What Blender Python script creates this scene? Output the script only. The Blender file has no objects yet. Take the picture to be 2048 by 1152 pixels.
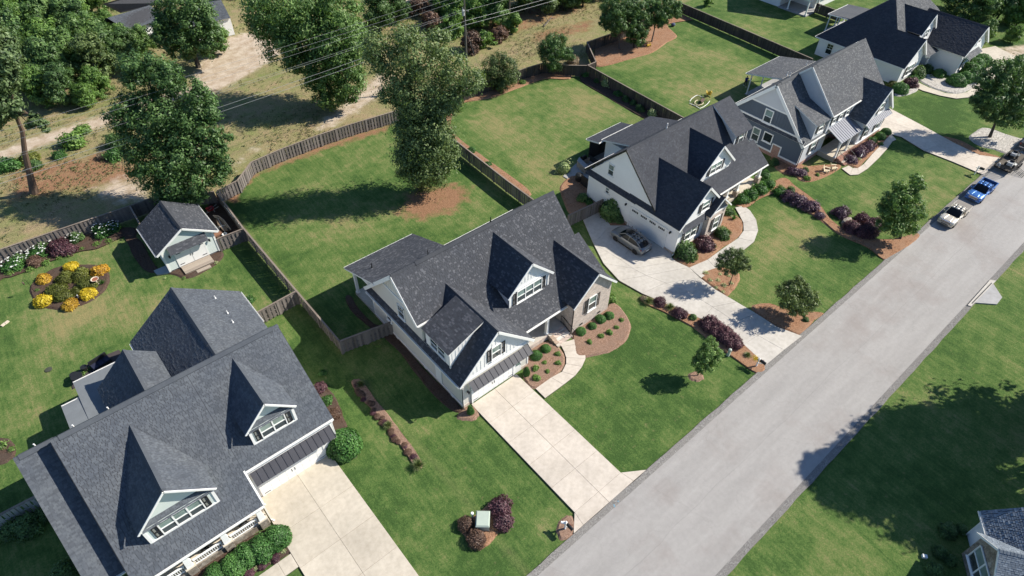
import bpy, math, random
import numpy as np
from mathutils import Vector, Matrix
SC = bpy.context.scene
COL = SC.collection
R = math.radians
PI = math.pi
#  camera
CAM_H = 48.0
F_PX, CX, CY = 1272.0, 1024.0, 576.0
PITCH, YAW, ROLL = 0.784688890, -0.718499448, 0.0188043822
def cam_axes():
 f0 = np.array([-math.sin(YAW), math.cos(YAW), 0.0])
 r = np.array([math.cos(YAW), math.sin(YAW), 0.0])
 z = np.array([0.0, 0.0, 1.0])
 fwd = f0 * math.cos(PITCH) - z * math.sin(PITCH)
 up = f0 * math.sin(PITCH) + z * math.cos(PITCH)
 return (r * math.cos(ROLL) + up * math.sin(ROLL),
   -r * math.sin(ROLL) + up * math.cos(ROLL), fwd)
AX_R, AX_U, AX_F = cam_axes()
cam_data = bpy.data.cameras.new("camera")
cam_data.sensor_width = 36.0
cam_data.lens = 36.0 * F_PX / 2048.0
cam_data.clip_start = 0.5
cam_data.clip_end = 2000.0
cam = bpy.data.objects.new("camera", cam_data)
COL.objects.link(cam)
cam.matrix_world = Matrix(((AX_R[0], AX_U[0], -AX_F[0], 0.0), (AX_R[1], AX_U[1], -AX_F[1], 0.0),
      (AX_R[2], AX_U[2], -AX_F[2], CAM_H), (0, 0, 0, 1)))
SC.camera = cam
#  light
SUN_EL = R(39.0)
LX, LY = -0.895, 0.446
world = bpy.data.worlds.new("World")
SC.world = world
world.use_nodes = True
wn = world.node_tree
wn.nodes.clear()
w_out = wn.nodes.new("ShaderNodeOutputWorld")
w_bg = wn.nodes.new("ShaderNodeBackground")
w_sky = wn.nodes.new("ShaderNodeTexSky")
w_sky.sky_type = 'NISHITA'
w_sky.sun_disc = False
w_sky.sun_elevation = SUN_EL
w_sky.sun_rotation = math.atan2(-LX, -LY)
w_sky.altitude = 100.0
w_sky.air_density = 1.0
w_sky.dust_density = 0.2
w_sky.ozone_density = 5.0
w_bg.inputs["Strength"].default_value = 0.092
wn.links.new(w_sky.outputs[0], w_bg.inputs[0])
wn.links.new(w_bg.outputs[0], w_out.inputs[0])
sun_d = bpy.data.lights.new("sun", 'SUN')
sun_d.energy = 5.0
sun_d.angle = R(0.53)
sun_d.color = (1.0, 0.935, 0.81)
sun = bpy.data.objects.new("sun", sun_d)
COL.objects.link(sun)
sun.rotation_euler = Vector((LX * math.cos(SUN_EL), LY * math.cos(SUN_EL), -math.sin(SUN_EL))).to_track_quat('-Z', 'Y').to_euler()
sun.location = (60, -30, 80)
SC.view_settings.view_transform = 'Standard'
SC.view_settings.look = 'None'
SC.view_settings.gamma = 1.0
SC.view_settings.use_curve_mapping = False
SC.view_settings.exposure = 0.64
SC.render.engine = 'CYCLES'
SC.cycles.max_bounces = 6
SC.cycles.diffuse_bounces = 3
SC.cycles.glossy_bounces = 2
SC.cycles.transmission_bounces = 3
SC.cycles.transparent_max_bounces = 4
SC.cycles.caustics_reflective = False
SC.cycles.caustics_refractive = False
#  surveying helpers (photo > ground plan)
def _ray(px, py):
 return AX_R * ((px - CX) / F_PX) - AX_U * ((py - CY) / F_PX) + AX_F
def G(px, py, z=0.0):
 d = _ray(px, py)
 t = (z - CAM_H) / d[2]
 return Vector((d[0] * t, d[1] * t, z))
FH = np.array([-math.sin(YAW), math.cos(YAW), 0.0])
def BP(px, py, base):
 """point above `base` (in the upright plane through it) seen at px, py, and the size of one pixel there"""
 d = _ray(px, py)
 k = base[0] * FH[0] + base[1] * FH[1]
 t = k / (d[0] * FH[0] + d[1] * FH[1])
 return Vector((d[0] * t, d[1] * t, CAM_H + d[2] * t)), t / F_PX
#  materials
MATS = {}
def _nodes(name):
 m = bpy.data.materials.new(name)
 m.use_nodes = True
 nt = m.node_tree
 b = nt.nodes["Principled BSDF"]
 return m, nt, b
def _noise(nt, scale, detail=3.0, rough=0.55, vec=None, dim='3D'):
 n = nt.nodes.new("ShaderNodeTexNoise")
 n.noise_dimensions = dim
 n.inputs["Scale"].default_value = scale
 n.inputs["Detail"].default_value = detail
 n.inputs["Roughness"].default_value = rough
 if vec is not None:
  nt.links.new(vec, n.inputs["Vector"])
 return n
def _ramp(nt, src, p0, p1, c0=(0, 0, 0, 1), c1=(1, 1, 1, 1)):
 r = nt.nodes.new("ShaderNodeValToRGB")
 r.color_ramp.elements[0].position = p0
 r.color_ramp.elements[1].position = p1
 r.color_ramp.elements[0].color = c0
 r.color_ramp.elements[1].color = c1
 nt.links.new(src, r.inputs[0])
 return r
def _mix(nt, fac, a, b, mode='MIX'):
 m = nt.nodes.new("ShaderNodeMix")
 m.data_type = 'RGBA'
 m.blend_type = mode
 for sock, v in ((m.inputs[0], fac), (m.inputs[6], a), (m.inputs[7], b)):
  if isinstance(v, (int, float)):
   sock.default_value = v
  elif isinstance(v, tuple):
   sock.default_value = v if len(v) == 4 else v + (1,)
  else:
   nt.links.new(v, sock)
 return m.outputs[2]
def _pos(nt):
 return nt.nodes.new("ShaderNodeNewGeometry").outputs["Position"]
def _math(nt, op, a, b=None):
 m = nt.nodes.new("ShaderNodeMath")
 m.operation = op
 for s, v in ((m.inputs[0], a), (m.inputs[1], b)):
  if v is None:
   continue
  if isinstance(v, (int, float)):
   s.default_value = v
  else:
   nt.links.new(v, s)
 return m.outputs[0]
def _bump(nt, b, h, strength=0.4, dist=0.03):
 bp = nt.nodes.new("ShaderNodeBump")
 bp.inputs["Strength"].default_value = strength
 bp.inputs["Distance"].default_value = dist
 nt.links.new(h, bp.inputs["Height"])
 nt.links.new(bp.outputs[0], b.inputs["Normal"])
def _tint(nt):
 a = nt.nodes.new("ShaderNodeAttribute")
 a.attribute_name = "tint"
 return a.outputs["Fac"]
def plain(name, col, rough=0.6, var=0.12, scale=1.2, metal=0.0, spec=0.4, coat=0.0):
 """painted or plain surface with weathering"""
 if name in MATS:
  return MATS[name]
 m, nt, b = _nodes(name)
 p = _pos(nt)
 n1 = _noise(nt, scale, 4.0, 0.6, p)
 n2 = _noise(nt, scale * 14, 2.0, 0.6, p)
 f = _math(nt, 'ADD', _math(nt, 'MULTIPLY', n1.outputs[0], 0.65), _math(nt, 'MULTIPLY', n2.outputs[0], 0.35))
 lo = tuple(c * (1 - var) for c in col)
 hi = tuple(min(1, c * (1 + var)) for c in col)
 r = _ramp(nt, f, 0.3, 0.7, lo + (1,), hi + (1,))
 nt.links.new(r.outputs[0], b.inputs["Base Color"])
 b.inputs["Roughness"].default_value = rough
 b.inputs["Metallic"].default_value = metal
 b.inputs["Specular IOR Level"].default_value = spec
 b.inputs["Coat Weight"].default_value = coat
 MATS[name] = m
 return m
def shingle_mat(name, base, light, amount):
 m, nt, b = _nodes(name)
 t = _tint(nt)
 p = _pos(nt)
 n = _noise(nt, 0.35, 3, 0.6, p)
 n2 = _noise(nt, 60, 2, 0.7, p)
 r = _ramp(nt, t, 1 - amount, min(1.0, 1 - amount * 0.35), base + (1,), light + (1,))
 dk = _ramp(nt, t, 0.0, 0.5, tuple(c * 0.80 for c in base) + (1,), base + (1,))
 gt = _math(nt, 'GREATER_THAN', t, 0.5)
 c = _mix(nt, gt, dk.outputs[0], r.outputs[0])
 c = _mix(nt, 0.7, c, _ramp(nt, n.outputs[0], 0.3, 0.7, (0.78, 0.80, 0.84, 1), (1.16, 1.13, 1.08, 1)).outputs[0], 'MULTIPLY')
 ms = nt.nodes.new('ShaderNodeMapping')
 ms.inputs['Scale'].default_value = (2.6, 2.6, 0.25)
 nt.links.new(p, ms.inputs[0])
 n5 = _noise(nt, 1.0, 4, 0.6, ms.outputs[0])
 c = _mix(nt, 0.5, c, _ramp(nt, n5.outputs[0], 0.35, 0.65, (0.82, 0.82, 0.84, 1), (1.12, 1.12, 1.1, 1)).outputs[0], 'MULTIPLY')
 c = _mix(nt, 0.5, c, _ramp(nt, n2.outputs[0], 0.3, 0.7, (0.6, 0.6, 0.6, 1), (1.35, 1.35, 1.35, 1)).outputs[0], 'MULTIPLY')
 nt.links.new(c, b.inputs["Base Color"])
 b.inputs["Roughness"].default_value = 0.85
 b.inputs["Specular IOR Level"].default_value = 0.25
 MATS[name] = m
 return m
def leaf_mat(name, dark, mid, light, trans=0.28):
 m, nt, b = _nodes(name)
 t = _tint(nt)
 oi = nt.nodes.new("ShaderNodeObjectInfo")
 r = nt.nodes.new("ShaderNodeValToRGB")
 e = r.color_ramp.elements
 e[0].position, e[0].color = 0.05, dark + (1,)
 e[1].position, e[1].color = 0.95, light + (1,)
 q = e.new(0.5)
 q.color = mid + (1,)
 nt.links.new(t, r.inputs[0])
 v = _ramp(nt, oi.outputs["Random"], 0, 1, (0.82, 0.86, 0.84, 1), (1.14, 1.1, 1.05, 1))
 c = _mix(nt, 0.8, r.outputs[0], v.outputs[0], 'MULTIPLY')
 nt.links.new(c, b.inputs["Base Color"])
 b.inputs["Roughness"].default_value = 0.5
 b.inputs["Specular IOR Level"].default_value = 0.35
 tr = nt.nodes.new("ShaderNodeBsdfTranslucent")
 nt.links.new(_mix(nt, 1.0, c, (1.25, 1.3, 0.7), 'MULTIPLY'), tr.inputs["Color"])
 mx = nt.nodes.new("ShaderNodeMixShader")
 mx.inputs[0].default_value = trans
 nt.links.new(b.outputs[0], mx.inputs[1])
 nt.links.new(tr.outputs[0], mx.inputs[2])
 nt.links.new(mx.outputs[0], nt.nodes["Material Output"].inputs["Surface"])
 MATS[name] = m
 return m
def tinted(name, c0, c1, rough=0.8, spec=0.25, grain=20.0):
 """two-tone material driven by a per-face tint: fence boards, bricks, chips"""
 if name in MATS:
  return MATS[name]
 m, nt, b = _nodes(name)
 oi = nt.nodes.new("ShaderNodeObjectInfo")
 s = _math(nt, 'FRACT', _math(nt, 'ADD', _tint(nt), oi.outputs["Random"]))
 r = _ramp(nt, s, 0, 1, c0 + (1,), c1 + (1,))
 n = _noise(nt, grain, 3, 0.65, _pos(nt))
 c = _mix(nt, 0.6, r.outputs[0], _ramp(nt, n.outputs[0], 0.3, 0.7, (0.65, 0.65, 0.65, 1), (1.25, 1.25, 1.25, 1)).outputs[0], 'MULTIPLY')
 nt.links.new(c, b.inputs["Base Color"])
 b.inputs["Roughness"].default_value = rough
 b.inputs["Specular IOR Level"].default_value = spec
 MATS[name] = m
 return m
def brick_mat(name, c1, c2, mortar, axis='x'):
 m, nt, b = _nodes(name)
 p = _pos(nt)
 sep = nt.nodes.new("ShaderNodeSeparateXYZ")
 nt.links.new(p, sep.inputs[0])
 cmb = nt.nodes.new("ShaderNodeCombineXYZ")
 nt.links.new(_math(nt, 'ADD', sep.outputs[0], sep.outputs[1]), cmb.inputs[0])
 nt.links.new(sep.outputs[2], cmb.inputs[1])
 br = nt.nodes.new("ShaderNodeTexBrick")
 nt.links.new(cmb.outputs[0], br.inputs["Vector"])
 br.inputs["Color1"].default_value = c1 + (1,)
 br.inputs["Color2"].default_value = c2 + (1,)
 br.inputs["Mortar"].default_value = mortar + (1,)
 br.inputs["Scale"].default_value = 1.0
 br.inputs["Brick Width"].default_value = 0.24
 br.inputs["Row Height"].default_value = 0.09
 br.inputs["Mortar Size"].default_value = 0.012
 br.inputs["Bias"].default_value = 0.0
 n = _noise(nt, 3.0, 4, 0.6, p)
 c = _mix(nt, 0.6, br.outputs[0], _ramp(nt, n.outputs[0], 0.3, 0.7, (0.7, 0.68, 0.66, 1), (1.2, 1.18, 1.15, 1)).outputs[0], 'MULTIPLY')
 nt.links.new(c, b.inputs["Base Color"])
 b.inputs["Roughness"].default_value = 0.85
 _bump(nt, b, br.outputs["Fac"], -0.5, 0.01)
 MATS[name] = m
 return m
def concrete_mat(name, col):
 m, nt, b = _nodes(name)
 p = _pos(nt)
 oi = nt.nodes.new("ShaderNodeObjectInfo")
 n1 = _noise(nt, 0.33, 5, 0.62, p)
 n2 = _noise(nt, 2.6, 5, 0.65, p)
 n3 = _noise(nt, 45, 2, 0.7, p)
 c = _ramp(nt, n1.outputs[0], 0.32, 0.68, tuple(x * 0.86 for x in col) + (1,), tuple(min(1, x * 1.07) for x in col) + (1,)).outputs[0]
 c = _mix(nt, 0.5, c, _ramp(nt, n2.outputs[0], 0.28, 0.62, (0.72, 0.70, 0.66, 1), (1.07, 1.07, 1.07, 1)).outputs[0], 'MULTIPLY')
 n4 = _noise(nt, 0.9, 6, 0.7, p)
 c = _mix(nt, _ramp(nt, n4.outputs[0], 0.60, 0.74, (0, 0, 0, 1), (0.32, 0.32, 0.32, 1)).outputs[0], c, tuple(x * 0.62 for x in col))
 c = _mix(nt, 0.4, c, _ramp(nt, n3.outputs[0], 0.3, 0.7, (0.85, 0.85, 0.85, 1), (1.12, 1.12, 1.12, 1)).outputs[0], 'MULTIPLY')
 c = _mix(nt, 1.0, c, _ramp(nt, oi.outputs["Random"], 0, 1, (0.95, 0.945, 0.94, 1), (1.03, 1.03, 1.03, 1)).outputs[0], 'MULTIPLY')
 nt.links.new(c, b.inputs["Base Color"])
 b.inputs["Roughness"].default_value = 0.85
 b.inputs["Specular IOR Level"].default_value = 0.3
 _bump(nt, b, n3.outputs[0], 0.15, 0.01)
 MATS[name] = m
 return m
def chip_mat(name, c0, c1, c2, scale=9.0, bump=0.8):
 """pine straw, bark or gravel: fine lumps of several colours"""
 m, nt, b = _nodes(name)
 p = _pos(nt)
 mp = nt.nodes.new("ShaderNodeMapping")
 mp.inputs["Scale"].default_value = (1, 1.7, 1)
 mp.inputs["Rotation"].default_value = (0, 0, 0.7)
 nt.links.new(p, mp.inputs[0])
 v = nt.nodes.new("ShaderNodeTexVoronoi")
 v.inputs["Scale"].default_value = scale
 nt.links.new(mp.outputs[0], v.inputs["Vector"])
 n1 = _noise(nt, 0.9, 4, 0.65, p)
 n2 = _noise(nt, scale * 1.3, 4, 0.7, mp.outputs[0])
 sep = nt.nodes.new("ShaderNodeSeparateColor")
 nt.links.new(v.outputs["Color"], sep.inputs[0])
 c = _ramp(nt, sep.outputs[0], 0.1, 0.9, c0 + (1,), c1 + (1,)).outputs[0]
 c = _mix(nt, _ramp(nt, n1.outputs[0], 0.42, 0.62).outputs[0], c, c2)
 c = _mix(nt, 0.75, c, _ramp(nt, n2.outputs[0], 0.3, 0.7, (0.45, 0.43, 0.42, 1), (1.5, 1.5, 1.5, 1)).outputs[0], 'MULTIPLY')
 nt.links.new(c, b.inputs["Base Color"])
 b.inputs["Roughness"].default_value = 0.95
 b.inputs["Specular IOR Level"].default_value = 0.1
 _bump(nt, b, n2.outputs[0], bump, 0.05)
 MATS[name] = m
 return m
def glass_mat(name, col, rough=0.06, spec=0.6):
 m, nt, b = _nodes(name)
 n = _noise(nt, 0.9, 2, 0.5, _pos(nt))
 c = _ramp(nt, n.outputs[0], 0.35, 0.65, tuple(x * 0.75 for x in col) + (1,), tuple(x * 1.2 for x in col) + (1,))
 nt.links.new(c.outputs[0], b.inputs["Base Color"])
 b.inputs["Roughness"].default_value = rough
 b.inputs["Specular IOR Level"].default_value = spec
 b.inputs["Coat Weight"].default_value = 0.4
 b.inputs["Coat Roughness"].default_value = 0.03
 MATS[name] = m
 return m
#  mesh building
ORG = {}
def reg(o, origin=(0, 0, 0)):
 ORG[o.name] = Vector(origin)
 return o
def tag(o, label=None, cat=None, group=None, kind=None):
 if label:
  o["label"] = label
 if cat:
  o["category"] = cat
 if group:
  o["group"] = group
 if kind:
  o["kind"] = kind
 return o
def thing(name, label, cat, loc=(0, 0, 0), group=None, kind=None):
 o = bpy.data.objects.new(name, None)
 o.empty_display_size = 0.3
 COL.objects.link(o)
 o.location = loc
 reg(o, loc)
 return tag(o, label, cat, group, kind)
class MB:
 """collects faces, builds ONE mesh object"""
 def __init__(self):
  self.v, self.f, self.mi, self.t = [], [], [], []
 def face(self, pts, mi=0, tint=None):
  k = len(self.v)
  self.v.extend([tuple(p) for p in pts])
  self.f.append(tuple(range(k, k + len(pts))))
  self.mi.append(mi)
  self.t.append(random.random() if tint is None else tint)
  return self
 def hexa(self, P, mi=0, tint=None, skip=()):
  """P: 8 corners, bottom 0-3 counter-clockwise, top 4-7"""
  k = len(self.v)
  self.v.extend([tuple(p) for p in P])
  tint = random.random() if tint is None else tint
  for i, q in enumerate(((3, 2, 1, 0), (4, 5, 6, 7), (0, 1, 5, 4), (1, 2, 6, 5), (2, 3, 7, 6), (3, 0, 4, 7))):
   if i in skip:
    continue
   self.f.append(tuple(k + j for j in q))
   self.mi.append(mi)
   self.t.append(tint)
  return self
 def box(self, x0, x1, y0, y1, z0, z1, mi=0, tint=None):
  return self.hexa([(x0, y0, z0), (x1, y0, z0), (x1, y1, z0), (x0, y1, z0),
      (x0, y0, z1), (x1, y0, z1), (x1, y1, z1), (x0, y1, z1)], mi, tint)
 def obox(self, c, u, v, n, du, dv, dn, mi=0, tint=None):
  """box centred at c with half sizes du, dv, dn along u, v, n"""
  c, u, v, n = Vector(c), Vector(u), Vector(v), Vector(n)
  P = []
  for s in (-1, 1):
   for a, b in ((-1, -1), (1, -1), (1, 1), (-1, 1)):
    P.append(c + u * (a * du) + v * (b * dv) + n * (s * dn))
  if u.cross(v).dot(n) < 0:
   P = [P[3], P[2], P[1], P[0], P[7], P[6], P[5], P[4]]
  return self.hexa(P, mi, tint)
 def bar(self, a, b, w, h=None, mi=0, up=(0, 0, 1), tint=None):
  """square bar from a to b"""
  a, b = Vector(a), Vector(b)
  d = b - a
  L = d.length
  d = d / L
  up = Vector(up)
  s = d.cross(up)
  if s.length < 1e-4:
   s = d.cross(Vector((1, 0, 0)))
  s.normalize()
  t = s.cross(d)
  return self.obox((a + b) / 2, d, s, t, L / 2, w / 2, (h or w) / 2, mi, tint)
 def prism(self, poly, vec, mi=0, mi_side=None, tint=None):
  """polygon extruded along vec"""
  vec = Vector(vec)
  P = [Vector(p) for p in poly]
  n = Vector((0, 0, 0))
  for i in range(len(P)):
   n += P[i].cross(P[(i + 1) % len(P)])
  if n.dot(vec) < 0:
   P.reverse()
  Q = [p + vec for p in P]
  ms = mi if mi_side is None else mi_side
  tint = random.random() if tint is None else tint
  self.face(list(reversed(P)), mi, tint)
  self.face(Q, mi, tint)
  for i in range(len(P)):
   j = (i + 1) % len(P)
   self.face([P[i], P[j], Q[j], Q[i]], ms, tint)
  return self
 def tube(self, pts, radii, sides=8, mi=0, cap=True, tint=None):
  pts = [Vector(p) for p in pts]
  if isinstance(radii, (int, float)):
   radii = [radii] * len(pts)
  k = len(self.v)
  tint = random.random() if tint is None else tint
  prev = None
  for i, p in enumerate(pts):
   d = (pts[min(i + 1, len(pts) - 1)] - pts[max(i - 1, 0)])
   d.normalize()
   if prev is None:
    s = d.cross(Vector((0, 0, 1)))
    if s.length < 0.05:
     s = d.cross(Vector((1, 0, 0)))
   else:
    s = prev - d * prev.dot(d)
   s.normalize()
   prev = s
   t = d.cross(s)
   for j in range(sides):
    a = 2 * PI * j / sides
    self.v.append(tuple(p + (s * math.cos(a) + t * math.sin(a)) * radii[i]))
  for i in range(len(pts) - 1):
   for j in range(sides):
    a, b = k + i * sides + j, k + i * sides + (j + 1) % sides
    self.f.append((a, b, b + sides, a + sides))
    self.mi.append(mi)
    self.t.append(tint)
  if cap:
   self.f.append(tuple(k + j for j in reversed(range(sides))))
   self.f.append(tuple(k + (len(pts) - 1) * sides + j for j in range(sides)))
   self.mi += [mi, mi]
   self.t += [tint, tint]
  return self
 def lathe(self, c, prof, sides=12, mi=0, axis=(0, 0, 1), tint=None):
  """prof: (radius, height) pairs along the axis"""
  ax = Vector(axis).normalized()
  c = Vector(c)
  return self.tube([c + ax * (h + 1e-4 * i) for i, (r, h) in enumerate(prof)], [max(r, 1e-3) for r, h in prof], sides, mi, True, tint) \
   if False else self._lathe(c, prof, sides, mi, ax, tint)
 def _lathe(self, c, prof, sides, mi, ax, tint):
  s = ax.cross(Vector((0, 0, 1)))
  if s.length < 0.05:
   s = Vector((1, 0, 0))
  s.normalize()
  t = ax.cross(s)
  k = len(self.v)
  tint = random.random() if tint is None else tint
  for r, h in prof:
   for j in range(sides):
    a = 2 * PI * j / sides
    self.v.append(tuple(c + ax * h + (s * math.cos(a) + t * math.sin(a)) * r))
  for i in range(len(prof) - 1):
   for j in range(sides):
    a, b = k + i * sides + j, k + i * sides + (j + 1) % sides
    self.f.append((a, b, b + sides, a + sides))
    self.mi.append(mi)
    self.t.append(tint)
  self.f.append(tuple(k + j for j in reversed(range(sides))))
  self.f.append(tuple(k + (len(prof) - 1) * sides + j for j in range(sides)))
  self.mi += [mi, mi]
  self.t += [tint, tint]
  return self
 def mesh(self, name, mats, off=Vector((0, 0, 0))):
  me = bpy.data.meshes.new(name)
  me.from_pydata([(x - off[0], y - off[1], z - off[2]) for x, y, z in self.v], [], self.f)
  if not isinstance(mats, (list, tuple)):
   mats = [mats]
  for m in mats:
   me.materials.append(m)
  me.polygons.foreach_set("material_index", self.mi)
  at = me.attributes.new("tint", 'FLOAT', 'FACE')
  at.data.foreach_set("value", self.t)
  me.update()
  return me
 def build(self, name, mats, parent=None, label=None, cat=None, group=None, kind=None, smooth=False):
  off = ORG[parent.name] if parent is not None else Vector((0, 0, 0))
  me = self.mesh(name, mats, off)
  if smooth:
   me.polygons.foreach_set("use_smooth", [True] * len(me.polygons))
  o = bpy.data.objects.new(name, me)
  COL.objects.link(o)
  if parent is not None:
   o.parent = parent
  reg(o, off)
  return tag(o, label, cat, group, kind)
def quads_mesh(name, V, tint, mat, n=4):
 """V: (faces*n, 3) array of separate n-gons"""
 me = bpy.data.meshes.new(name)
 nf = len(V) // n
 me.vertices.add(nf * n)
 me.vertices.foreach_set("co", np.ascontiguousarray(V, dtype=np.float32).ravel())
 me.loops.add(nf * n)
 me.loops.foreach_set("vertex_index", np.arange(nf * n, dtype=np.int32))
 me.polygons.add(nf)
 me.polygons.foreach_set("loop_start", np.arange(0, nf * n, n, dtype=np.int32))
 me.update(calc_edges=True)
 at = me.attributes.new("tint", 'FLOAT', 'FACE')
 at.data.foreach_set("value", np.ascontiguousarray(tint, dtype=np.float32))
 me.materials.append(mat)
 return me
def put(name, me, parent=None, loc=(0, 0, 0), label=None, cat=None, group=None, kind=None):
 o = bpy.data.objects.new(name, me)
 COL.objects.link(o)
 if parent is not None:
  o.parent = parent
  reg(o, ORG[parent.name])
 else:
  o.location = loc
  reg(o, loc)
 return tag(o, label, cat, group, kind)
def clone(root, loc, rotz=0.0, scale=1.0, label=None, group=None):
 """a copy of a thing, its parts and their sub-parts (mesh data shared)"""
 r = root.copy()
 COL.objects.link(r)
 r.location = loc
 r.rotation_euler = (0, 0, rotz)
 r.scale = scale if isinstance(scale, (tuple, list)) else (scale,) * 3
 if label:
  r["label"] = label
 if group:
  r["group"] = group
 for ch in list(root.children):
  c = ch.copy()
  COL.objects.link(c)
  c.parent = r
  for g in list(ch.children):
   d = g.copy()
   COL.objects.link(d)
   d.parent = c
 reg(r, loc)
 return r
#  palette
random.seed(7)
rng = np.random.default_rng(11)
WHITE = plain("white_trim", (0.80, 0.80, 0.79), 0.5, 0.04, 0.7)
WHITE_WALL = plain("white_board", (0.80, 0.80, 0.80), 0.6, 0.05, 0.5)
CREAM_WALL = plain("cream_board", (0.62, 0.60, 0.555), 0.65, 0.05, 0.5)
SLATE_WALL = plain("slate_blue_board", (0.085, 0.112, 0.155), 0.6, 0.08, 0.5)
GREY_WALL = plain("pale_grey_board", (0.56, 0.57, 0.60), 0.6, 0.05, 0.5)
GREEN_WALL = plain("pale_green_board", (0.58, 0.64, 0.62), 0.6, 0.05, 0.5)
BLACK = plain("black_paint", (0.016, 0.017, 0.018), 0.5, 0.25, 2.0)
IRON = plain("black_iron", (0.012, 0.012, 0.013), 0.45, 0.2, 2.0, 0.4)
METAL_DARK = plain("charcoal_metal_roof", (0.05, 0.05, 0.06), 0.5, 0.1, 0.8, 0.0)
METAL_PALE = plain("silver_metal_roof", (0.20, 0.21, 0.255), 0.55, 0.08, 0.8, 0.0, 0.3)
SHUTTER = plain("dark_shutter", (0.022, 0.022, 0.024), 0.55, 0.2, 2.0)
CONC = concrete_mat("concrete_warm", (0.53, 0.475, 0.395))
CONC_PINK = concrete_mat("concrete_new", (0.565, 0.505, 0.44))
CONC_GREY = concrete_mat("concrete_grey", (0.50, 0.47, 0.43))
JOINT = plain("joint_dirt", (0.10, 0.085, 0.065), 0.9, 0.3, 3.0)
PATIO = concrete_mat("patio_concrete", (0.36, 0.355, 0.36))
BRICK = brick_mat("pale_brick", (0.62, 0.50, 0.43), (0.40, 0.33, 0.30), (0.62, 0.58, 0.54))
BRICK_RED = brick_mat("red_brick", (0.36, 0.17, 0.12), (0.28, 0.13, 0.10), (0.45, 0.38, 0.33))
BRICK_TAN = brick_mat("tan_brick", (0.45, 0.33, 0.25), (0.32, 0.24, 0.19), (0.5, 0.45, 0.4))
STONE = chip_mat("field_stone", (0.20, 0.17, 0.14), (0.36, 0.33, 0.29), (0.26, 0.22, 0.18), 3.2, 0.6)
SH_H0 = shingle_mat("shingle_grey_blue", (0.090, 0.102, 0.122), (0.104, 0.117, 0.137), 0.5)
SH_H1 = shingle_mat("shingle_charcoal", (0.062, 0.067, 0.080), (0.105, 0.110, 0.126), 0.28)
SH_H2 = shingle_mat("shingle_graphite", (0.054, 0.059, 0.073), (0.066, 0.071, 0.086), 0.3)
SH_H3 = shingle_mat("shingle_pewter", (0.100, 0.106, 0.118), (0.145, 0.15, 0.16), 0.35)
SH_H6 = shingle_mat("shingle_bluish", (0.18, 0.215, 0.26), (0.24, 0.28, 0.33), 0.35)
ROOF_DECK = plain("roof_felt", (0.045, 0.047, 0.055), 0.9, 0.2, 3.0)
GLASS_LO = glass_mat("window_glass", (0.06, 0.075, 0.08))
GLASS_UP = glass_mat("window_glass_blind", (0.20, 0.27, 0.25))
GLASS_DK = glass_mat("window_glass_dark", (0.018, 0.024, 0.028))
FENCE = tinted("fence_board", (0.135, 0.118, 0.110), (0.225, 0.198, 0.185), 0.85)
FENCE_CAP = tinted("fence_cap", (0.19, 0.155, 0.13), (0.27, 0.22, 0.185), 0.85)
DECK = tinted("deck_board", (0.30, 0.25, 0.21), (0.40, 0.34, 0.28), 0.8)
BARK = tinted("bark", (0.05, 0.042, 0.034), (0.10, 0.085, 0.07), 0.95, 0.1, 9.0)
BARK_PALE = tinted("bark_pale", (0.13, 0.11, 0.095), (0.2, 0.18, 0.16), 0.95, 0.1, 9.0)
PINE_BARK = tinted("pine_bark", (0.085, 0.06, 0.045), (0.15, 0.105, 0.08), 0.95, 0.1, 6.0)
STRAW = chip_mat("pine_straw", (0.20, 0.105, 0.062), (0.36, 0.205, 0.125), (0.30, 0.18, 0.115), 8.0)
BARK_MULCH = chip_mat("dark_bark_mulch", (0.055, 0.036, 0.028), (0.10, 0.066, 0.05), (0.085, 0.062, 0.05), 8.0)
OLD_MULCH = chip_mat("weathered_mulch", (0.20, 0.12, 0.085), (0.32, 0.21, 0.155), (0.24, 0.16, 0.12), 8.0)
PEBBLE = chip_mat("river_pebbles", (0.30, 0.28, 0.26), (0.55, 0.52, 0.48), (0.42, 0.40, 0.37), 5.0, 1.0)
L_OAK = leaf_mat("leaf_oak", (0.040, 0.083, 0.027), (0.086, 0.165, 0.050), (0.175, 0.285, 0.095))
L_GREY = leaf_mat("leaf_greyish", (0.058, 0.095, 0.036), (0.118, 0.180, 0.064), (0.230, 0.300, 0.125))
L_DEEP = leaf_mat("leaf_deep", (0.036, 0.075, 0.026), (0.076, 0.150, 0.047), (0.160, 0.260, 0.088))
L_LIME = leaf_mat("leaf_bright", (0.066, 0.130, 0.030), (0.145, 0.262, 0.058), (0.265, 0.410, 0.110))
L_FRESH = leaf_mat("leaf_fresh", (0.052, 0.105, 0.030), (0.115, 0.210, 0.056), (0.220, 0.340, 0.110))
L_BOX = leaf_mat("leaf_boxwood", (0.029, 0.079, 0.020), (0.072, 0.188, 0.044), (0.151, 0.300, 0.087))
L_CRAPE = leaf_mat("leaf_crape", (0.046, 0.070, 0.028), (0.100, 0.147, 0.052), (0.205, 0.270, 0.095))
L_PURPLE = leaf_mat("leaf_purple", (0.039, 0.016, 0.026), (0.094, 0.039, 0.055), (0.195, 0.098, 0.111), 0.12)
L_PURPLE2 = leaf_mat("leaf_mauve", (0.058, 0.029, 0.052), (0.130, 0.072, 0.111), (0.247, 0.163, 0.215), 0.12)
L_RUST = leaf_mat("leaf_rust", (0.058, 0.033, 0.026), (0.124, 0.072, 0.052), (0.221, 0.137, 0.098), 0.12)
L_GOLD = leaf_mat("leaf_gold", (0.300, 0.210, 0.012), (0.580, 0.430, 0.022), (0.780, 0.620, 0.060), 0.15)
L_AMBER = leaf_mat("leaf_amber", (0.260, 0.150, 0.020), (0.520, 0.300, 0.035), (0.720, 0.500, 0.060), 0.15)
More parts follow.
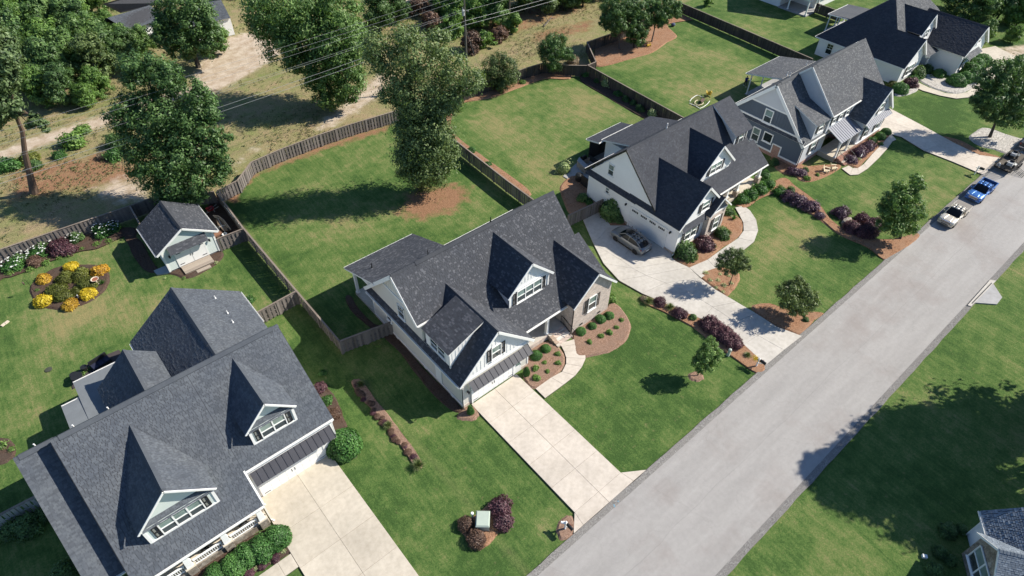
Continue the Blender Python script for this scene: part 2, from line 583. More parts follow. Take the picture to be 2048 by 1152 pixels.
L_OLIVE = leaf_mat("leaf_olive", (0.065, 0.075, 0.016), (0.130, 0.150, 0.029), (0.221, 0.247, 0.058))
L_GRASS = leaf_mat("leaf_blade", (0.058, 0.091, 0.033), (0.124, 0.176, 0.065), (0.247, 0.286, 0.130))
L_DRY = leaf_mat("leaf_dry", (0.130, 0.098, 0.058), (0.221, 0.169, 0.111), (0.338, 0.260, 0.182), 0.1)
L_PINE = leaf_mat("leaf_pine", (0.055, 0.094, 0.041), (0.118, 0.180, 0.070), (0.218, 0.296, 0.133))
L_PETAL = leaf_mat("leaf_petal", (0.750, 0.750, 0.720), (0.800, 0.800, 0.780), (0.850, 0.850, 0.830), 0.1)
L_VARIEG = leaf_mat("leaf_variegated", (0.200, 0.270, 0.100), (0.360, 0.420, 0.190), (0.550, 0.580, 0.340), 0.15)
#  GROUND
def gp(pts, z=0.0):
 return [G(x, y, z) for x, y in pts]
def smooth_loop(P, n=5, closed=True):
 """Catmull-Rom through points"""
 out = []
 N = len(P)
 rngi = range(N) if closed else range(N - 1)
 for i in rngi:
  if closed:
   a, b, c, d = P[i - 1], P[i], P[(i + 1) % N], P[(i + 2) % N]
  else:
   a, b, c, d = P[max(i - 1, 0)], P[i], P[i + 1], P[min(i + 2, N - 1)]
  for k in range(n):
   t = k / n
   out.append(0.5 * ((2 * b) + (c - a) * t + (2 * a - 5 * b + 4 * c - d) * t * t + (3 * b - a - 3 * c + d) * t ** 3))
 if not closed:
  out.append(P[-1].copy())
 return out
def field(X, Y, poly, soft):
 """1 inside the polygon, falling to 0 over `soft` metres outside its edge"""
 x, y = X.ravel(), Y.ravel()
 ins = np.zeros(x.shape, bool)
 dmin = np.full(x.shape, 1e9)
 n = len(poly)
 px = [p[0] for p in poly]
 py = [p[1] for p in poly]
 m = (x > min(px) - soft) & (x < max(px) + soft) & (y > min(py) - soft) & (y < max(py) + soft)
 xs, ys = x[m], y[m]
 i_, d_ = np.zeros(xs.shape, bool), np.full(xs.shape, 1e9)
 for i in range(n):
  x0, y0, x1, y1 = px[i], py[i], px[(i + 1) % n], py[(i + 1) % n]
  c = ((y0 > ys) != (y1 > ys))
  with np.errstate(divide='ignore', invalid='ignore'):
   xi = (x1 - x0) * (ys - y0) / (y1 - y0 + 1e-12) + x0
  i_ ^= c & (xs < xi)
  L = (x1 - x0) ** 2 + (y1 - y0) ** 2 + 1e-9
  t = np.clip(((xs - x0) * (x1 - x0) + (ys - y0) * (y1 - y0)) / L, 0, 1)
  d_ = np.minimum(d_, np.hypot(xs - x0 - t * (x1 - x0), ys - y0 - t * (y1 - y0)))
 ins[m] = i_
 dmin[m] = d_
 sd = np.where(ins, -dmin, dmin)
 return np.clip(0.5 - sd / (2 * soft), 0, 1).reshape(X.shape)
gx = np.concatenate([np.array([-420, -260, -160, -100, -70.]), np.arange(-55, 175, 0.55), np.array([200, 250, 330, 450.])])
gy = np.concatenate([np.array([-300, -180, -110, -70, -45.]), np.arange(-30, 175, 0.55), np.array([200, 250, 330, 450, 600.])])
GX, GY = np.meshgrid(gx, gy)
fz = lambda pts, soft: field(GX, GY, gp(pts), soft)
fw = lambda pts, soft: field(GX, GY, [Vector((a, b, 0)) for a, b in pts], soft)
lots = np.maximum.reduce([
 fw([(-60, 11), (-60, 74.3), (13.4, 73.4), (13.4, 11)], 0.3),
 fw([(13, 11), (13.9, 69.7), (19, 73.3), (34, 73.3), (42.4, 72.0), (42.4, 11)], 0.3),
 fw([(42, 11), (42.4, 72.2), (66.5, 70.6), (71.8, 65.3), (71.8, 11)], 0.3),
 fw([(71.4, 11), (72, 65.3), (74.1, 65.3), (78.2, 71.3), (104.5, 72.5), (104.5, 11)], 0.3),
 fw([(103, 11), (104, 75), (170, 75), (170, 11)], 0.3),
 fw([(-300, 5), (300, 5), (300, -200), (-300, -200)], 0.3)])
A = {}
A["litter"] = 1.0 - lots
sand = np.zeros_like(GX)
for pts, s, k in (
  ([(-40, 318), (60, 275), (150, 248), (215, 225), (300, 195), (380, 172), (440, 140), (520, 90), (560, 84), (560, 110), (500, 150), (430, 185), (330, 205), (215, 250), (110, 285), (0, 322), (-40, 345)], 1.2, 0.85),
  ([(400, 112), (430, 76), (505, 62), (555, 80), (560, 110), (480, 160), (420, 175), (380, 160)], 1.5, 0.8),
  ([(620, 262), (655, 225), (720, 175), (760, 140), (790, 150), (770, 190), (720, 225), (660, 262)], 1.4, 0.7),
  ([(180, 378), (240, 350), (300, 365), (310, 400), (240, 410), (190, 400)], 2.0, 0.75),
  ([(440, 330), (500, 290), (560, 285), (520, 310), (470, 345)], 1.5, 0.5),
  ([(850, 26), (870, 20), (900, 32), (880, 50), (855, 60)], 0.8, 0.7),
  ([(730, 0), (800, -20), (860, -10), (800, 12), (740, 14)], 1.0, 0.7),
  ([(1985, 95), (2060, 85), (2060, 128), (2005, 132), (1975, 112)], 0.8, 0.7)):
 sand = np.maximum(sand, k * fz(pts, s))
A["sand"] = sand
straw = np.zeros_like(GX)
for pts, s, k in (
  ([(785, 408), (830, 372), (905, 360), (950, 372), (945, 405), (905, 432), (850, 446), (795, 440)], 2.4, 0.74),
  ([(436, 392), (500, 345), (640, 288), (781, 243), (781, 262), (640, 306), (520, 352), (490, 385), (478, 420), (455, 410)], 0.9, 0.66),
  ([(0, 345), (120, 310), (215, 300), (320, 330), (280, 372), (120, 395), (0, 420)], 2.5, 0.65),
  ([(130, 330), (200, 300), (240, 330), (190, 372)], 1.5, 0.7),
  ([(1060, 62), (1180, 35), (1210, 25), (1190, 62), (1110, 88), (1050, 90)], 2.0, 0.6),
  ([(960, 30), (1060, 10), (1180, 0), (1180, 20), (1060, 62), (960, 90)], 2.0, 0.6)):
 straw = np.maximum(straw, k * fz(pts, s))
A["straw"] = straw
dry = np.full_like(GX, 0.34)
for pts, s, k in (
  ([(0, 560), (60, 520), (230, 470), (300, 560), (420, 560), (560, 600), (480, 650), (200, 700), (0, 880)], 5.0, 0.66),
  ([(905, 250), (960, 200), (1100, 155), (1180, 170), (1330, 250), (1180, 300), (1150, 400), (1080, 390)], 2.0, 0.56),
  ([(1190, 130), (1330, 60), (1560, 130), (1480, 220), (1360, 230)], 2.5, 0.55),
  ([(1400, 20), (1560, 0), (1650, 120), (1560, 100)], 2.0, 0.45),
  ([(1540, 400), (1600, 430), (1720, 500), (1560, 560), (1440, 560), (1500, 470)], 3.0, 0.62),
  ([(520, 420), (700, 380), (900, 420), (1000, 420), (880, 480), (640, 520), (540, 500)], 3.0, 0.50),
  ([(1620, 400), (1800, 300), (1960, 360), (1850, 480), (1700, 420)], 3.0, 0.42),
  ([(680, 940), (760, 1010), (800, 1040), (740, 1060)], 3.0, 0.50),
  ([(1680, 880), (1960, 640), (2048, 560), (2048, 780), (1800, 830)], 4.0, 0.40)):
 dry = np.maximum(dry, k * fz(pts, s))
for pts, s, k in (
  ([(1090, 800), (1260, 640), (1470, 740), (1290, 940)], 4.0, 0.12),
  ([(690, 960), (950, 830), (1120, 1010), (1050, 1130), (800, 1080)], 4.0, 0.16),
  ([(590, 650), (760, 780), (900, 820), (700, 880)], 3.0, 0.10),
  ([(1790, 200), (1900, 170), (1950, 260), (1880, 290)], 2.5, 0.10)):
 f = fz(pts, s)
 dry = dry * (1 - f) + k * f
A["dry"] = dry
def ground_mat():
 m, nt, b = _nodes("lawn_and_earth")
 p = _pos(nt)
 def att(n):
  a = nt.nodes.new("ShaderNodeAttribute")
  a.attribute_name = n
  return a.outputs["Fac"]
 big = _noise(nt, 0.11, 5, 0.6, p)
 mid = _noise(nt, 0.7, 5, 0.65, p)
 fine = _noise(nt, 7.0, 4, 0.7, p)
 dots = _noise(nt, 26.0, 2, 0.7, p)
 mpn = nt.nodes.new("ShaderNodeMapping")
 mpn.inputs["Rotation"].default_value = (0, 0, 0.16)
 nt.links.new(p, mpn.inputs[0])
 wv = nt.nodes.new("ShaderNodeTexWave")
 wv.wave_type = 'BANDS'
 wv.bands_direction = 'X'
 wv.inputs["Scale"].default_value = 0.62
 wv.inputs["Distortion"].default_value = 3.5
 wv.inputs["Detail"].default_value = 3.0
 wv.inputs["Detail Scale"].default_value = 0.6
 nt.links.new(mpn.outputs[0], wv.inputs["Vector"])
 d = _math(nt, 'ADD', att("dry"), _math(nt, 'MULTIPLY', _math(nt, 'SUBTRACT', big.outputs[0], 0.5), 1.5))
 d = _math(nt, 'ADD', d, _math(nt, 'MULTIPLY', _math(nt, 'SUBTRACT', mid.outputs[0], 0.5), 1.3))
 d = _math(nt, 'ADD', d, _math(nt, 'MULTIPLY', _math(nt, 'SUBTRACT', wv.outputs[0], 0.5), 0.06))
 d = _math(nt, 'ADD', d, _math(nt, 'MULTIPLY', _math(nt, 'SUBTRACT', fine.outputs[0], 0.5), 1.1))
 mq = nt.nodes.new("ShaderNodeMapping")
 mq.inputs["Scale"].default_value = (3.4, 0.22, 1)
 nt.links.new(p, mq.inputs[0])
 mow = _noise(nt, 1.0, 4, 0.65, mq.outputs[0])
 d = _math(nt, 'ADD', d, _math(nt, 'MULTIPLY', _math(nt, 'SUBTRACT', mow.outputs[0], 0.5), 0.75))
 r = nt.nodes.new("ShaderNodeValToRGB")
 e = r.color_ramp.elements
 e[0].position, e[0].color = 0.0, (0.046, 0.092, 0.025, 1)
 e[1].position, e[1].color = 1.0, (0.25, 0.215, 0.10, 1)
 for q, c in ((0.30, (0.080, 0.138, 0.038, 1)), (0.55, (0.130, 0.172, 0.058, 1)), (0.78, (0.195, 0.195, 0.085, 1))):
  x = e.new(q)
  x.color = c
 nt.links.new(d, r.inputs[0])
 grass = _mix(nt, 0.75, r.outputs[0], _ramp(nt, dots.outputs[0], 0.28, 0.72, (0.50, 0.53, 0.48, 1), (1.5, 1.47, 1.42, 1)).outputs[0], 'MULTIPLY')
 thin = _noise(nt, 1.7, 5, 0.7, p)
 grass = _mix(nt, _ramp(nt, thin.outputs[0], 0.60, 0.76, (0, 0, 0, 1), (0.55, 0.55, 0.55, 1)).outputs[0], grass, (0.24, 0.20, 0.105))
 grass = _mix(nt, _ramp(nt, thin.outputs[0], 0.24, 0.38, (0.45, 0.45, 0.45, 1), (0, 0, 0, 1)).outputs[0], grass, (0.045, 0.105, 0.025))
 lit = _ramp(nt, _math(nt, 'ADD', _math(nt, 'MULTIPLY', mid.outputs[0], 0.5), _math(nt, 'MULTIPLY', big.outputs[0], 0.5)), 0.38, 0.62,
    (0.30, 0.235, 0.145, 1), (0.17, 0.20, 0.075, 1))
 lit = _mix(nt, 0.8, lit.outputs[0], _ramp(nt, fine.outputs[0], 0.3, 0.7, (0.55, 0.53, 0.5, 1), (1.45, 1.4, 1.35, 1)).outputs[0], 'MULTIPLY')
 c = _mix(nt, att("litter"), grass, lit)
 st = _ramp(nt, fine.outputs[0], 0.25, 0.75, (0.15, 0.075, 0.042, 1), (0.36, 0.21, 0.125, 1))
 fs = _math(nt, 'ADD', att("straw"), _math(nt, 'MULTIPLY', _math(nt, 'SUBTRACT', mid.outputs[0], 0.5), 0.9))
 fs = _math(nt, 'MULTIPLY', _ramp(nt, fs, 0.38, 0.66).outputs[0], _math(nt, 'GREATER_THAN', att("straw"), 0.01))
 c = _mix(nt, fs, c, st.outputs[0])
 sd = _ramp(nt, mid.outputs[0], 0.3, 0.7, (0.36, 0.27, 0.19, 1), (0.56, 0.48, 0.39, 1))
 sd = _mix(nt, 0.5, sd.outputs[0], _ramp(nt, fine.outputs[0], 0.3, 0.7, (0.7, 0.68, 0.66, 1), (1.2, 1.2, 1.2, 1)).outputs[0], 'MULTIPLY')
 fs = _math(nt, 'ADD', att("sand"), _math(nt, 'MULTIPLY', _math(nt, 'SUBTRACT', mid.outputs[0], 0.5), 1.1))
 fs = _math(nt, 'MULTIPLY', _ramp(nt, fs, 0.35, 0.70).outputs[0], _math(nt, 'GREATER_THAN', att("sand"), 0.01))
 c = _mix(nt, fs, c, sd)
 nt.links.new(c, b.inputs["Base Color"])
 b.inputs["Roughness"].default_value = 0.95
 b.inputs["Specular IOR Level"].default_value = 0.1
 h = _math(nt, 'ADD', fine.outputs[0], _math(nt, 'MULTIPLY', dots.outputs[0], 0.6))
 _bump(nt, b, h, 0.8, 0.07)
 return m
nx, ny = len(gx), len(gy)
gm = bpy.data.meshes.new("ground")
und = 0.03 * np.sin(GX * 0.31 + 1.3 * np.sin(GY * 0.17)) * np.sin(GY * 0.23)
GZ = np.where((GX > -60) & (GX < 180), -0.045 + 0.5 * und, -0.05)
gm.vertices.add(nx * ny)
gm.vertices.foreach_set("co", np.stack([GX, GY, GZ], -1).astype(np.float32).ravel())
ii = (np.arange(ny - 1)[:, None] * nx + np.arange(nx - 1)[None, :]).ravel()
fq = np.stack([ii, ii + 1, ii + nx + 1, ii + nx], -1)
gm.loops.add(fq.size)
gm.loops.foreach_set("vertex_index", fq.ravel().astype(np.int32))
gm.polygons.add(len(fq))
gm.polygons.foreach_set("loop_start", np.arange(0, fq.size, 4, dtype=np.int32))
gm.update(calc_edges=True)
for k, a in A.items():
 at = gm.attributes.new(k, 'FLOAT', 'POINT')
 at.data.foreach_set("value", a.astype(np.float32).ravel())
gm.materials.append(ground_mat())
put("ground", gm, kind='structure')
#  road
ROAD_Y0, ROAD_Y1 = 3.72, 12.18
def road_mat():
 m, nt, b = _nodes("worn_asphalt")
 p = _pos(nt)
 mp = nt.nodes.new("ShaderNodeMapping")
 mp.inputs["Scale"].default_value = (0.10, 0.8, 1)
 nt.links.new(p, mp.inputs[0])
 st = _noise(nt, 1.0, 4, 0.6, mp.outputs[0])
 n1 = _noise(nt, 0.16, 5, 0.6, p)
 n2 = _noise(nt, 2.2, 5, 0.7, p)
 n3 = _noise(nt, 38, 2, 0.7, p)
 c = _ramp(nt, st.outputs[0], 0.3, 0.7, (0.29, 0.277, 0.267, 1), (0.345, 0.33, 0.318, 1)).outputs[0]
 c = _mix(nt, _ramp(nt, n1.outputs[0], 0.52, 0.68, (0, 0, 0, 1), (0.5, 0.5, 0.5, 1)).outputs[0], c, (0.24, 0.205, 0.19))
 c = _mix(nt, 0.35, c, _ramp(nt, n2.outputs[0], 0.3, 0.7, (0.78, 0.78, 0.78, 1), (1.15, 1.15, 1.15, 1)).outputs[0], 'MULTIPLY')
 c = _mix(nt, 0.55, c, _ramp(nt, n3.outputs[0], 0.3, 0.7, (0.70, 0.70, 0.70, 1), (1.3, 1.3, 1.3, 1)).outputs[0], 'MULTIPLY')
 sep = nt.nodes.new("ShaderNodeSeparateXYZ")
 nt.links.new(p, sep.inputs[0])
 dev = _math(nt, 'MULTIPLY', _math(nt, 'SUBTRACT', n1.outputs[0], 0.5), 0.9)
 ym = _math(nt, 'ABSOLUTE', _math(nt, 'SUBTRACT', _math(nt, 'ADD', sep.outputs[1], dev), 8.0))
 c = _mix(nt, _ramp(nt, ym, 0.01, 0.035, (0.20, 0.20, 0.20, 1), (0, 0, 0, 1)).outputs[0], c, (0.12, 0.115, 0.115))
 vo = nt.nodes.new("ShaderNodeTexVoronoi")
 vo.feature = 'DISTANCE_TO_EDGE'
 vo.inputs["Scale"].default_value = 0.16
 wp = nt.nodes.new("ShaderNodeVectorMath")
 wp.operation = 'ADD'
 nt.links.new(p, wp.inputs[0])
 nt.links.new(_noise(nt, 0.5, 4, 0.7, p).outputs["Color"], wp.inputs[1])
 nt.links.new(wp.outputs[0], vo.inputs["Vector"])
 cr = _ramp(nt, vo.outputs["Distance"], 0.001, 0.0045, (0.12, 0.12, 0.12, 1), (0, 0, 0, 1))
 c = _mix(nt, cr.outputs[0], c, (0.10, 0.095, 0.09))
 nt.links.new(c, b.inputs["Base Color"])
 b.inputs["Roughness"].default_value = 0.85
 b.inputs["Specular IOR Level"].default_value = 0.3
 _bump(nt, b, n3.outputs[0], 0.35, 0.02)
 return m
mb = MB()
for x in np.arange(-120, 300, 6.0):
 mb.box(x, x + 6.0, ROAD_Y0, ROAD_Y1, -0.3, 0.0)
rd = mb.build("road", road_mat(), kind='structure')
GUTTER = chip_mat("gutter_aggregate", (0.15, 0.145, 0.14), (0.28, 0.27, 0.26), (0.21, 0.20, 0.19), 11.0, 0.7)
for y0, y1 in ((ROAD_Y1, ROAD_Y1 + 0.52), (ROAD_Y0 - 0.55, ROAD_Y0)):
 mb = MB()
 for i, x in enumerate(np.arange(-120, 300, 1.2)):
  w0, w1 = (0.025 * math.sin(k * 1.7) + 0.02 * math.sin(k * 4.1 + 2) for k in (x, x + 1.2))
  if y0 > 8:
   mb.hexa([(x, y0 - 0.002, -0.2), (x + 1.2, y0 - 0.002, -0.2), (x + 1.2, y1 + w1, -0.2), (x, y1 + w0, -0.2),
      (x, y0 - 0.002, 0.012), (x + 1.2, y0 - 0.002, 0.012), (x + 1.2, y1 + w1, 0.075), (x, y1 + w0, 0.075)])
  else:
   mb.hexa([(x, y0 + w0, -0.2), (x + 1.2, y0 + w1, -0.2), (x + 1.2, y1 + 0.002, -0.2), (x, y1 + 0.002, -0.2),
      (x, y0 + w0, 0.075), (x + 1.2, y0 + w1, 0.075), (x + 1.2, y1 + 0.002, 0.012), (x, y1 + 0.002, 0.012)])
 mb.build("road_edge", GUTTER, kind='structure')
mb = MB()
PAINT = plain("blue_marking_paint", (0.10, 0.30, 0.45), 0.7, 0.35, 8.0)
for (x, y, a, L) in ((22.3, 12.55, 0.5, 0.4), (22.5, 12.42, 1.6, 0.3), (22.75, 12.6, 0.2, 0.25), (22.0, 12.3, 1.2, 0.3)):
 mb.obox((x, y, 0.03), (math.cos(a), math.sin(a), 0), (-math.sin(a), math.cos(a), 0), (0, 0, 1), L / 2, 0.03, 0.006)
mb.build("road_marking", PAINT, kind='structure')
#  paving: a dark bed and separate slabs
def paving(name, quads, mat, z=0.10, gap=0.015, label=None, thick=0.12, bed_z=0.045):
 """quads: list of polygons (xy). Each becomes a slab of its own over a dark joint bed."""
 mb = MB()
 for q in quads:
  mb.prism([Vector((p[0], p[1], -0.1)) for p in q], (0, 0, 0.1 + bed_z))
 base = mb.build(name, JOINT, kind='structure')
 for q in quads:
  c = sum((Vector((p[0], p[1], 0)) for p in q), Vector()) / len(q)
  P = []
  n = len(q)
  pts = [Vector((p[0], p[1], 0)) for p in q]
  ar = sum(pts[i].x * pts[(i + 1) % n].y - pts[(i + 1) % n].x * pts[i].y for i in range(n))
  if ar < 0:
   pts.reverse()
  for i in range(n):
   a, b, d = pts[i - 1], pts[i], pts[(i + 1) % n]
   e1 = (b - a).normalized()
   e2 = (d - b).normalized()
   n1, n2 = Vector((-e1.y, e1.x, 0)), Vector((-e2.y, e2.x, 0))
   h = n1 + n2
   k = gap / 2 / max(0.35, h.length_squared / 2) if h.length > 1e-3 else 0
   P.append(b + h * k)
  s = MB()
  lo = [p + Vector((0, 0, z - thick)) for p in P]
  hi = [p + Vector((0, 0, z - 0.012)) for p in P]
  cc = sum(P, Vector()) / n
  top = [p + (cc - p).normalized() * 0.012 + Vector((0, 0, z)) for p in P]
  for i in range(n):
   j = (i + 1) % n
   s.face([lo[i], lo[j], hi[j], hi[i]])
   s.face([hi[i], hi[j], top[j], top[i]])
  s.face(top)
  s.build("slab", mat, base)
 return base
def rect_slabs(xs, ys):
 return [[(xs[i], ys[j]), (xs[i + 1], ys[j]), (xs[i + 1], ys[j + 1]), (xs[i], ys[j + 1])]
   for i in range(len(xs) - 1) for j in range(len(ys) - 1)]
def strip_slabs(Lp, Rp, every=None):
 Lg, Rg = gp(Lp), gp(Rp)
 return [[Lg[i], Rg[i], Rg[i + 1], Lg[i + 1]] for i in range(len(Lg) - 1)]
q = rect_slabs([19.15, 21.85, 24.5], [13.9, 16.6, 19.3, 22.0, 24.6, 27.15])
q += [[(19.15, 13.9), (21.85, 13.9), (21.85, 12.72), (18.95, 12.72), ], [(21.85, 13.9), (24.5, 13.9), (24.75, 12.72), (21.85, 12.72)],
  [(19.15, 13.9), (18.95, 12.72), (17.9, 12.72)], [(24.5, 13.9), (24.75, 12.72), (26.3, 12.72)]]
paving("driveway", q, CONC_PINK)
q = rect_slabs([0.62, 3.98, 7.0], [12.72, 14.2, 17.4, 20.6, 23.85, 27.1, 30.9])
paving("driveway", q, CONC)
q = rect_slabs([-12.0, -9.6, -7.2, -4.8, -2.4, -0.45, 0.60], [24.02, 25.28])
paving("walkway", q, CONC)
q = strip_slabs([(1071, 778), (1102, 756), (1124, 744), (1132, 728), (1132, 716), (1128, 704), (1123, 694), (1117, 688)],
    [(1090, 797), (1127, 770), (1150, 752), (1164, 734), (1171, 718), (1170, 702), (1163, 688), (1153, 678)])
paving("walkway", q, CONC_PINK, z=0.085)
Lp = [(1187, 489), (1207, 528), (1238, 562), (1284, 588), (1340, 612), (1404, 640), (1450, 665), (1487, 690), (1531, 731)]
Cp = [(1240, 520), (1265, 538), (1292, 552), (1330, 567), (1375, 584), (1425, 615), (1470, 645), (1515, 672), (1567, 701)]
Rp = [(1343, 516), (1352, 524), (1378, 536), (1400, 557), (1432, 581), (1473, 605), (1512, 628), (1552, 654), (1603, 673)]
q = strip_slabs(Lp, Cp) + strip_slabs(Cp, Rp)
a1, a2, a3, a4 = (1187, 489), (1166, 441), (1192, 428), (1262, 452)
q += [gp([(1166, 441), (1200, 424), (1221, 452), (1187, 489)]), gp([(1187, 489), (1221, 452), (1262, 452), (1285, 470), (1240, 520)]),
  gp([(1240, 520), (1285, 470), (1343, 507), (1343, 516)])]
paving("driveway", q, CONC_GREY)
q = strip_slabs([(1378, 536), (1415, 520), (1445, 498), (1476, 477), (1487, 462), (1486, 446), (1478, 430), (1470, 416)],
    [(1402, 557), (1432, 538), (1470, 515), (1508, 484), (1516, 462), (1512, 440), (1500, 422), (1487, 412)])
paving("walkway", q, CONC_GREY, z=0.085)
q = strip_slabs([(1755, 262), (1803, 275), (1847, 302), (1906, 325), (1967, 351)], [(1768, 240), (1828, 262), (1880, 292), (1936, 316), (1984, 333)])
q += strip_slabs([(1768, 240), (1828, 262), (1880, 292), (1936, 316), (1984, 333)], [(1778, 217), (1850, 255), (1906, 286), (1958, 311), (2003, 317)])
paving("driveway", q, CONC_PINK)
q = strip_slabs([(1683, 338), (1700, 351), (1716, 350), (1735, 338), (1757, 317), (1775, 297), (1785, 283), (1792, 280)],
    [(1697, 332), (1705, 337), (1715, 337), (1727, 329), (1745, 308), (1764, 288), (1776, 275), (1781, 268)])
paving("walkway", q, CONC_PINK, z=0.085)
q = strip_slabs([(1822, 172), (1845, 182), (1880, 192), (1912, 198), (1940, 195), (1962, 182), (1985, 160), (2010, 140)],
    [(1835, 165), (1858, 176), (1890, 187), (1914, 189), (1933, 185), (1952, 172), (1966, 154), (1978, 134)])
paving("walkway", q, CONC, z=0.085)
q = [gp([(1955, 100), (1990, 93), (2035, 116), (2050, 128), (2010, 140), (1978, 134), (1962, 120)]),
  gp([(1962, 120), (1978, 134), (1966, 154), (1950, 140)])]
paving("driveway", q, CONC)
t = thing("storm_drain", "pale concrete storm drain inlet with angled apron on the lawn across the road", "drain", G(1980, 595))
mb = MB()
dp = gp([(1934, 612), (1941, 614), (1991, 563), (1979, 561)], 0.0)
mb.prism([p + Vector((0, 0, -0.1)) for p in dp], (0, 0, 0.24))
mb.build("curb_inlet", CONC_GREY, t)
mb = MB()
mb.prism([p + Vector((0, 0, -0.1)) for p in gp([(1943, 606), (1993, 609.5), (2003.5, 596), (1986, 569)])], (0, 0, 0.2))
mb.build("apron", PATIO, t)
mb = MB()
mb.bar(G(1943.5, 607.5, 0.10), G(1983, 566.5, 0.10), 0.10, 0.12)
mb.build("slot", BLACK, t)
#  planting beds: low mounds with an edge
def bed(name, pts, mat, label=None, h=0.10, n=4, px=True):
 P = gp(pts) if px else [Vector((a, b, 0)) for a, b in pts]
 P = smooth_loop(P, n)
 c = sum(P, Vector()) / len(P)
 N = len(P)
 mb = MB()
 jit = [random.uniform(-0.06, 0.06) for _ in range(N)]
 O = [p + (p - c).normalized() * (0.03 + jit[i]) + Vector((0, 0, -0.08)) for i, p in enumerate(P)]
 I = [p + (c - p).normalized() * min(0.25, (c - p).length * 0.3) + Vector((0, 0, h * random.uniform(0.7, 1.0))) for p in P]
 for i in range(N):
  j = (i + 1) % N
  mb.face([O[i], O[j], I[j], I[i]])
 mb.face(I)
 return mb.build(name, mat, kind='structure')
bed("mulch_bed", [(60, 570), (90, 545), (125, 530), (165, 528), (205, 532), (219, 550), (216, 570), (200, 590), (165, 610), (120, 620), (80, 612), (62, 595)], BARK_MULCH)
bed("mulch_bed", [(-40, 600), (0, 560), (20, 555), (60, 540), (120, 515), (165, 500), (200, 495), (232, 480), (262, 470), (290, 490), (300, 520), (320, 540),
     (300, 545), (283, 530), (265, 495), (272, 455), (200, 462), (100, 490), (0, 530), (-60, 560)], BARK_MULCH)
bed("mulch_bed", [(316, 548), (345, 550), (375, 558), (420, 538), (442, 520), (448, 508), (436, 500), (400, 515), (340, 545)], BARK_MULCH)
bed("mulch_bed", [(436, 388), (468, 438), (484, 458), (436, 480), (420, 450), (412, 420)], BARK_MULCH)
bed("mulch_bed", [(1148, 705), (1160, 715), (1190, 712), (1225, 702), (1253, 682), (1263, 655), (1255, 632), (1237, 610), (1222, 604), (1213, 615), (1180, 640), (1145, 660)], OLD_MULCH)
bed("mulch_bed", [(1050, 705), (1046, 745), (1050, 765), (1069, 778), (1105, 757), (1126, 737), (1132, 715), (1124, 700), (1105, 682), (1085, 684)], OLD_MULCH)
bed("mulch_bed", [(912, 836), (925, 841), (948, 842), (960, 828), (955, 812), (935, 812), (921, 820)], OLD_MULCH)
bed("mulch_bed", [(702, 765), (718, 757), (735, 776), (752, 800), (775, 825), (800, 860), (830, 900), (845, 930), (832, 940), (818, 915), (785, 870), (750, 825), (725, 800)], OLD_MULCH)
bed("mulch_bed", [(768, 650), (790, 668), (850, 740), (905, 795), (925, 822), (905, 822), (860, 782), (800, 705), (766, 672)], BARK_MULCH)
bed("mulch_bed", [(700, 590), (715, 615), (750, 650), (772, 655), (766, 672), (740, 655), (705, 625), (690, 595)], BARK_MULCH)
bed("mulch_bed", [(916, 1055), (930, 1075), (958, 1098), (975, 1092), (998, 1068), (1016, 1048), (1022, 1015), (1000, 992), (975, 1008), (950, 1030), (925, 1038)], STRAW)
bed("mulch_bed", [(1112, 1052), (1124, 1035), (1142, 1030), (1154, 1050), (1148, 1070), (1124, 1082), (1114, 1070)], OLD_MULCH)
bed("mulch_bed", [(1281, 592), (1310, 598), (1345, 612), (1395, 630), (1430, 648), (1475, 680), (1500, 698), (1533, 735), (1516, 748), (1480, 725), (1430, 690), (1385, 655), (1330, 625), (1290, 607)], STRAW)
bed("mulch_bed", [(1346, 516), (1357, 498), (1380, 478), (1405, 470), (1440, 440), (1460, 425), (1484, 440), (1485, 462), (1474, 477), (1442, 498), (1414, 519), (1380, 534), (1358, 528)], STRAW)
bed("mulch_bed", [(1399, 548), (1425, 535), (1450, 535), (1476, 544), (1480, 556), (1475, 570), (1462, 585), (1452, 592), (1430, 578), (1405, 560)], STRAW)
bed("mulch_bed", [(1502, 614), (1530, 605), (1560, 612), (1600, 622), (1648, 626), (1630, 640), (1603, 670), (1570, 660), (1530, 640)], STRAW)
bed("mulch_bed", [(1182, 440), (1200, 425), (1235, 425), (1252, 440), (1252, 452), (1238, 458), (1212, 452), (1192, 446)], STRAW)
bed("mulch_bed", [(1120, 372), (1150, 350), (1185, 380), (1202, 402), (1145, 428), (1128, 405)], STRAW)
bed("mulch_bed", [(1470, 410), (1500, 400), (1560, 355), (1590, 372), (1635, 405), (1660, 435), (1690, 460), (1745, 478), (1790, 480), (1838, 468), (1832, 482), (1785, 515), (1768, 520), (1735, 495),
     (1680, 470), (1640, 440), (1600, 415), (1562, 385), (1520, 395), (1490, 415)], STRAW)
bed("mulch_bed", [(1590, 352), (1600, 362), (1630, 362), (1672, 343), (1682, 330), (1650, 330), (1606, 330), (1570, 305), (1540, 318), (1560, 345)], STRAW)
bed("mulch_bed", [(1700, 332), (1716, 336), (1730, 322), (1755, 298), (1775, 280), (1785, 265), (1775, 250), (1740, 268), (1700, 290), (1675, 315), (1685, 328)], STRAW)
bed("mulch_bed", [(1190, 128), (1210, 132), (1260, 118), (1305, 105), (1335, 85), (1355, 72), (1335, 50), (1370, 42), (1385, 38), (1345, 22), (1290, 22), (1230, 62), (1192, 85)], STRAW)
bed("mulch_bed", [(905, 215), (930, 205), (985, 195), (1040, 175), (1090, 158), (1140, 158), (1138, 140), (1090, 132), (1040, 145), (960, 172), (905, 195)], STRAW)
bed("mulch_bed", [(890, 240), (905, 225), (900, 250), (915, 275), (960, 310), (1010, 345), (1055, 378), (1062, 390), (1045, 385), (985, 340), (920, 292)], STRAW)
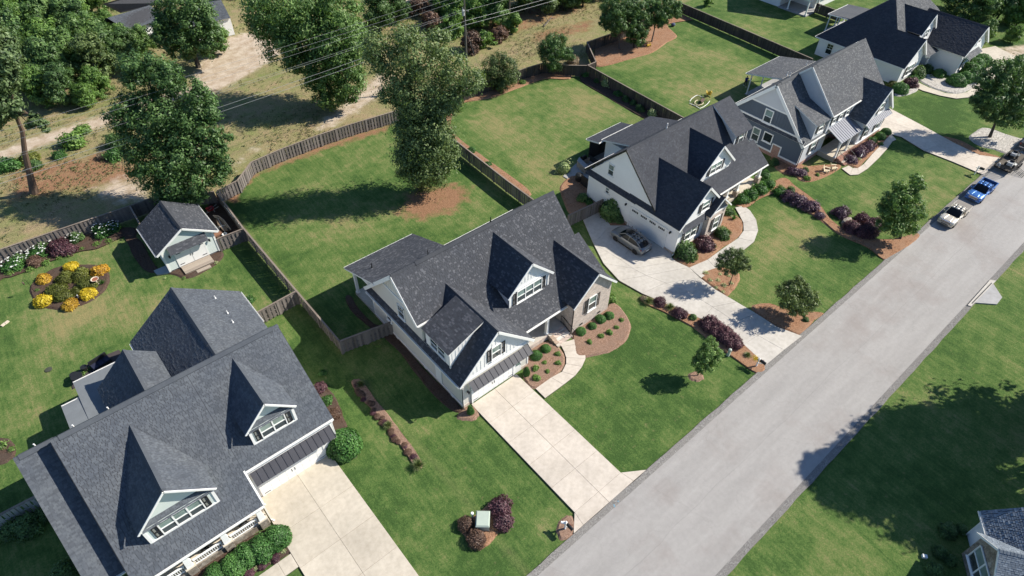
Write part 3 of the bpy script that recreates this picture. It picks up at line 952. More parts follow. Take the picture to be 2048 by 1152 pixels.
bed("mulch_bed", [(1160, 160), (1176, 140), (1240, 178), (1310, 215), (1365, 246), (1350, 254), (1290, 238), (1215, 195)], BARK_MULCH)
bed("mulch_bed", [(1740, 345), (1750, 340)], STRAW) if False else None
bed("mulch_bed", [(1855, 282), (1880, 272), (1925, 282), (1962, 302), (2006, 317), (1985, 320), (1930, 300), (1890, 290)], STRAW)
bed("pebble_bed", [(1937, 274), (1952, 262), (1965, 255), (1985, 258), (2012, 268), (2040, 277), (2046, 280), (2018, 306), (1990, 300), (1955, 290)], PEBBLE)
bed("pebble_bed", [(1838, 160), (1848, 150), (1870, 150), (1895, 160), (1905, 152), (1935, 140), (1966, 130), (1975, 140), (1960, 165), (1935, 182), (1915, 187), (1890, 184), (1862, 175)], PEBBLE)
bed("pebble_bed", [(1788, 187), (1800, 183), (1820, 178), (1838, 174), (1834, 182), (1815, 190), (1795, 193)], PEBBLE)
bed("mulch_bed", [(345, 1160), (400, 1120), (470, 1085), (560, 1050), (596, 1090), (575, 1110), (500, 1152), (440, 1185)], BARK_MULCH)
bed("mulch_bed", [(630, 765), (650, 772), (672, 795), (690, 840), (715, 905), (700, 920), (668, 915), (660, 860), (640, 810)], BARK_MULCH)
bed("mulch_bed", [(-20, 880), (10, 875), (28, 885), (32, 905), (22, 920), (-10, 930)], BARK_MULCH)
bed("mulch_bed", [(1375, 750), (1388, 742), (1402, 745), (1409, 756), (1398, 763), (1382, 761)], OLD_MULCH)
for cx, cy, rx in ((1128, 345, 10), (1112, 368, 9)):
 pass
WEED = []
WT = []
n_ = 60000
wx, wy = rng.uniform(-40, 140, n_), rng.uniform(70, 150, n_)
fi = np.clip(((wx - gx[5]) / 0.55 + 5).astype(int), 0, nx - 1)
fj = np.clip(((wy - gy[5]) / 0.55 + 5).astype(int), 0, ny - 1)
cl = np.sin(wx * 0.21 + 2 * np.sin(wy * 0.13)) * np.sin(wy * 0.27 + wx * 0.07)
ok = (A["litter"][fj, fi] > 0.9) & (A["sand"][fj, fi] < 0.3) & (cl + rng.normal(size=n_) * 0.35 > 0.15)
wx, wy = wx[ok], wy[ok]
wp_ = np.repeat(np.stack([wx, wy, np.full_like(wx, 0.03)], -1), 5, 0)
wp_ += rng.normal(size=wp_.shape) * np.array([0.14, 0.14, 0.0]) + np.array([0, 0, 1]) * rng.uniform(0, 0.14, (len(wp_), 1))
#  BUILDING KIT
Z3 = Vector((0, 0, 1))
def roof_slope(parent, eL, eR, tR, tL, sh, thick=0.16, fascia=None, tab=0.26, expo=0.145, shingled=True, name="roof_slope"):
 """one plane of a roof: deck with pale fascia, covered with overlapping shingle courses (real tabs)"""
 eL, eR, tR, tL = map(Vector, (eL, eR, tR, tL))
 n = (eR - eL).cross(tL - eL)
 if n.z < 0:
  eL, eR, tR, tL = eR, eL, tL, tR
  n = -n
  n = (eR - eL).cross(tL - eL)
 n.normalize()
 fm = fascia or WHITE
 mb = MB()
 lo = [p - n * thick for p in (eL, eR, tR, tL)]
 hi = [eL, eR, tR, tL]
 mb.face(hi, 0, 0.5)
 mb.face(list(reversed(lo)), 1, 0.5)
 for i in range(4):
  j = (i + 1) % 4
  if (hi[i] - hi[j]).length > 0.01:
   mb.face([lo[i], lo[j], hi[j], hi[i]], 1, 0.5)
 ro = mb.build(name, [ROOF_DECK, fm], parent)
 if not shingled:
  return ro
 off = ORG[parent.name]
 up = ((tL + tR) / 2 - (eL + eR) / 2)
 H = up.length
 nrow = max(1, int(H / expo))
 Vq, T = [], []
 lift = 0.016
 for i in range(nrow + 1):
  t0 = i * expo / H
  if t0 >= 0.999:
   break
  t1 = min(1.0, t0 + expo * 1.06 / H)
  a0, b0 = eL.lerp(tL, t0), eR.lerp(tR, t0)
  a1, b1 = eL.lerp(tL, t1), eR.lerp(tR, t1)
  if i == 0:
   a0 -= up.normalized() * 0.02
   b0 -= up.normalized() * 0.02
  L = (b0 - a0).length
  if L < 0.05:
   continue
  k = max(1, int(L / tab))
  w = rng.uniform(0.55, 1.45, k)
  e = np.concatenate([[0], np.cumsum(w) / w.sum()])
  raise_ = rng.choice([0.0, 0.0, 0.011], k)
  tn = rng.random(k)
  A0, B0, A1, B1, N_ = (np.array(q - off) if q is not n else np.array(q) for q in (a0, b0, a1, b1, n))
  for j in range(k):
   h = lift + raise_[j]
   p0 = A0 + (B0 - A0) * e[j]
   p1 = A0 + (B0 - A0) * (e[j + 1] - 0.004)
   q1 = A1 + (B1 - A1) * (e[j + 1] - 0.004)
   q0 = A1 + (B1 - A1) * e[j]
   P0, P1 = p0 + N_ * h, p1 + N_ * h
   Q0, Q1 = q0 + N_ * 0.004, q1 + N_ * 0.004
   Vq += [P0, P1, Q1, Q0, p0, p1, P1, P0]
   T += [tn[j], tn[j] * 0.4]
   if raise_[j] > 0:
    Vq += [p1, q1, Q1, P1]
    T += [tn[j] * 0.5]
 me = quads_mesh("shingles", np.array(Vq), np.array(T), sh)
 put("shingles", me, ro, kind='stuff')
 return ro
def ridge_cap(parent, a, b, sh, w=0.17, slope=0.8, vent=None):
 """row of bent cap shingles; `vent` adds the raised black ridge vent"""
 a, b = Vector(a), Vector(b)
 d = (b - a).normalized()
 s = d.cross(Z3).normalized()
 L = (b - a).length
 mb = MB()
 k = int(L / 0.22)
 for i in range(k):
  p = a + d * (L * i / k)
  q = a + d * (L * (i + 1) / k + 0.03)
  z0, z1 = 0.055, 0.035
  for sg in (1, -1):
   e0 = p + s * (sg * w) - Z3 * (w * slope) + Z3 * z0
   e1 = q + s * (sg * w) - Z3 * (w * slope) + Z3 * z1
   f = [p + Z3 * z0, e0, e1, q + Z3 * z1]
   mb.face(f if sg < 0 else list(reversed(f)), 0, random.uniform(0.0, 0.25))
  mb.face([p + Z3 * z0, p + s * w - Z3 * (w * slope) + Z3 * z0, p - Z3 * (w * slope * 0.6), p - s * w - Z3 * (w * slope) + Z3 * z0])
 o = mb.build("ridge_cap", sh, parent)
 if vent:
  v0, v1 = a + d * vent[0], b - d * vent[1]
  mb = MB()
  w2 = w * 1.35
  for sg in (1, -1):
   P = [v0 + Z3 * 0.10, v0 + s * (sg * w2) - Z3 * (w2 * slope - 0.085), v1 + s * (sg * w2) - Z3 * (w2 * slope - 0.085), v1 + Z3 * 0.10]
   mb.prism(P, Vector((0, 0, -0.07)), tint=0.02)
  mb.build("ridge_vent", sh, parent)
 return o
def gable_roof_y(parent, xl, xm, xr, zl, zm, zr, y0, y1, sh, thick=0.16, cap=True, vent=None, y1r=None):
 """gable roof whose ridge runs along Y from y0 (front) to y1"""
 roof_slope(parent, (xl, y0, zl), (xl, y1, zl), (xm, y1 if y1r is None else y1r, zm), (xm, y0, zm), sh, thick)
 roof_slope(parent, (xr, y0, zr), (xr, y1, zr), (xm, y1 if y1r is None else y1r, zm), (xm, y0, zm), sh, thick)
 if cap:
  ridge_cap(parent, (xm, y0, zm), (xm, y1 if y1r is None else y1r, zm), sh, slope=(zm - zl) / (xm - xl), vent=vent)
def rake_trim(parent, pts, w=0.22, t=0.05, n=(0, -1, 0), mat=None):
 """flat boards following a gable edge"""
 mb = MB()
 n = Vector(n)
 for a, b in zip(pts[:-1], pts[1:]):
  a, b = Vector(a), Vector(b)
  d = (b - a).normalized()
  v = n.cross(d)
  mb.obox((a + b) / 2 - Vector((0, 0, w / 2 + 0.03)) + n * (t / 2), d, v, n, (b - a).length / 2, w / 2, t / 2)
 return mb.build("rake_board", mat or WHITE, parent)
def wall_box(parent, x0, x1, y0, y1, z0, z1, mat, name="wall"):
 return MB().box(x0, x1, y0, y1, z0, z1).build(name, mat, parent)
def gable_wall_y(parent, poly, y, mat, depth=0.15, name="gable_wall"):
 """polygon of (x, z) facing -Y with its face at y"""
 return MB().prism([(x, y, z) for x, z in poly], (0, depth, 0)).build(name, mat, parent)
def gable_wall_x(parent, poly, x, mat, depth=0.15, name="gable_wall"):
 """polygon of (y, z) facing -X with its face at x"""
 return MB().prism([(x, y, z) for y, z in poly], (depth, 0, 0)).build(name, mat, parent)
def battens_y(parent, poly, y, mat, pitch=0.4, face=-1):
 """vertical battens on a gable facing -Y (poly of x,z, convex)"""
 xs = [p[0] for p in poly]
 mb = MB()
 x = min(xs) + pitch * 0.6
 while x < max(xs) - 0.1:
  zs = []
  for i in range(len(poly)):
   (xa, za), (xb, zb) = poly[i], poly[(i + 1) % len(poly)]
   if (xa - x) * (xb - x) < 0:
    zs.append(za + (zb - za) * (x - xa) / (xb - xa))
  if len(zs) >= 2 and max(zs) - min(zs) > 0.1:
   mb.box(x - 0.025, x + 0.025, y - 0.03, y + 0.01, min(zs), max(zs))
  x += pitch
 return mb.build("batten", mat, parent, kind='stuff')
def battens_x(parent, poly, x, mat, pitch=0.4):
 ys = [p[0] for p in poly]
 mb = MB()
 y = min(ys) + pitch * 0.6
 while y < max(ys) - 0.1:
  zs = []
  for i in range(len(poly)):
   (ya, za), (yb, zb) = poly[i], poly[(i + 1) % len(poly)]
   if (ya - y) * (yb - y) < 0:
    zs.append(za + (zb - za) * (y - ya) / (yb - ya))
  if len(zs) >= 2 and max(zs) - min(zs) > 0.1:
   mb.box(x - 0.03, x + 0.01, y - 0.025, y + 0.025, min(zs), max(zs))
  y += pitch
 return mb.build("batten", mat, parent, kind='stuff')
DIRS = {'-y': (Vector((1, 0, 0)), Vector((0, -1, 0))), '+y': (Vector((-1, 0, 0)), Vector((0, 1, 0))),
  '-x': (Vector((0, -1, 0)), Vector((-1, 0, 0))), '+x': (Vector((0, 1, 0)), Vector((1, 0, 0)))}
def window(parent, c, facing, w, h, cols=1, shutters=False, grid=None, up=None, lo=None, sill=True, trim=0.08, sash=True, upgrid=True):
 """double-hung windows in a row: frame with mullions > panes (two sashes each), muntins, sill; shutters beside it"""
 u, n = DIRS[facing] if isinstance(facing, str) else facing
 c = Vector(c)
 F = MB()
 for s in (-1, 1):
  F.obox(c + u * (s * (w / 2 + trim / 2)) + n * 0.035, u, Z3, n, trim / 2, h / 2 + trim, 0.045)
  F.obox(c + Z3 * (s * (h / 2 + trim / 2)) + n * 0.034, u, Z3, n, w / 2 + trim, trim / 2, 0.043)
 cw = w / cols
 for i in range(1, cols):
  F.obox(c + u * (-w / 2 + cw * i) + n * 0.03, u, Z3, n, 0.05, h / 2, 0.04)
 if sash:
  F.obox(c + n * 0.03, u, Z3, n, w / 2, 0.035, 0.035)
 fr = F.build("window", WHITE, parent)
 P = {0: MB(), 1: MB()}
 for i in range(cols):
  cx = c + u * (-w / 2 + cw * (i + 0.5))
  if sash:
   for s, m in ((1, up or GLASS_UP), (-1, lo or GLASS_LO)):
    p = MB().obox(cx + Z3 * (s * h / 4) + n * 0.004, u, Z3, n, cw / 2 - 0.01, h / 4 - 0.01, 0.012)
    p.build("pane", m, fr)
  else:
   MB().obox(cx + n * 0.004, u, Z3, n, cw / 2 - 0.01, h / 2 - 0.01, 0.012).build("pane", lo or GLASS_LO, fr)
 if grid:
  g = MB()
  gx_, gz_ = grid
  for i in range(cols):
   cx = c + u * (-w / 2 + cw * (i + 0.5))
   rows = ((1,),) if True else ()
   zc, hh = (h / 4, h / 4) if (sash and upgrid) else (0, h / 2)
   for k in range(1, gx_):
    g.obox(cx + u * (-cw / 2 + cw * k / gx_) + Z3 * zc + n * 0.022, u, Z3, n, 0.012, hh, 0.01)
   for k in range(1, gz_):
    g.obox(cx + Z3 * (zc - hh + 2 * hh * k / gz_) + n * 0.021, u, Z3, n, cw / 2, 0.012, 0.009)
  g.build("muntin", WHITE, fr)
 if sill:
  MB().obox(c - Z3 * (h / 2 + trim + 0.03) + n * 0.06, u, Z3, n, w / 2 + trim + 0.06, 0.035, 0.08).build("sill", WHITE, fr)
 if shutters:
  sw = 0.42
  for s in (-1, 1):
   sc = c + u * (s * (w / 2 + trim + sw / 2 + 0.02)) + n * 0.03
   S = MB()
   for q in (-1, 1):
    S.obox(sc + u * (q * (sw / 2 - 0.035)), u, Z3, n, 0.035, h / 2, 0.03)
   for q in (-1, -0.05, 1):
    S.obox(sc + Z3 * (q * (h / 2 - 0.04)), u, Z3, n, sw / 2, 0.04, 0.028)
   k = max(6, int(h / 0.11))
   for i in range(k):
    S.obox(sc + Z3 * (-h / 2 + h * (i + 0.5) / k), u, (Z3 + n * 0.5).normalized(), (n - Z3 * 0.5).normalized(), sw / 2 - 0.05, 0.045, 0.006)
   S.build("shutter", SHUTTER, parent)
 return fr
def garage_door(parent, c, facing, w, h, lights=False, mat=None, decor=False):
 u, n = DIRS[facing]
 c = Vector(c)
 D = MB()
 ph = h / 4
 for i in range(4):
  D.obox(c + Z3 * (-h / 2 + ph * (i + 0.5)), u, Z3, n, w / 2, ph / 2 - 0.008, 0.03)
  k = 8
  for j in range(k):
   D.obox(c + Z3 * (-h / 2 + ph * (i + 0.5)) + u * (-w / 2 + w * (j + 0.5) / k) + n * 0.03, u, Z3, n, w / k / 2 - 0.06, ph / 2 - 0.07, 0.012)
 d = D.build("garage_door", mat or WHITE, parent)
 T = MB()
 for s in (-1, 1):
  T.obox(c + u * (s * (w / 2 + 0.08)) + n * 0.03, u, Z3, n, 0.08, h / 2 + 0.1, 0.05)
 T.obox(c + Z3 * (h / 2 + 0.06) + n * 0.032, u, Z3, n, w / 2, 0.06, 0.048)
 T.build("door_trim", WHITE, d)
 if decor:
  for s in (-1, 1):
   MB().obox(c + u * (s * 0.13) - Z3 * 0.12 + n * 0.05, u, Z3, n, 0.02, 0.16, 0.015).build("handle", IRON, d)
   for q in (-0.38, 0.28):
    MB().obox(c + u * (s * (w / 2 - 0.28)) + Z3 * (q * h) + n * 0.05, u, Z3, n, 0.24, 0.03, 0.012).build("hinge", IRON, d)
 if lights:
  for g in range(4):
   for k in range(4):
    MB().obox(c + Z3 * (h * 0.39) + u * (-w / 2 + w * (g + 0.5) / 4 + (k - 1.5) * 0.235) + n * 0.045, u, Z3, n, 0.085, 0.13, 0.012).build("pane", GLASS_DK, d)
 return d
def wall_lamp(parent, c, facing):
 u, n = DIRS[facing]
 c = Vector(c)
 m = MB()
 m.obox(c + n * 0.02, u, Z3, n, 0.07, 0.12, 0.02)
 m.bar(c + n * 0.03 + Z3 * 0.08, c + n * 0.20 + Z3 * 0.16, 0.025)
 m.lathe(c + n * 0.2 - Z3 * 0.16, [(0.03, 0), (0.075, 0.03), (0.10, 0.26), (0.11, 0.27), (0.02, 0.36)], 6)
 lp = m.build("wall_lamp", IRON, parent)
 MB().lathe(c + n * 0.2 - Z3 * 0.12, [(0.06, 0), (0.085, 0.2)], 6).build("lamp_glass", GLASS_LO, lp)
 return lp
def downspout(parent, x, y, z0, z1, mat=None, nx=0, ny=-1):
 m = MB()
 m.bar((x, y, z0 + 0.1), (x, y, z1 - 0.25), 0.08, 0.06)
 m.bar((x, y, z0 + 0.12), (x + nx * 0.25, y + ny * 0.25, z0 + 0.03), 0.08, 0.06)
 m.bar((x, y, z1 - 0.27), (x + nx * 0.22, y + ny * 0.22, z1), 0.08, 0.06)
 return m.build("downspout", mat or BLACK, parent)
def gutter(parent, a, b, mat=None, out=(0, -1, 0)):
 a, b, o = Vector(a), Vector(b), Vector(out)
 m = MB()
 d = (b - a).normalized()
 L = (b - a).length / 2
 c = (a + b) / 2
 m.obox(c + o * 0.07 - Z3 * 0.14, d, o, Z3, L, 0.06, 0.012)
 m.obox(c + o * 0.13 - Z3 * 0.09, d, o, Z3, L, 0.012, 0.065)
 m.obox(c + o * 0.012 - Z3 * 0.09, d, o, Z3, L, 0.012, 0.06)
 return m.build("gutter", mat or WHITE, parent)
def seam_awning(parent, top_a, top_b, bot_a, bot_b, mat, k=11):
 """standing-seam metal awning: every pan a part"""
 ta, tb, ba, bb = map(Vector, (top_a, top_b, bot_a, bot_b))
 n = (tb - ta).cross(ba - ta)
 if n.z < 0:
  n = -n
 n.normalize()
 m = MB()
 m.prism([ta, tb, bb, ba], -n * 0.05)
 aw = m.build("awning", WHITE, parent)
 for i in range(k):
  t0, t1 = i / k, (i + 1) / k
  P = [ta.lerp(tb, t0 + 0.002), ta.lerp(tb, t1 - 0.002), ba.lerp(bb, t1 - 0.002), ba.lerp(bb, t0 + 0.002)]
  m = MB()
  m.prism([p + n * 0.003 for p in P], n * 0.012)
  a, b = P[1] + n * 0.03, P[2] + n * 0.03
  m.bar(a, b, 0.03, 0.05, up=n)
  m.build("roof_pan", mat, aw)
 return aw
def vent_pipe(parent, p, h=0.4, mat=None, r=0.05):
 m = MB()
 m.lathe(Vector(p) - Z3 * 0.15, [(r, 0), (r, h + 0.15)], 8)
 m.lathe(Vector(p), [(r * 2.2, -0.03), (r * 1.3, 0.10)], 8)
 return m.build("vent_pipe", mat or WHITE, parent)
def post(parent, x, y, z0, z1, w=0.2, mat=None, base=None):
 m = MB()
 m.box(x - w / 2, x + w / 2, y - w / 2, y + w / 2, z0, z1)
 m.box(x - w / 2 - 0.05, x + w / 2 + 0.05, y - w / 2 - 0.05, y + w / 2 + 0.05, z0, z0 + 0.15)
 m.box(x - w / 2 - 0.05, x + w / 2 + 0.05, y - w / 2 - 0.05, y + w / 2 + 0.05, z1 - 0.15, z1)
 return m.build("post", mat or WHITE, parent)
#  MAIN HOUSE (centre)
H1 = thing("house", "cream house with charcoal roof, brick right wing and white garage door, in the middle", "house", (27, 32, 0))
zf = 0.0
wall_box(H1, 18.4, 37.4, 31.2, 42.0, 0.35, 4.15, CREAM_WALL)
wall_box(H1, 18.42, 25.98, 27.36, 31.2, 0.35, 3.95, CREAM_WALL)
wall_box(H1, 31.95, 37.2, 27.5, 31.2, -0.05, 4.3, BRICK)
MB().box(18.36, 37.44, 31.22, 42.04, -0.1, 0.35).build("foundation", BRICK, H1)
MB().box(18.38, 26.02, 27.33, 31.22, -0.1, 0.35).build("foundation", BRICK, H1)
m = MB()
m.box(18.34, 18.4, 27.3, 42.05, 0.28, 0.44)
m.build("base_trim", WHITE, H1)
for x, y in ((18.42, 27.38), (18.42, 41.98), (26.0, 27.38)):
 MB().box(x - 0.07, x + 0.07, y - 0.07, y + 0.07, 0.3, 3.9).build("corner_board", WHITE, H1)
gl = [(41.9, 4.1), (36.5, 9.75), (33.05, 6.3), (33.05, 4.1)]
gable_wall_x(H1, gl, 18.4, CREAM_WALL)
battens_x(H1, [(39.2, 6.9), (36.5, 9.7), (33.75, 6.9)], 18.4, CREAM_WALL, 0.4)
MB().box(18.33, 18.4, 33.8, 39.3, 6.78, 6.95).build("frieze_board", WHITE, H1)
gable_wall_x(H1, [(41.9, 4.1), (36.5, 9.75), (33.05, 6.3), (33.05, 4.1)], 36.85, CREAM_WALL)
MB().box(18.45, 36.8, 32.95, 33.1, 4.0, 6.3).build("wall", CREAM_WALL, H1)
for xr in (37.15,):
 roof_slope(H1, (17.95, 33.0, 6.5), (xr, 33.0, 6.5), (xr, 36.5, 10.0), (17.95, 36.5, 10.0), SH_H1)
roof_slope(H1, (22.3, 28.3, 3.60), (37.75, 28.3, 3.60), (37.75, 33.05, 6.52), (22.3, 33.05, 6.52), SH_H1)
roof_slope(H1, (17.95, 42.4, 4.1), (37.15, 42.4, 4.1), (37.15, 36.5, 10.0), (17.95, 36.5, 10.0), SH_H1)
ridge_cap(H1, (18.0, 36.5, 10.0), (37.15, 36.5, 10.0), SH_H1, slope=1.0, vent=(2.5, 1.0))
rake_trim(H1, [(17.95, 42.4, 4.1), (17.95, 36.5, 10.0), (17.95, 33.0, 6.5)], 0.36, 0.04, (-1, 0, 0))
gutter(H1, (25.9, 28.3, 3.58), (31.8, 28.3, 3.58))
gutter(H1, (26.4, 42.4, 4.08), (37.1, 42.4, 4.08), out=(0, 1, 0))
gutter(H1, (18.0, 33.0, 6.48), (20.4, 33.0, 6.48))
gable_wall_y(H1, [(18.45, 3.6), (26.0, 3.6), (26.0, 3.95), (22.2, 7.65), (18.45, 3.95)], 27.35, WHITE_WALL)
battens_y(H1, [(18.6, 3.9), (25.9, 3.9), (22.2, 7.6)], 27.35, WHITE_WALL, 0.42)
gable_roof_y(H1, 18.0, 22.2, 26.45, 3.72, 7.92, 3.72, 27.05, 35.4, SH_H1)
rake_trim(H1, [(18.0, 27.05, 3.72), (22.2, 27.05, 7.92), (26.45, 27.05, 3.72)], 0.24)
roof_slope(H1, (18.0, 35.4, 3.72), (18.0, 42.2, 3.72), (18.55, 42.2, 4.27), (18.55, 35.4, 4.27), SH_H1, 0.10)
gutter(H1, (18.0, 27.1, 3.70), (18.0, 42.2, 3.70), WHITE, (-1, 0, 0))
downspout(H1, 18.36, 27.30, 0.0, 3.6, BLACK, 0, -1)
MB().box(18.42, 26.0, 27.27, 27.35, 3.42, 3.66).build("frieze_board", WHITE, H1)
seam_awning(H1, (19.0, 27.22, 3.36), (25.85, 27.22, 3.36), (19.0, 26.45, 2.78), (25.85, 26.45, 2.78), METAL_DARK, 12)
for x in (19.1, 25.7):
 MB().bar((x, 27.25, 2.3), (x, 26.55, 2.78), 0.07).build("bracket", WHITE, H1)
garage_door(H1, (21.8, 27.30, 1.15), '-y', 4.7, 2.2, decor=True)
d = MB().obox((24.75, 27.30, 1.12), (1, 0, 0), Z3, (0, -1, 0), 0.40, 1.02, 0.04).build("side_door", WHITE, H1)
MB().obox((24.75, 27.24, 1.55), (1, 0, 0), Z3, (0, -1, 0), 0.25, 0.42, 0.02).build("pane", GLASS_UP, d)
MB().obox((25.07, 27.23, 1.05), (1, 0, 0), Z3, (0, -1, 0), 0.03, 0.05, 0.03).build("handle", IRON, d)
wall_lamp(H1, (18.95, 27.33, 2.05), '-y')
window(H1, (22.2, 27.33, 5.05), '-y', 0.95, 1.5, 1, True)
sd = [(18.42, 28.95), (18.42, 32.5)]
MB().hexa([(18.48, 28.98, 4.05), (22.0, 28.98, 7.5), (22.0, 32.6, 7.5), (18.48, 32.6, 4.05),
   (18.48, 28.98, 6.05), (22.0, 28.98, 7.52), (22.0, 32.6, 7.52), (18.48, 32.6, 6.05)]).build("dormer_wall", WHITE_WALL, H1)
battens_y(H1, [(18.5, 4.2), (21.6, 7.25), (18.5, 6.0)], 28.98, WHITE_WALL, 0.38)
roof_slope(H1, (18.2, 28.75, 6.25), (18.2, 32.75, 6.25), (22.15, 32.75, 7.86), (22.15, 28.75, 7.86), SH_H1, 0.14)
window(H1, (18.48, 30.75, 5.15), '-x', 2.1, 1.05, 2, False, None, up=GLASS_LO)
MB().box(18.40, 18.50, 28.9, 29.05, 4.05, 6.0).build("corner_board", WHITE, H1)
gable_wall_y(H1, [(26.45, 4.7), (31.35, 4.7), (31.35, 6.7), (28.9, 9.05), (26.45, 6.7)], 30.62, WHITE_WALL)
battens_y(H1, [(27.0, 7.2), (30.8, 7.2), (28.9, 9.0)], 30.62, WHITE_WALL, 0.38)
MB().hexa([(26.45, 30.7, 4.5), (31.35, 30.7, 4.5), (31.35, 34.2, 6.7), (26.45, 34.2, 6.7),
   (26.45, 30.7, 6.7), (31.35, 30.7, 6.7), (31.35, 34.2, 6.72), (26.45, 34.2, 6.72)]).build("dormer_wall", WHITE_WALL, H1)
gable_roof_y(H1, 26.1, 28.9, 31.7, 6.62, 9.38, 6.62, 30.32, 36.2, SH_H1, 0.14)
rake_trim(H1, [(26.1, 30.32, 6.62), (28.9, 30.32, 9.38), (31.7, 30.32, 6.62)], 0.22)
MB().box(26.5, 31.3, 30.55, 30.62, 6.62, 6.82).build("frieze_board", WHITE, H1)
window(H1, (28.9, 30.60, 5.75), '-y', 3.0, 1.4, 3, True)
for x in (26.5, 31.3):
 MB().box(x - 0.08, x + 0.08, 30.55, 30.66, 4.75, 6.62).build("corner_board", WHITE, H1)
gable_wall_y(H1, [(31.95, 4.2), (37.2, 4.2), (37.2, 4.3), (34.6, 6.75), (31.95, 4.3)], 27.48, BRICK)
gable_roof_y(H1, 31.62, 34.6, 37.58, 4.08, 6.92, 4.08, 27.2, 33.6, SH_H1)
rake_trim(H1, [(31.62, 27.2, 4.08), (34.6, 27.2, 6.92), (37.58, 27.2, 4.08)], 0.2)
window(H1, (34.5, 27.46, 2.85), '-y', 1.0, 1.75, 1, True)
for x in (33.3, 35.85):
 MB().obox((x, 27.47, 0.55), (1, 0, 0), Z3, (0, -1, 0), 0.2, 0.09, 0.02).build("foundation_vent", BLACK, H1)
downspout(H1, 31.9, 27.42, 0.0, 3.9, BLACK, 0, -1)
MB().box(26.05, 31.9, 28.55, 31.2, -0.05, 0.62).build("porch_floor", CONC_GREY, H1)
MB().box(26.05, 30.2, 28.48, 28.56, -0.05, 0.60).build("porch_wall", BRICK, H1)
post(H1, 29.75, 28.75, 0.62, 3.25, 0.28)
MB().box(26.0, 31.95, 28.6, 28.88, 3.1, 3.42).build("porch_beam", WHITE, H1)
MB().box(26.05, 31.9, 28.9, 31.2, 3.40, 3.44).build("porch_ceiling", WHITE_WALL, H1)
d = MB().obox((31.0, 31.17, 1.7), (1, 0, 0), Z3, (0, -1, 0), 0.48, 1.06, 0.03).build("front_door", SHUTTER, H1)
window(H1, (28.2, 31.18, 2.0), '-y', 1.7, 1.6, 2)
st = thing("porch_steps", None, None) if False else None
m = MB()
for i in range(4):
 m.box(30.15, 31.85, 28.5 - 0.34 * (i + 1), 28.54 - 0.34 * i, -0.1, 0.56 - 0.15 * i)
m.build("step", BRICK, H1)
m = MB()
for i in range(5):
 m.box(29.72, 30.13, 28.5 - 0.3 * (i + 1), 28.5 - 0.3 * i, -0.1, 0.62 - 0.11 * i)
m.build("step_wall", BRICK_TAN, H1)
m = MB()
for a, b in (((31.85, 28.9, 0.62), (31.85, 28.5, 0.62)), ((31.85, 28.5, 0.62), (31.85, 27.05, 0.05))):
 a, b = Vector(a), Vector(b)
 m.bar(a + Z3 * 0.95, b + Z3 * 0.95, 0.045)
 m.bar(a + Z3 * 0.12, b + Z3 * 0.12, 0.03)
 k = max(2, int((b - a).length / 0.16))
 for i in range(k + 1):
  p = a.lerp(b, i / k)
  m.bar(p, p + Z3 * 0.95, 0.018 if 0 < i < k else 0.04)
m.build("railing", IRON, H1)
roof_slope(H1, (17.85, 46.2, 3.95), (26.2, 46.2, 3.95), (26.2, 40.0, 6.4), (17.85, 40.0, 6.4), SH_H1, 0.16)
gutter(H1, (17.9, 46.2, 3.92), (26.15, 46.2, 3.92), out=(0, 1, 0))
MB().box(18.4, 26.0, 42.0, 46.0, -0.05, 0.35).build("porch_floor", CONC_GREY, H1)
for x in (18.6, 22.3, 25.9):
 post(H1, x, 45.75, 0.35, 3.6, 0.26)
MB().box(18.45, 26.1, 45.62, 45.9, 3.5, 3.8).build("porch_beam", WHITE, H1)
MB().prism([(18.5, 42.0, 3.7), (18.5, 45.8, 3.7), (18.5, 45.8, 3.85), (18.5, 42.0, 5.3)], (0.1, 0, 0)).build("gable_wall", WHITE_WALL, H1)
window(H1, (18.38, 36.3, 5.25), '-x', 0.95, 1.45, 1, False, (3, 2), up=GLASS_DK, lo=GLASS_DK)
window(H1, (18.38, 38.95, 2.15), '-x', 0.7, 0.55, 1, False, None, lo=GLASS_DK, sash=False)
d = MB().obox((18.36, 30.9, 1.35), (0, -1, 0), Z3, (-1, 0, 0), 0.45, 1.0, 0.03).build("side_door", WHITE_WALL, H1)
for y in (29.0, 33.2, 38.0):
 MB().obox((18.35, y, 0.14), (0, 1, 0), Z3, (-1, 0, 0), 0.2, 0.08, 0.02).build("foundation_vent", WHITE_WALL, H1)
for p in ((24.0, 39.9, 6.6), (31.5, 39.5, 7.1), (19.5, 43.2, 5.2)):
 vent_pipe(H1, p, 0.55, BLACK)
#  LEFT HOUSE (bottom left of the picture)
H0 = thing("house", "blue-grey roofed house with two dormers and railed porch, nearest at the bottom left", "house", (0, 36, 0))
pl = lambda y: 9.5 - 0.70 * (37.9 - y)
wall_box(H0, -8.1, 7.85, 31.0, 42.0, -0.05, 4.35, CREAM_WALL)
wall_box(H0, -10.6, -8.1, 32.6, 42.2, -0.05, 3.4, CREAM_WALL)
MB().box(0.55, 7.9, 30.92, 31.0, -0.1, 4.2).build("wall", WHITE_WALL, H0)
roof_slope(H0, (0.72, 30.75, pl(30.75)), (8.12, 30.75, pl(30.75)), (8.12, 37.9, 9.5), (0.72, 37.9, 9.5), SH_H0)
roof_slope(H0, (-8.5, 28.42, pl(28.42)), (0.72, 28.42, pl(28.42)), (0.72, 37.9, 9.5), (-8.5, 37.9, 9.5), SH_H0)
roof_slope(H0, (-8.5, 42.3, 4.3), (8.12, 42.3, 4.3), (8.12, 37.9, 9.5), (-8.5, 37.9, 9.5), SH_H0)
ridge_cap(H0, (-8.5, 37.9, 9.5), (8.12, 37.9, 9.5), SH_H0, 0.2, 0.7, vent=(0.5, 0.5))
plw = lambda y: 8.7 - 0.70 * (38.75 - y)
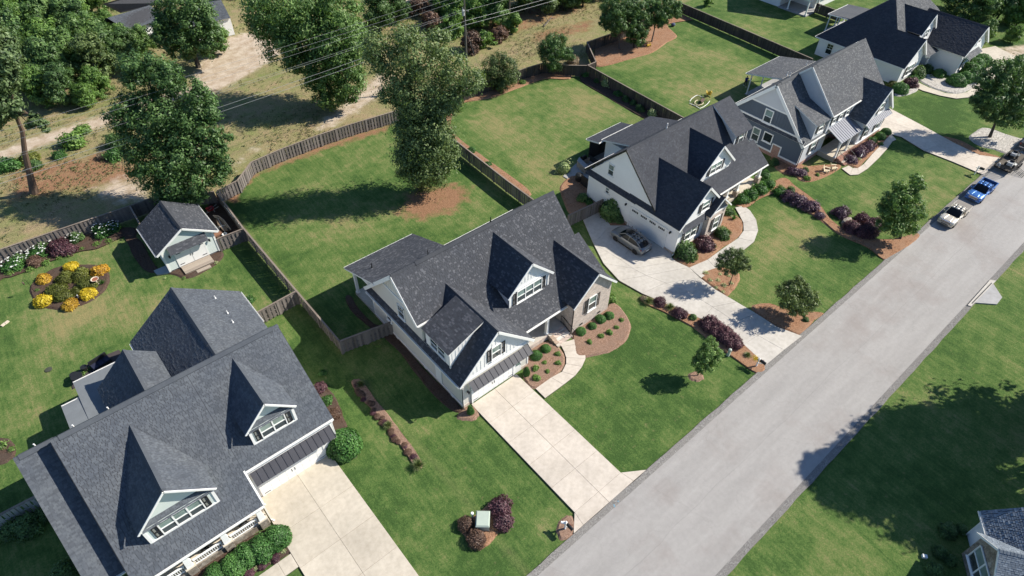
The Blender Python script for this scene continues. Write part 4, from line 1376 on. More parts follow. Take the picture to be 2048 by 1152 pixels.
roof_slope(H0, (-10.95, 30.2, plw(30.2)), (-8.3, 30.2, plw(30.2)), (-8.3, 38.75, 8.7), (-10.95, 38.75, 8.7), SH_H0)
roof_slope(H0, (-10.95, 42.6, 4.2), (-8.3, 42.6, 4.2), (-8.3, 38.75, 8.7), (-10.95, 38.75, 8.7), SH_H0)
ridge_cap(H0, (-10.95, 38.75, 8.7), (-8.3, 38.75, 8.7), SH_H0, 0.2, 0.7, vent=(0.3, 0.2))
gable_wall_x(H0, [(31.2, pl(31.2) - 0.25), (37.9, 9.25), (41.9, 4.4), (41.9, 3.5), (31.2, 3.5)], -8.2, CREAM_WALL, 0.2)
gable_wall_x(H0, [(31.2, pl(31.2) - 0.25), (37.9, 9.25), (41.9, 4.4), (41.9, 3.5), (31.2, 3.5)], 7.68, CREAM_WALL, 0.2)
gable_wall_x(H0, [(32.6, plw(32.6) - 0.25), (38.75, 8.45), (42.1, 4.5), (42.1, 3.2), (32.6, 3.2)], -10.62, CREAM_WALL, 0.2)
rake_trim(H0, [(-8.5, 28.42, pl(28.42)), (-8.5, 37.9, 9.5)], 0.26, 0.04, (-1, 0, 0), BLACK)
gutter(H0, (0.8, 30.75, pl(30.75) - 0.02), (8.1, 30.75, pl(30.75) - 0.02))
gutter(H0, (-8.4, 28.42, pl(28.42) - 0.02), (0.7, 28.42, pl(28.42) - 0.02))
gutter(H0, (-10.9, 30.2, plw(30.2) - 0.02), (-8.6, 30.2, plw(30.2) - 0.02))
MB().hexa([(0.66, 28.44, pl(28.44) - 0.2), (0.78, 28.44, pl(28.44) - 0.2), (0.78, 30.8, pl(30.8) - 0.2), (0.66, 30.8, pl(30.8) - 0.2),
   (0.66, 28.44, pl(28.44) + 0.03), (0.78, 28.44, pl(28.44) + 0.03), (0.78, 30.8, pl(30.8) + 0.03), (0.66, 30.8, pl(30.8) + 0.03)]).build("rake_board", WHITE, H0)
seam_awning(H0, (0.95, 30.88, 3.75), (7.7, 30.88, 3.75), (0.95, 30.0, 3.0), (7.7, 30.0, 3.0), METAL_DARK, 13)
garage_door(H0, (3.9, 30.9, 1.2), '-y', 5.4, 2.35, decor=True)
wall_lamp(H0, (7.3, 30.92, 2.1), '-y')
downspout(H0, 7.95, 30.95, 0, 4.1, WHITE, 0, -1)
def h0_dormer(xc, hw, ze, za, y0, cols, yb):
 zb = pl(y0 + 0.1) - 0.1
 w = hw - 0.3
 MB().hexa([(xc - w, y0 + 0.1, zb), (xc + w, y0 + 0.1, zb), (xc + w, y0 + 4.6, ze - 0.02), (xc - w, y0 + 4.6, ze - 0.02),
    (xc - w, y0 + 0.1, ze), (xc + w, y0 + 0.1, ze), (xc + w, y0 + 4.6, ze), (xc - w, y0 + 4.6, ze)]).build("dormer_wall", GREEN_WALL, H0)
 gable_wall_y(H0, [(xc - w, ze), (xc + w, ze), (xc, za - 0.17)], y0 + 0.42, GREEN_WALL)
 gable_roof_y(H0, xc - hw, xc, xc + hw, ze, za, ze, y0, yb, SH_H0, 0.15, vent=(0.15, 1.6))
 rake_trim(H0, [(xc - hw, y0, ze), (xc, y0, za), (xc + hw, y0, ze)], 0.16)
 roof_slope(H0, (xc - w - 0.05, y0 + 0.0, ze - 0.14), (xc + w + 0.05, y0 + 0.0, ze - 0.14), (xc + w - 0.35, y0 + 0.43, ze + 0.30), (xc - w + 0.35, y0 + 0.43, ze + 0.30), SH_H0, 0.05)
 h = ze - zb - 0.46
 window(H0, (xc, y0 + 0.08, zb + 0.27 + h / 2), '-y', cols * 0.95, h, cols, True, sill=False)
 for s in (-1, 1):
  x = xc + s * (w - 0.02)
  MB().box(x - 0.10, x + 0.10, y0 + 0.03, y0 + 0.13, zb, ze - 0.1).build("corner_board", WHITE, H0)
 MB().box(xc - w, xc + w, y0 + 0.02, y0 + 0.11, zb + 0.03, zb + 0.17).build("base_trim", WHITE, H0)
h0_dormer(4.0, 2.02, 6.98, 9.05, 31.8, 2, 37.6)
h0_dormer(-4.06, 2.68, 5.75, 8.58, 29.98, 3, 37.1)
gable_roof_y(H0, -1.68, 3.25, 8.4, 4.2, 7.9, 4.15, 39.5, 49.5, SH_H0, vent=(1.5, 0.5))
wall_box(H0, -1.2, 7.9, 41.9, 49.2, -0.05, 4.1, CREAM_WALL)
gable_wall_y(H0, [(-1.2, 4.0), (7.9, 4.0), (3.25, 7.6)], 49.0, CREAM_WALL)
gutter(H0, (8.4, 44.5, 4.1), (8.4, 49.4, 4.1), out=(1, 0, 0))
gutter(H0, (-1.68, 45.9, 4.15), (-1.68, 49.4, 4.15), out=(-1, 0, 0))
gable_roof_y(H0, -5.4, -2.3, 0.8, 4.3, 7.0, 4.3, 39.5, 45.85, SH_H0, vent=(1.0, 0.3))
wall_box(H0, -5.0, 0.4, 41.9, 45.6, -0.05, 4.2, CREAM_WALL)
gable_wall_y(H0, [(-5.0, 4.2), (0.4, 4.2), (-2.3, 6.7)], 45.4, CREAM_WALL)
PORCH_ROOF = plain("rolled_roofing", (0.16, 0.175, 0.19), 0.85, 0.15, 1.0)
for q, zt in (((-6.9, -3.2, 41.6, 48.8), 3.3), ((-8.3, -5.0, 41.9, 46.8), 3.3)):
 x0, x1, y0, y1 = q
 MB().hexa([(x0, y0, zt + 0.35), (x1, y0, zt + 0.35), (x1, y1, zt), (x0, y1, zt), (x0, y0, zt + 0.5), (x1, y0, zt + 0.5), (x1, y1, zt + 0.12), (x0, y1, zt + 0.12)]).build("porch_roof", PORCH_ROOF, H0)
 gutter(H0, (x0, y1, zt + 0.12), (x1, y1, zt + 0.12), out=(0, 1, 0))
 for x in (x0 + 0.2, x1 - 0.2):
  post(H0, x, y1 - 0.2, 0, zt, 0.2)
for p in ((-4.7, 38.3, 9.05), (-7.0, 38.3, 9.05), (-9.6, 39.1, 8.3)):
 vent_pipe(H0, p, 0.45)
for p in ((6.0, 48.0, 5.95), (6.1, 45.5, 5.95), (6.0, 44.1, 6.0)):
 vent_pipe(H0, p, 0.28, None, 0.045)
MB().box(-8.1, 0.55, 28.55, 31.0, -0.05, 0.55).build("porch_floor", CONC, H0)
MB().box(-8.1, 0.35, 28.5, 28.58, -0.05, 0.72).build("porch_wall", STONE, H0)
MB().box(-8.3, 0.6, 28.62, 28.9, 2.55, 2.85).build("porch_beam", WHITE, H0)
MB().box(0.36, 0.52, 28.7, 31.0, 0.55, 0.7).build("porch_sill", STONE, H0)
for x in (0.15, -2.6, -5.35, -8.0):
 m = MB()
 m.box(x - 0.32, x + 0.32, 28.36, 28.98, -0.05, 1.05)
 pr = m.build("stone_pier", STONE, H0)
 MB().box(x - 0.37, x + 0.37, 28.31, 29.03, 1.05, 1.13).build("cap_stone", CONC, pr)
 m = MB()
 a, b = 0.24, 0.16
 m.hexa([(x - a, 28.67 - a, 1.13), (x + a, 28.67 - a, 1.13), (x + a, 28.67 + a, 1.13), (x - a, 28.67 + a, 1.13),
   (x - b, 28.67 - b, 2.6), (x + b, 28.67 - b, 2.6), (x + b, 28.67 + b, 2.6), (x - b, 28.67 + b, 2.6)])
 m.box(x - 0.2, x + 0.2, 28.47, 28.87, 2.5, 2.58)
 m.build("porch_column", WHITE, H0)
for xa, xb in ((-2.28, -0.18), (-5.03, -2.93), (-7.68, -5.68)):
 m = MB()
 m.box(xa, xb, 28.58, 28.72, 1.38, 1.46)
 m.box(xa, xb, 28.61, 28.69, 0.72, 0.80)
 rl = m.build("railing", WHITE, H0)
 k = 13
 for i in range(k):
  x = xa + (xb - xa) * (i + 0.5) / k
  MB().box(x - 0.022, x + 0.022, 28.63, 28.67, 0.80, 1.38).build("baluster", WHITE, rl)
m = MB()
m.box(0.2, 0.34, 29.0, 30.9, 1.38, 1.46)
m.box(0.23, 0.31, 29.0, 30.9, 0.72, 0.80)
rl = m.build("railing", WHITE, H0)
for i in range(11):
 y = 29.05 + 1.85 * (i + 0.5) / 11
 MB().box(0.25, 0.29, y - 0.022, y + 0.022, 0.80, 1.38).build("baluster", WHITE, rl)
window(H0, (-5.0, 30.98, 1.8), '-y', 2.0, 1.6, 2)
MB().obox((-2.4, 30.97, 1.62), (1, 0, 0), Z3, (0, -1, 0), 0.48, 1.06, 0.03).build("front_door", SHUTTER, H0)
downspout(H0, 0.68, 28.6, 0.1, 2.8, WHITE, 0.6, -0.8)
post(H0, -10.3, 31.3, 0.0, 2.8, 0.26)
downspout(H0, -10.65, 33.0, 0, 4.4, WHITE, -1, 0)
#  WHITE HOUSE (centre right)
H2 = thing("house", "white house with graphite roof and side garage door, a grey car before it", "house", (58, 34, 0))
wall_box(H2, 49.1, 67.2, 33.2, 42.4, 0.35, 4.1, WHITE_WALL)
wall_box(H2, 49.12, 56.2, 28.6, 33.2, 0.35, 4.0, WHITE_WALL)
MB().box(49.05, 67.25, 33.22, 42.45, -0.1, 0.35).build("foundation", BRICK_TAN, H2)
MB().box(49.06, 56.25, 28.55, 33.22, -0.1, 0.35).build("foundation", BRICK_TAN, H2)
gable_wall_x(H2, [(42.5, 4.0), (37.25, 9.4), (31.9, 4.05), (31.9, 3.9)], 49.1, WHITE_WALL)
gable_wall_x(H2, [(42.5, 4.0), (37.25, 9.4), (31.9, 4.05), (31.9, 3.9)], 66.8, WHITE_WALL)
roof_slope(H2, (48.85, 32.9, 5.35), (67.5, 32.9, 5.35), (67.5, 37.25, 9.65), (48.85, 37.25, 9.65), SH_H2)
roof_slope(H2, (56.0, 30.05, 3.25), (68.45, 30.05, 3.25), (68.45, 32.95, 5.37), (56.0, 32.95, 5.37), SH_H2)
roof_slope(H2, (48.85, 31.95, 4.42), (52.5, 31.95, 4.42), (52.5, 32.95, 5.39), (48.85, 32.95, 5.39), SH_H2)
roof_slope(H2, (48.85, 42.95, 4.15), (67.5, 42.95, 4.15), (67.5, 37.25, 9.65), (48.85, 37.25, 9.65), SH_H2)
ridge_cap(H2, (48.9, 37.25, 9.65), (67.45, 37.25, 9.65), SH_H2, slope=1.0)
rake_trim(H2, [(48.85, 42.95, 4.15), (48.85, 37.25, 9.65), (48.85, 31.95, 4.4)], 0.2, 0.04, (-1, 0, 0), BLACK)
roof_slope(H2, (48.62, 34.6, 3.82), (48.62, 42.6, 3.82), (49.12, 42.6, 4.34), (49.12, 34.6, 4.34), SH_H2, 0.1)
gutter(H2, (56.2, 30.05, 3.23), (68.4, 30.05, 3.23))
gutter(H2, (49.0, 42.95, 4.13), (67.4, 42.95, 4.13), out=(0, 1, 0))
gable_wall_y(H2, [(49.12, 3.7), (56.3, 3.7), (56.3, 4.15), (52.72, 7.6), (49.12, 4.15)], 28.58, WHITE_WALL)
gable_roof_y(H2, 48.62, 52.72, 56.8, 3.95, 7.9, 3.95, 28.25, 35.9, SH_H2)
rake_trim(H2, [(48.62, 28.25, 3.95), (52.72, 28.25, 7.9), (56.8, 28.25, 3.95)], 0.24)
window(H2, (53.2, 28.56, 5.05), '-y', 1.3, 1.15, 1, True)
roof_slope(H2, (49.3, 28.05, 3.35), (53.5, 28.05, 3.35), (53.5, 28.56, 3.85), (49.3, 28.56, 3.85), SH_H2, 0.08)
window(H2, (51.5, 28.56, 2.1), '-y', 2.0, 1.6, 2, True)
garage_door(H2, (49.08, 32.75, 1.42), '-x', 5.25, 2.75, lights=True)
wall_lamp(H2, (49.08, 36.15, 2.75), '-x')
wall_lamp(H2, (49.08, 29.55, 2.75), '-x')
window(H2, (49.08, 39.1, 5.9), '-x', 0.75, 1.35, 1)
window(H2, (49.08, 39.2, 2.95), '-x', 0.5, 0.7, 1)
downspout(H2, 49.05, 28.52, 0.1, 3.7, WHITE, -1, 0)
wall_box(H2, 53.85, 57.0, 28.02, 31.5, -0.05, 3.6, BRICK)
gable_wall_y(H2, [(53.85, 3.6), (57.0, 3.6), (55.4, 5.25)], 28.0, SLATE_WALL)
gable_roof_y(H2, 53.4, 55.38, 57.35, 3.72, 5.55, 3.72, 27.7, 31.2, SH_H2, 0.13)
rake_trim(H2, [(53.4, 27.7, 3.72), (55.38, 27.7, 5.55), (57.35, 27.7, 3.72)], 0.16)
MB().box(53.8, 57.05, 27.93, 28.03, 3.45, 3.62).build("frieze_board", WHITE, H2)
window(H2, (55.5, 28.0, 1.8), '-y', 1.0, 1.7, 1, True)
gable_wall_y(H2, [(56.3, 5.0), (62.2, 5.0), (62.2, 5.7), (59.15, 8.55), (56.3, 5.7)], 31.8, WHITE_WALL)
gable_roof_y(H2, 55.8, 59.15, 62.5, 5.62, 8.85, 5.62, 31.5, 36.8, SH_H2, 0.14)
rake_trim(H2, [(55.8, 31.5, 5.62), (59.15, 31.5, 8.85), (62.5, 31.5, 5.62)], 0.22)
MB().hexa([(56.3, 31.9, 4.6), (62.2, 31.9, 4.6), (62.2, 33.5, 5.68), (56.3, 33.5, 5.68), (56.3, 31.9, 5.68), (62.2, 31.9, 5.68), (62.2, 33.5, 5.7), (56.3, 33.5, 5.7)]).build("dormer_wall", WHITE_WALL, H2)
window(H2, (59.0, 31.78, 5.85), '-y', 2.0, 1.25, 2, True)
m = MB()
m.hexa([(64.7, 33.4, 5.4), (67.25, 33.4, 5.4), (67.25, 37.1, 9.3), (64.7, 37.1, 9.3), (64.7, 33.4, 7.2), (67.25, 33.4, 7.2), (67.25, 37.1, 9.35), (64.7, 37.1, 9.35)])
m.build("dormer_wall", WHITE_WALL, H2)
roof_slope(H2, (64.2, 33.05, 7.22), (67.65, 33.05, 7.22), (67.65, 37.25, 9.74), (64.2, 37.25, 9.74), SH_H2, 0.14)
window(H2, (66.0, 33.38, 6.35), '-y', 0.95, 1.25, 1, True)
MB().box(57.1, 68.2, 30.3, 33.2, -0.05, 0.42).build("porch_floor", CONC, H2)
MB().box(57.0, 68.3, 30.4, 30.66, 2.85, 3.12).build("porch_beam", WHITE, H2)
for x in (58.2, 61.2, 63.4, 68.0):
 p_ = MB().box(x - 0.3, x + 0.3, 30.25, 30.85, -0.05, 1.15).build("stone_pier", BRICK_TAN, H2)
 MB().box(x - 0.34, x + 0.34, 30.21, 30.89, 1.15, 1.22).build("cap_stone", CONC, p_)
 post(H2, x, 30.55, 1.22, 2.9, 0.28)
MB().obox((60.2, 33.18, 1.5), (1, 0, 0), Z3, (0, -1, 0), 0.5, 1.05, 0.03).build("front_door", SHUTTER, H2)
window(H2, (64.8, 33.18, 1.9), '-y', 2.0, 1.5, 2)
m = MB()
for i in range(2):
 m.box(57.3, 59.4, 30.25 - 0.35 * (i + 1), 30.3 - 0.35 * i, -0.1, 0.28 - 0.14 * i)
m.build("step", BRICK_TAN, H2)
roof_slope(H2, (55.3, 46.2, 4.05), (64.6, 46.2, 4.05), (64.6, 41.5, 5.45), (55.3, 41.5, 5.45), SH_H2, 0.2)
roof_slope(H2, (54.6, 48.25, 3.45), (61.2, 48.25, 3.45), (61.2, 46.1, 3.95), (54.6, 46.1, 3.95), SH_H2, 0.2)
gutter(H2, (54.6, 48.25, 3.43), (61.2, 48.25, 3.43), out=(0, 1, 0))
gutter(H2, (55.3, 46.22, 4.05), (61.2, 46.22, 4.05), out=(0, 1, 0))
wall_box(H2, 55.7, 64.2, 42.4, 45.9, -0.05, 4.0, WHITE_WALL)
MB().box(54.9, 61.0, 45.9, 48.0, -0.05, 0.3).build("porch_floor", PATIO, H2)
SCREEN = plain("insect_screen", (0.030, 0.032, 0.034), 0.7, 0.2, 3.0)
for x in (55.0, 57.0, 59.0, 61.0):
 MB().box(x - 0.06, x + 0.06, 47.85, 47.97, 0.3, 3.3).build("post", BLACK, H2)
MB().box(54.95, 55.0, 46.0, 47.85, 0.3, 1.1).build("screen_panel", SCREEN, H2)
MB().box(55.06, 60.94, 47.9, 47.93, 0.3, 3.2).build("screen_panel", SCREEN, H2)
for p in ((59.2, 39.6, 7.4), (56.6, 37.9, 9.1)):
 vent_pipe(H2, p, 0.6)
#  SLATE BLUE HOUSE
H3 = thing("house", "slate blue house with pewter roof, big pale gable and striped silver metal porch roof", "house", (84, 34, 0))
wall_box(H3, 75.3, 95.0, 30.6, 40.8, 0.5, 4.2, SLATE_WALL)
wall_box(H3, 75.3, 81.2, 29.35, 30.6, 0.5, 3.5, GREY_WALL)
MB().box(75.26, 75.31, 29.36, 40.8, 0.55, 3.6).build("wall", SLATE_WALL, H3)
MB().box(75.24, 95.05, 30.62, 40.85, -0.1, 0.5).build("foundation", BRICK_RED, H3)
MB().box(75.24, 81.25, 29.3, 30.62, -0.1, 0.5).build("foundation", BRICK_RED, H3)
gable_wall_x(H3, [(40.6, 4.0), (35.3, 9.3), (29.6, 3.6)], 75.3, SLATE_WALL)
gable_wall_x(H3, [(38.15, 6.45), (35.3, 9.3), (32.45, 6.45)], 75.24, GREY_WALL, 0.06)
battens_x(H3, [(40.0, 4.3), (38.2, 6.4), (32.4, 6.4), (30.3, 4.3)], 75.3, SLATE_WALL, 0.42)
for a, b in (((40.4, 4.15), (29.9, 4.15)), ((38.2, 6.42), (32.4, 6.42))):
 MB().box(75.2, 75.3, b[0], a[0], a[1] - 0.12, a[1] + 0.1).build("frieze_board", WHITE, H3)
roof_slope(H3, (75.0, 29.2, 3.45), (80.8, 29.2, 3.45), (80.8, 35.3, 9.6), (75.0, 35.3, 9.6), SH_H3)
roof_slope(H3, (75.0, 41.0, 4.0), (95.3, 41.0, 4.0), (95.3, 35.3, 9.6), (75.0, 35.3, 9.6), SH_H3)
ridge_cap(H3, (75.05, 35.3, 9.6), (80.0, 35.3, 9.6), SH_H3, slope=1.0, vent=(0.8, 0.3))
rake_trim(H3, [(75.0, 41.0, 4.0), (75.0, 35.3, 9.6), (75.0, 29.2, 3.45)], 0.42, 0.05, (-1, 0, 0))
roof_slope(H3, (74.9, 29.3, 3.72), (74.9, 40.8, 3.72), (75.3, 40.8, 4.02), (75.3, 29.3, 4.02), SH_H3, 0.08)
gutter(H3, (75.1, 29.2, 3.43), (80.9, 29.2, 3.43))
gutter(H3, (75.1, 41.0, 3.98), (86.3, 41.0, 3.98), out=(0, 1, 0))
gable_wall_x(H3, [(40.0, 4.6), (33.8, 10.85), (29.2, 6.2), (29.2, 3.5)], 80.1, GREY_WALL, 0.2)
roof_slope(H3, (79.95, 28.9, 6.15), (93.4, 28.9, 6.15), (93.4, 33.8, 11.1), (79.95, 33.8, 11.1), SH_H3)
roof_slope(H3, (79.95, 40.3, 4.6), (93.4, 40.3, 4.6), (93.4, 33.8, 11.1), (79.95, 33.8, 11.1), SH_H3)
ridge_cap(H3, (80.0, 33.8, 11.1), (93.35, 33.8, 11.1), SH_H3, slope=1.0, vent=(0.8, 0.8))
rake_trim(H3, [(79.95, 40.3, 4.6), (79.95, 33.8, 11.1), (79.95, 28.9, 6.15)], 0.22, 0.05, (-1, 0, 0))
wall_box(H3, 80.3, 93.0, 29.2, 31.0, 3.0, 6.1, GREY_WALL)
gable_wall_x(H3, [(40.0, 4.2), (33.8, 10.7), (29.4, 6.2), (29.4, 3.5)], 92.9, GREY_WALL, 0.2)
gutter(H3, (80.0, 28.9, 6.13), (87.0, 28.9, 6.13))
for x in (81.3, 83.05, 84.8):
 window(H3, (x, 29.18, 5.15), '-y', 0.75, 1.2, 1)
for x in (82.17, 83.92, 80.75, 85.4):
 MB().obox((x, 29.15, 5.15), (1, 0, 0), Z3, (0, -1, 0), 0.2, 0.6, 0.03).build("shutter", SHUTTER, H3)
MB().hexa([(76.95, 29.35, 3.3), (79.7, 29.35, 3.3), (79.7, 32.7, 6.7), (76.95, 32.7, 6.7), (76.95, 29.35, 5.8), (79.7, 29.35, 5.8), (79.7, 32.7, 6.95), (76.95, 32.7, 6.95)]).build("dormer_wall", GREY_WALL, H3)
roof_slope(H3, (76.6, 29.05, 5.85), (79.93, 29.05, 5.85), (79.93, 33.1, 7.3), (76.6, 33.1, 7.3), SH_H3, 0.14)
window(H3, (78.35, 29.33, 5.0), '-y', 1.1, 1.15, 1, True)
seam_awning(H3, (80.7, 29.2, 3.95), (86.2, 29.2, 3.95), (80.5, 26.75, 2.95), (86.2, 26.75, 2.95), METAL_PALE, 12)
MB().box(80.5, 86.1, 26.8, 29.4, -0.05, 0.62).build("porch_floor", CONC, H3)
MB().box(80.45, 86.15, 26.74, 26.84, -0.05, 0.60).build("porch_wall", BRICK_RED, H3)
for x in (80.7, 83.4, 85.9):
 post(H3, x, 26.98, 0.62, 2.85, 0.2)
MB().box(80.5, 86.1, 26.88, 27.08, 2.7, 2.9).build("porch_beam", WHITE, H3)
m = MB()
for i in range(4):
 m.box(80.9, 83.0, 26.74 - 0.34 * (i + 1), 26.78 - 0.34 * i, -0.1, 0.56 - 0.14 * i)
m.build("step", BRICK_RED, H3)
m = MB()
for x in (80.95, 82.95):
 a, b = Vector((x, 26.7, 0.6)), Vector((x, 25.4, 0.05))
 m.bar(a + Z3 * 0.9, b + Z3 * 0.9, 0.04)
 for i in range(8):
  p = a.lerp(b, i / 7)
  m.bar(p, p + Z3 * 0.9, 0.02)
m.build("railing", IRON, H3)
downspout(H3, 80.55, 26.7, 0.1, 2.9, BLACK, 0, -1)
downspout(H3, 75.32, 29.25, 0.1, 3.5, BLACK, -1, 0)
window(H3, (78.2, 29.33, 2.1), '-y', 1.1, 1.5, 1, True)
MB().obox((82.0, 30.57, 1.7), (1, 0, 0), Z3, (0, -1, 0), 0.5, 1.05, 0.03).build("front_door", plain("brown_door", (0.10, 0.06, 0.04), 0.5), H3)
wall_box(H3, 86.0, 92.7, 26.85, 31.0, 0.55, 4.1, GREY_WALL)
MB().box(85.96, 92.75, 26.8, 31.0, -0.1, 0.55).build("foundation", BRICK_RED, H3)
MB().box(85.95, 92.77, 26.77, 26.85, 0.5, 0.7).build("base_trim", WHITE, H3)
gable_wall_y(H3, [(86.0, 4.0), (92.7, 4.0), (89.35, 7.6)], 26.83, GREY_WALL)
gable_roof_y(H3, 85.55, 89.35, 93.1, 3.95, 7.9, 3.95, 26.5, 32.4, SH_H3)
rake_trim(H3, [(85.55, 26.5, 3.95), (89.35, 26.5, 7.9), (93.1, 26.5, 3.95)], 0.3)
seam_awning(H3, (86.1, 26.8, 3.75), (92.6, 26.8, 3.75), (86.1, 26.1, 3.3), (92.6, 26.1, 3.3), METAL_PALE, 16)
window(H3, (89.35, 26.82, 5.0), '-y', 0.95, 1.3, 1, True)
for x in (87.6, 91.0):
 window(H3, (x, 26.83, 2.0), '-y', 0.95, 1.7, 1, True)
window(H3, (75.26, 35.2, 5.05), '-x', 1.0, 1.7, 1, trim=0.14)
window(H3, (75.24, 36.1, 1.95), '-x', 0.95, 1.75, 1, trim=0.14)
window(H3, (75.24, 34.3, 2.3), '-x', 1.15, 1.15, 1, trim=0.14, lo=GLASS_DK, sash=False)
MB().box(75.2, 75.28, 29.36, 32.0, 0.45, 0.68).build("base_trim", WHITE, H3)
MB().box(75.2, 75.28, 33.4, 40.8, 0.45, 0.68).build("base_trim", WHITE, H3)
m = MB()
for y0, y1, z0, z1 in ((32.0, 32.15, 0.45, 1.75), (33.25, 33.4, 0.45, 1.75), (32.0, 33.4, 1.75, 1.9)):
 m.box(75.19, 75.28, y0, y1, z0, z1)
m.build("base_trim", WHITE, H3)
MB().box(75.22, 75.27, 32.15, 33.25, -0.05, 1.75).build("crawl_door", BRICK_RED, H3)
roof_slope(H3, (86.4, 45.9, 3.55), (95.4, 45.9, 3.55), (95.4, 40.2, 4.85), (86.4, 40.2, 4.85), SH_H3, 0.2)
gutter(H3, (86.4, 45.9, 3.53), (95.4, 45.9, 3.53), out=(0, 1, 0))
for x in (87.25, 91.0, 95.1):
 post(H3, x, 45.35, 0.05, 3.3, 0.16)
MB().box(87.1, 95.2, 40.8, 45.6, -0.05, 0.12).build("porch_floor", PATIO, H3)
for p in ((81.9, 37.2, 7.9), (84.0, 38.6, 6.8), (90.4, 39.2, 6.2)):
 vent_pipe(H3, p, 0.5)
#  FAR CORNER HOUSE (top right)
H4 = thing("house", "large white house with dark hipped roof and clipped shrubs, at the top right corner", "house", (118, 38, 0))
wall_box(H4, 108.5, 127.0, 33.4, 46.4, -0.05, 3.1, WHITE_WALL)
wall_box(H4, 108.5, 115.2, 32.1, 33.4, -0.05, 3.2, WHITE_WALL)
wall_box(H4, 118.8, 127.0, 27.5, 33.4, -0.05, 3.5, WHITE_WALL)
roof_slope(H4, (108.0, 36.3, 3.0), (108.0, 31.7, 3.0), (111.8, 31.7, 6.6), (111.8, 36.3, 6.6), SH_H2)
roof_slope(H4, (108.0, 47.0, 3.0), (108.0, 36.3, 3.0), (111.8, 36.3, 6.6), (111.8, 43.2, 6.6), SH_H2)
roof_slope(H4, (111.8, 43.2, 6.6), (111.8, 36.3, 6.6), (114.9, 39.4, 9.55), (114.9, 40.1, 9.55), SH_H2)
SH_H4_LIT = SH_H3  # same roof, but sunlit slopes take paler shingles: light put into the colour
roof_slope(H4, (111.8, 36.3, 6.6), (126.0, 36.3, 6.6), (123.0, 39.4, 9.55), (114.9, 39.4, 9.55), SH_H4_LIT)
roof_slope(H4, (111.8, 33.0, 3.4), (127.6, 33.0, 3.4), (126.0, 36.3, 6.6), (111.8, 36.3, 6.6), SH_H4_LIT)
roof_slope(H4, (111.8, 31.7, 6.6), (111.8, 36.3, 6.6), (115.4, 36.3, 3.1), (115.4, 31.7, 3.1), SH_H2) if False else roof_slope(H4, (115.4, 31.7, 3.1), (115.4, 36.3, 3.1), (111.8, 36.3, 6.6), (111.8, 31.7, 6.6), SH_H4_LIT)
roof_slope(H4, (108.0, 47.0, 3.0), (129.5, 47.0, 3.0), (123.0, 40.1, 9.55), (114.9, 40.1, 9.55), SH_H2)
roof_slope(H4, (129.5, 33.0, 3.0), (129.5, 47.0, 3.0), (123.0, 40.1, 9.55), (123.0, 39.4, 9.55), SH_H2)
ridge_cap(H4, (114.9, 39.75, 9.55), (123.0, 39.75, 9.55), SH_H2, slope=1.0)
ridge_cap(H4, (111.8, 31.7, 6.6), (111.8, 36.3, 6.6), SH_H2, slope=1.0)
gable_wall_y(H4, [(108.5, 3.0), (115.0, 3.0), (111.8, 6.35)], 32.08, WHITE_WALL)
rake_trim(H4, [(108.0, 31.7, 3.0), (111.8, 31.7, 6.6), (115.4, 31.7, 3.1)], 0.26)
gutter(H4, (108.0, 31.8, 2.98), (108.0, 46.9, 2.98), out=(-1, 0, 0))
gutter(H4, (108.1, 47.0, 2.98), (125.0, 47.0, 2.98), out=(0, 1, 0))
window(H4, (111.6, 32.06, 1.6), '-y', 2.2, 1.6, 2, True)
window(H4, (108.46, 44.2, 1.6), '-x', 1.0, 1.6, 1, False, (2, 2), up=GLASS_DK, lo=GLASS_DK)
gable_wall_y(H4, [(114.6, 4.2), (118.9, 4.2), (118.9, 6.1), (116.75, 8.4), (114.6, 6.1)], 33.6, WHITE_WALL)
gable_roof_y(H4, 114.2, 116.75, 119.3, 6.05, 8.75, 6.05, 33.3, 38.5, SH_H2)
rake_trim(H4, [(114.2, 33.3, 6.05), (116.75, 33.3, 8.75), (119.3, 33.3, 6.05)], 0.24)
window(H4, (116.75, 33.58, 5.6), '-y', 1.4, 1.3, 2, False)
gable_wall_y(H4, [(118.8, 3.4), (127.0, 3.4), (122.9, 6.9)], 27.48, WHITE_WALL)
gable_roof_y(H4, 118.3, 122.9, 127.5, 3.55, 7.2, 3.55, 27.15, 36.6, SH_H2)
rake_trim(H4, [(118.3, 27.15, 3.55), (122.9, 27.15, 7.2), (127.5, 27.15, 3.55)], 0.26)
roof_slope(H4, (119.5, 26.6, 2.9), (124.5, 26.6, 2.9), (124.5, 27.45, 3.45), (119.5, 27.45, 3.45), SH_H4_LIT, 0.1)
window(H4, (121.8, 27.46, 1.7), '-y', 3.2, 1.7, 3, True)
window(H4, (122.9, 27.46, 5.0), '-y', 0.9, 1.1, 1, False)
for x, y in ((118.8, 27.5), (108.5, 32.1)):
 MB().box(x - 0.09, x + 0.09, y - 0.09, y + 0.09, 0, 3.1).build("corner_board", WHITE, H4)
MB().box(115.3, 118.7, 31.4, 33.4, -0.05, 0.3).build("porch_floor", CONC, H4)
post(H4, 116.9, 31.6, 0.3, 2.8, 0.2)
MB().box(115.2, 118.8, 31.4, 31.7, 2.7, 3.0).build("porch_beam", WHITE, H4)
roof_slope(H4, (115.0, 31.2, 3.02), (118.9, 31.2, 3.02), (118.9, 33.2, 3.7), (115.0, 33.2, 3.7), SH_H4_LIT, 0.12)
PR = MB()
PR.hexa([(118.3, 46.6, 3.2), (125.3, 46.6, 3.2), (125.3, 50.6, 2.85), (118.3, 50.6, 2.85), (118.3, 46.6, 3.4), (125.3, 46.6, 3.4), (125.3, 50.6, 3.05), (118.3, 50.6, 3.05)])
PR.build("porch_roof", SH_H3, H4)
gutter(H4, (118.3, 50.6, 3.05), (125.3, 50.6, 3.05), out=(0, 1, 0))
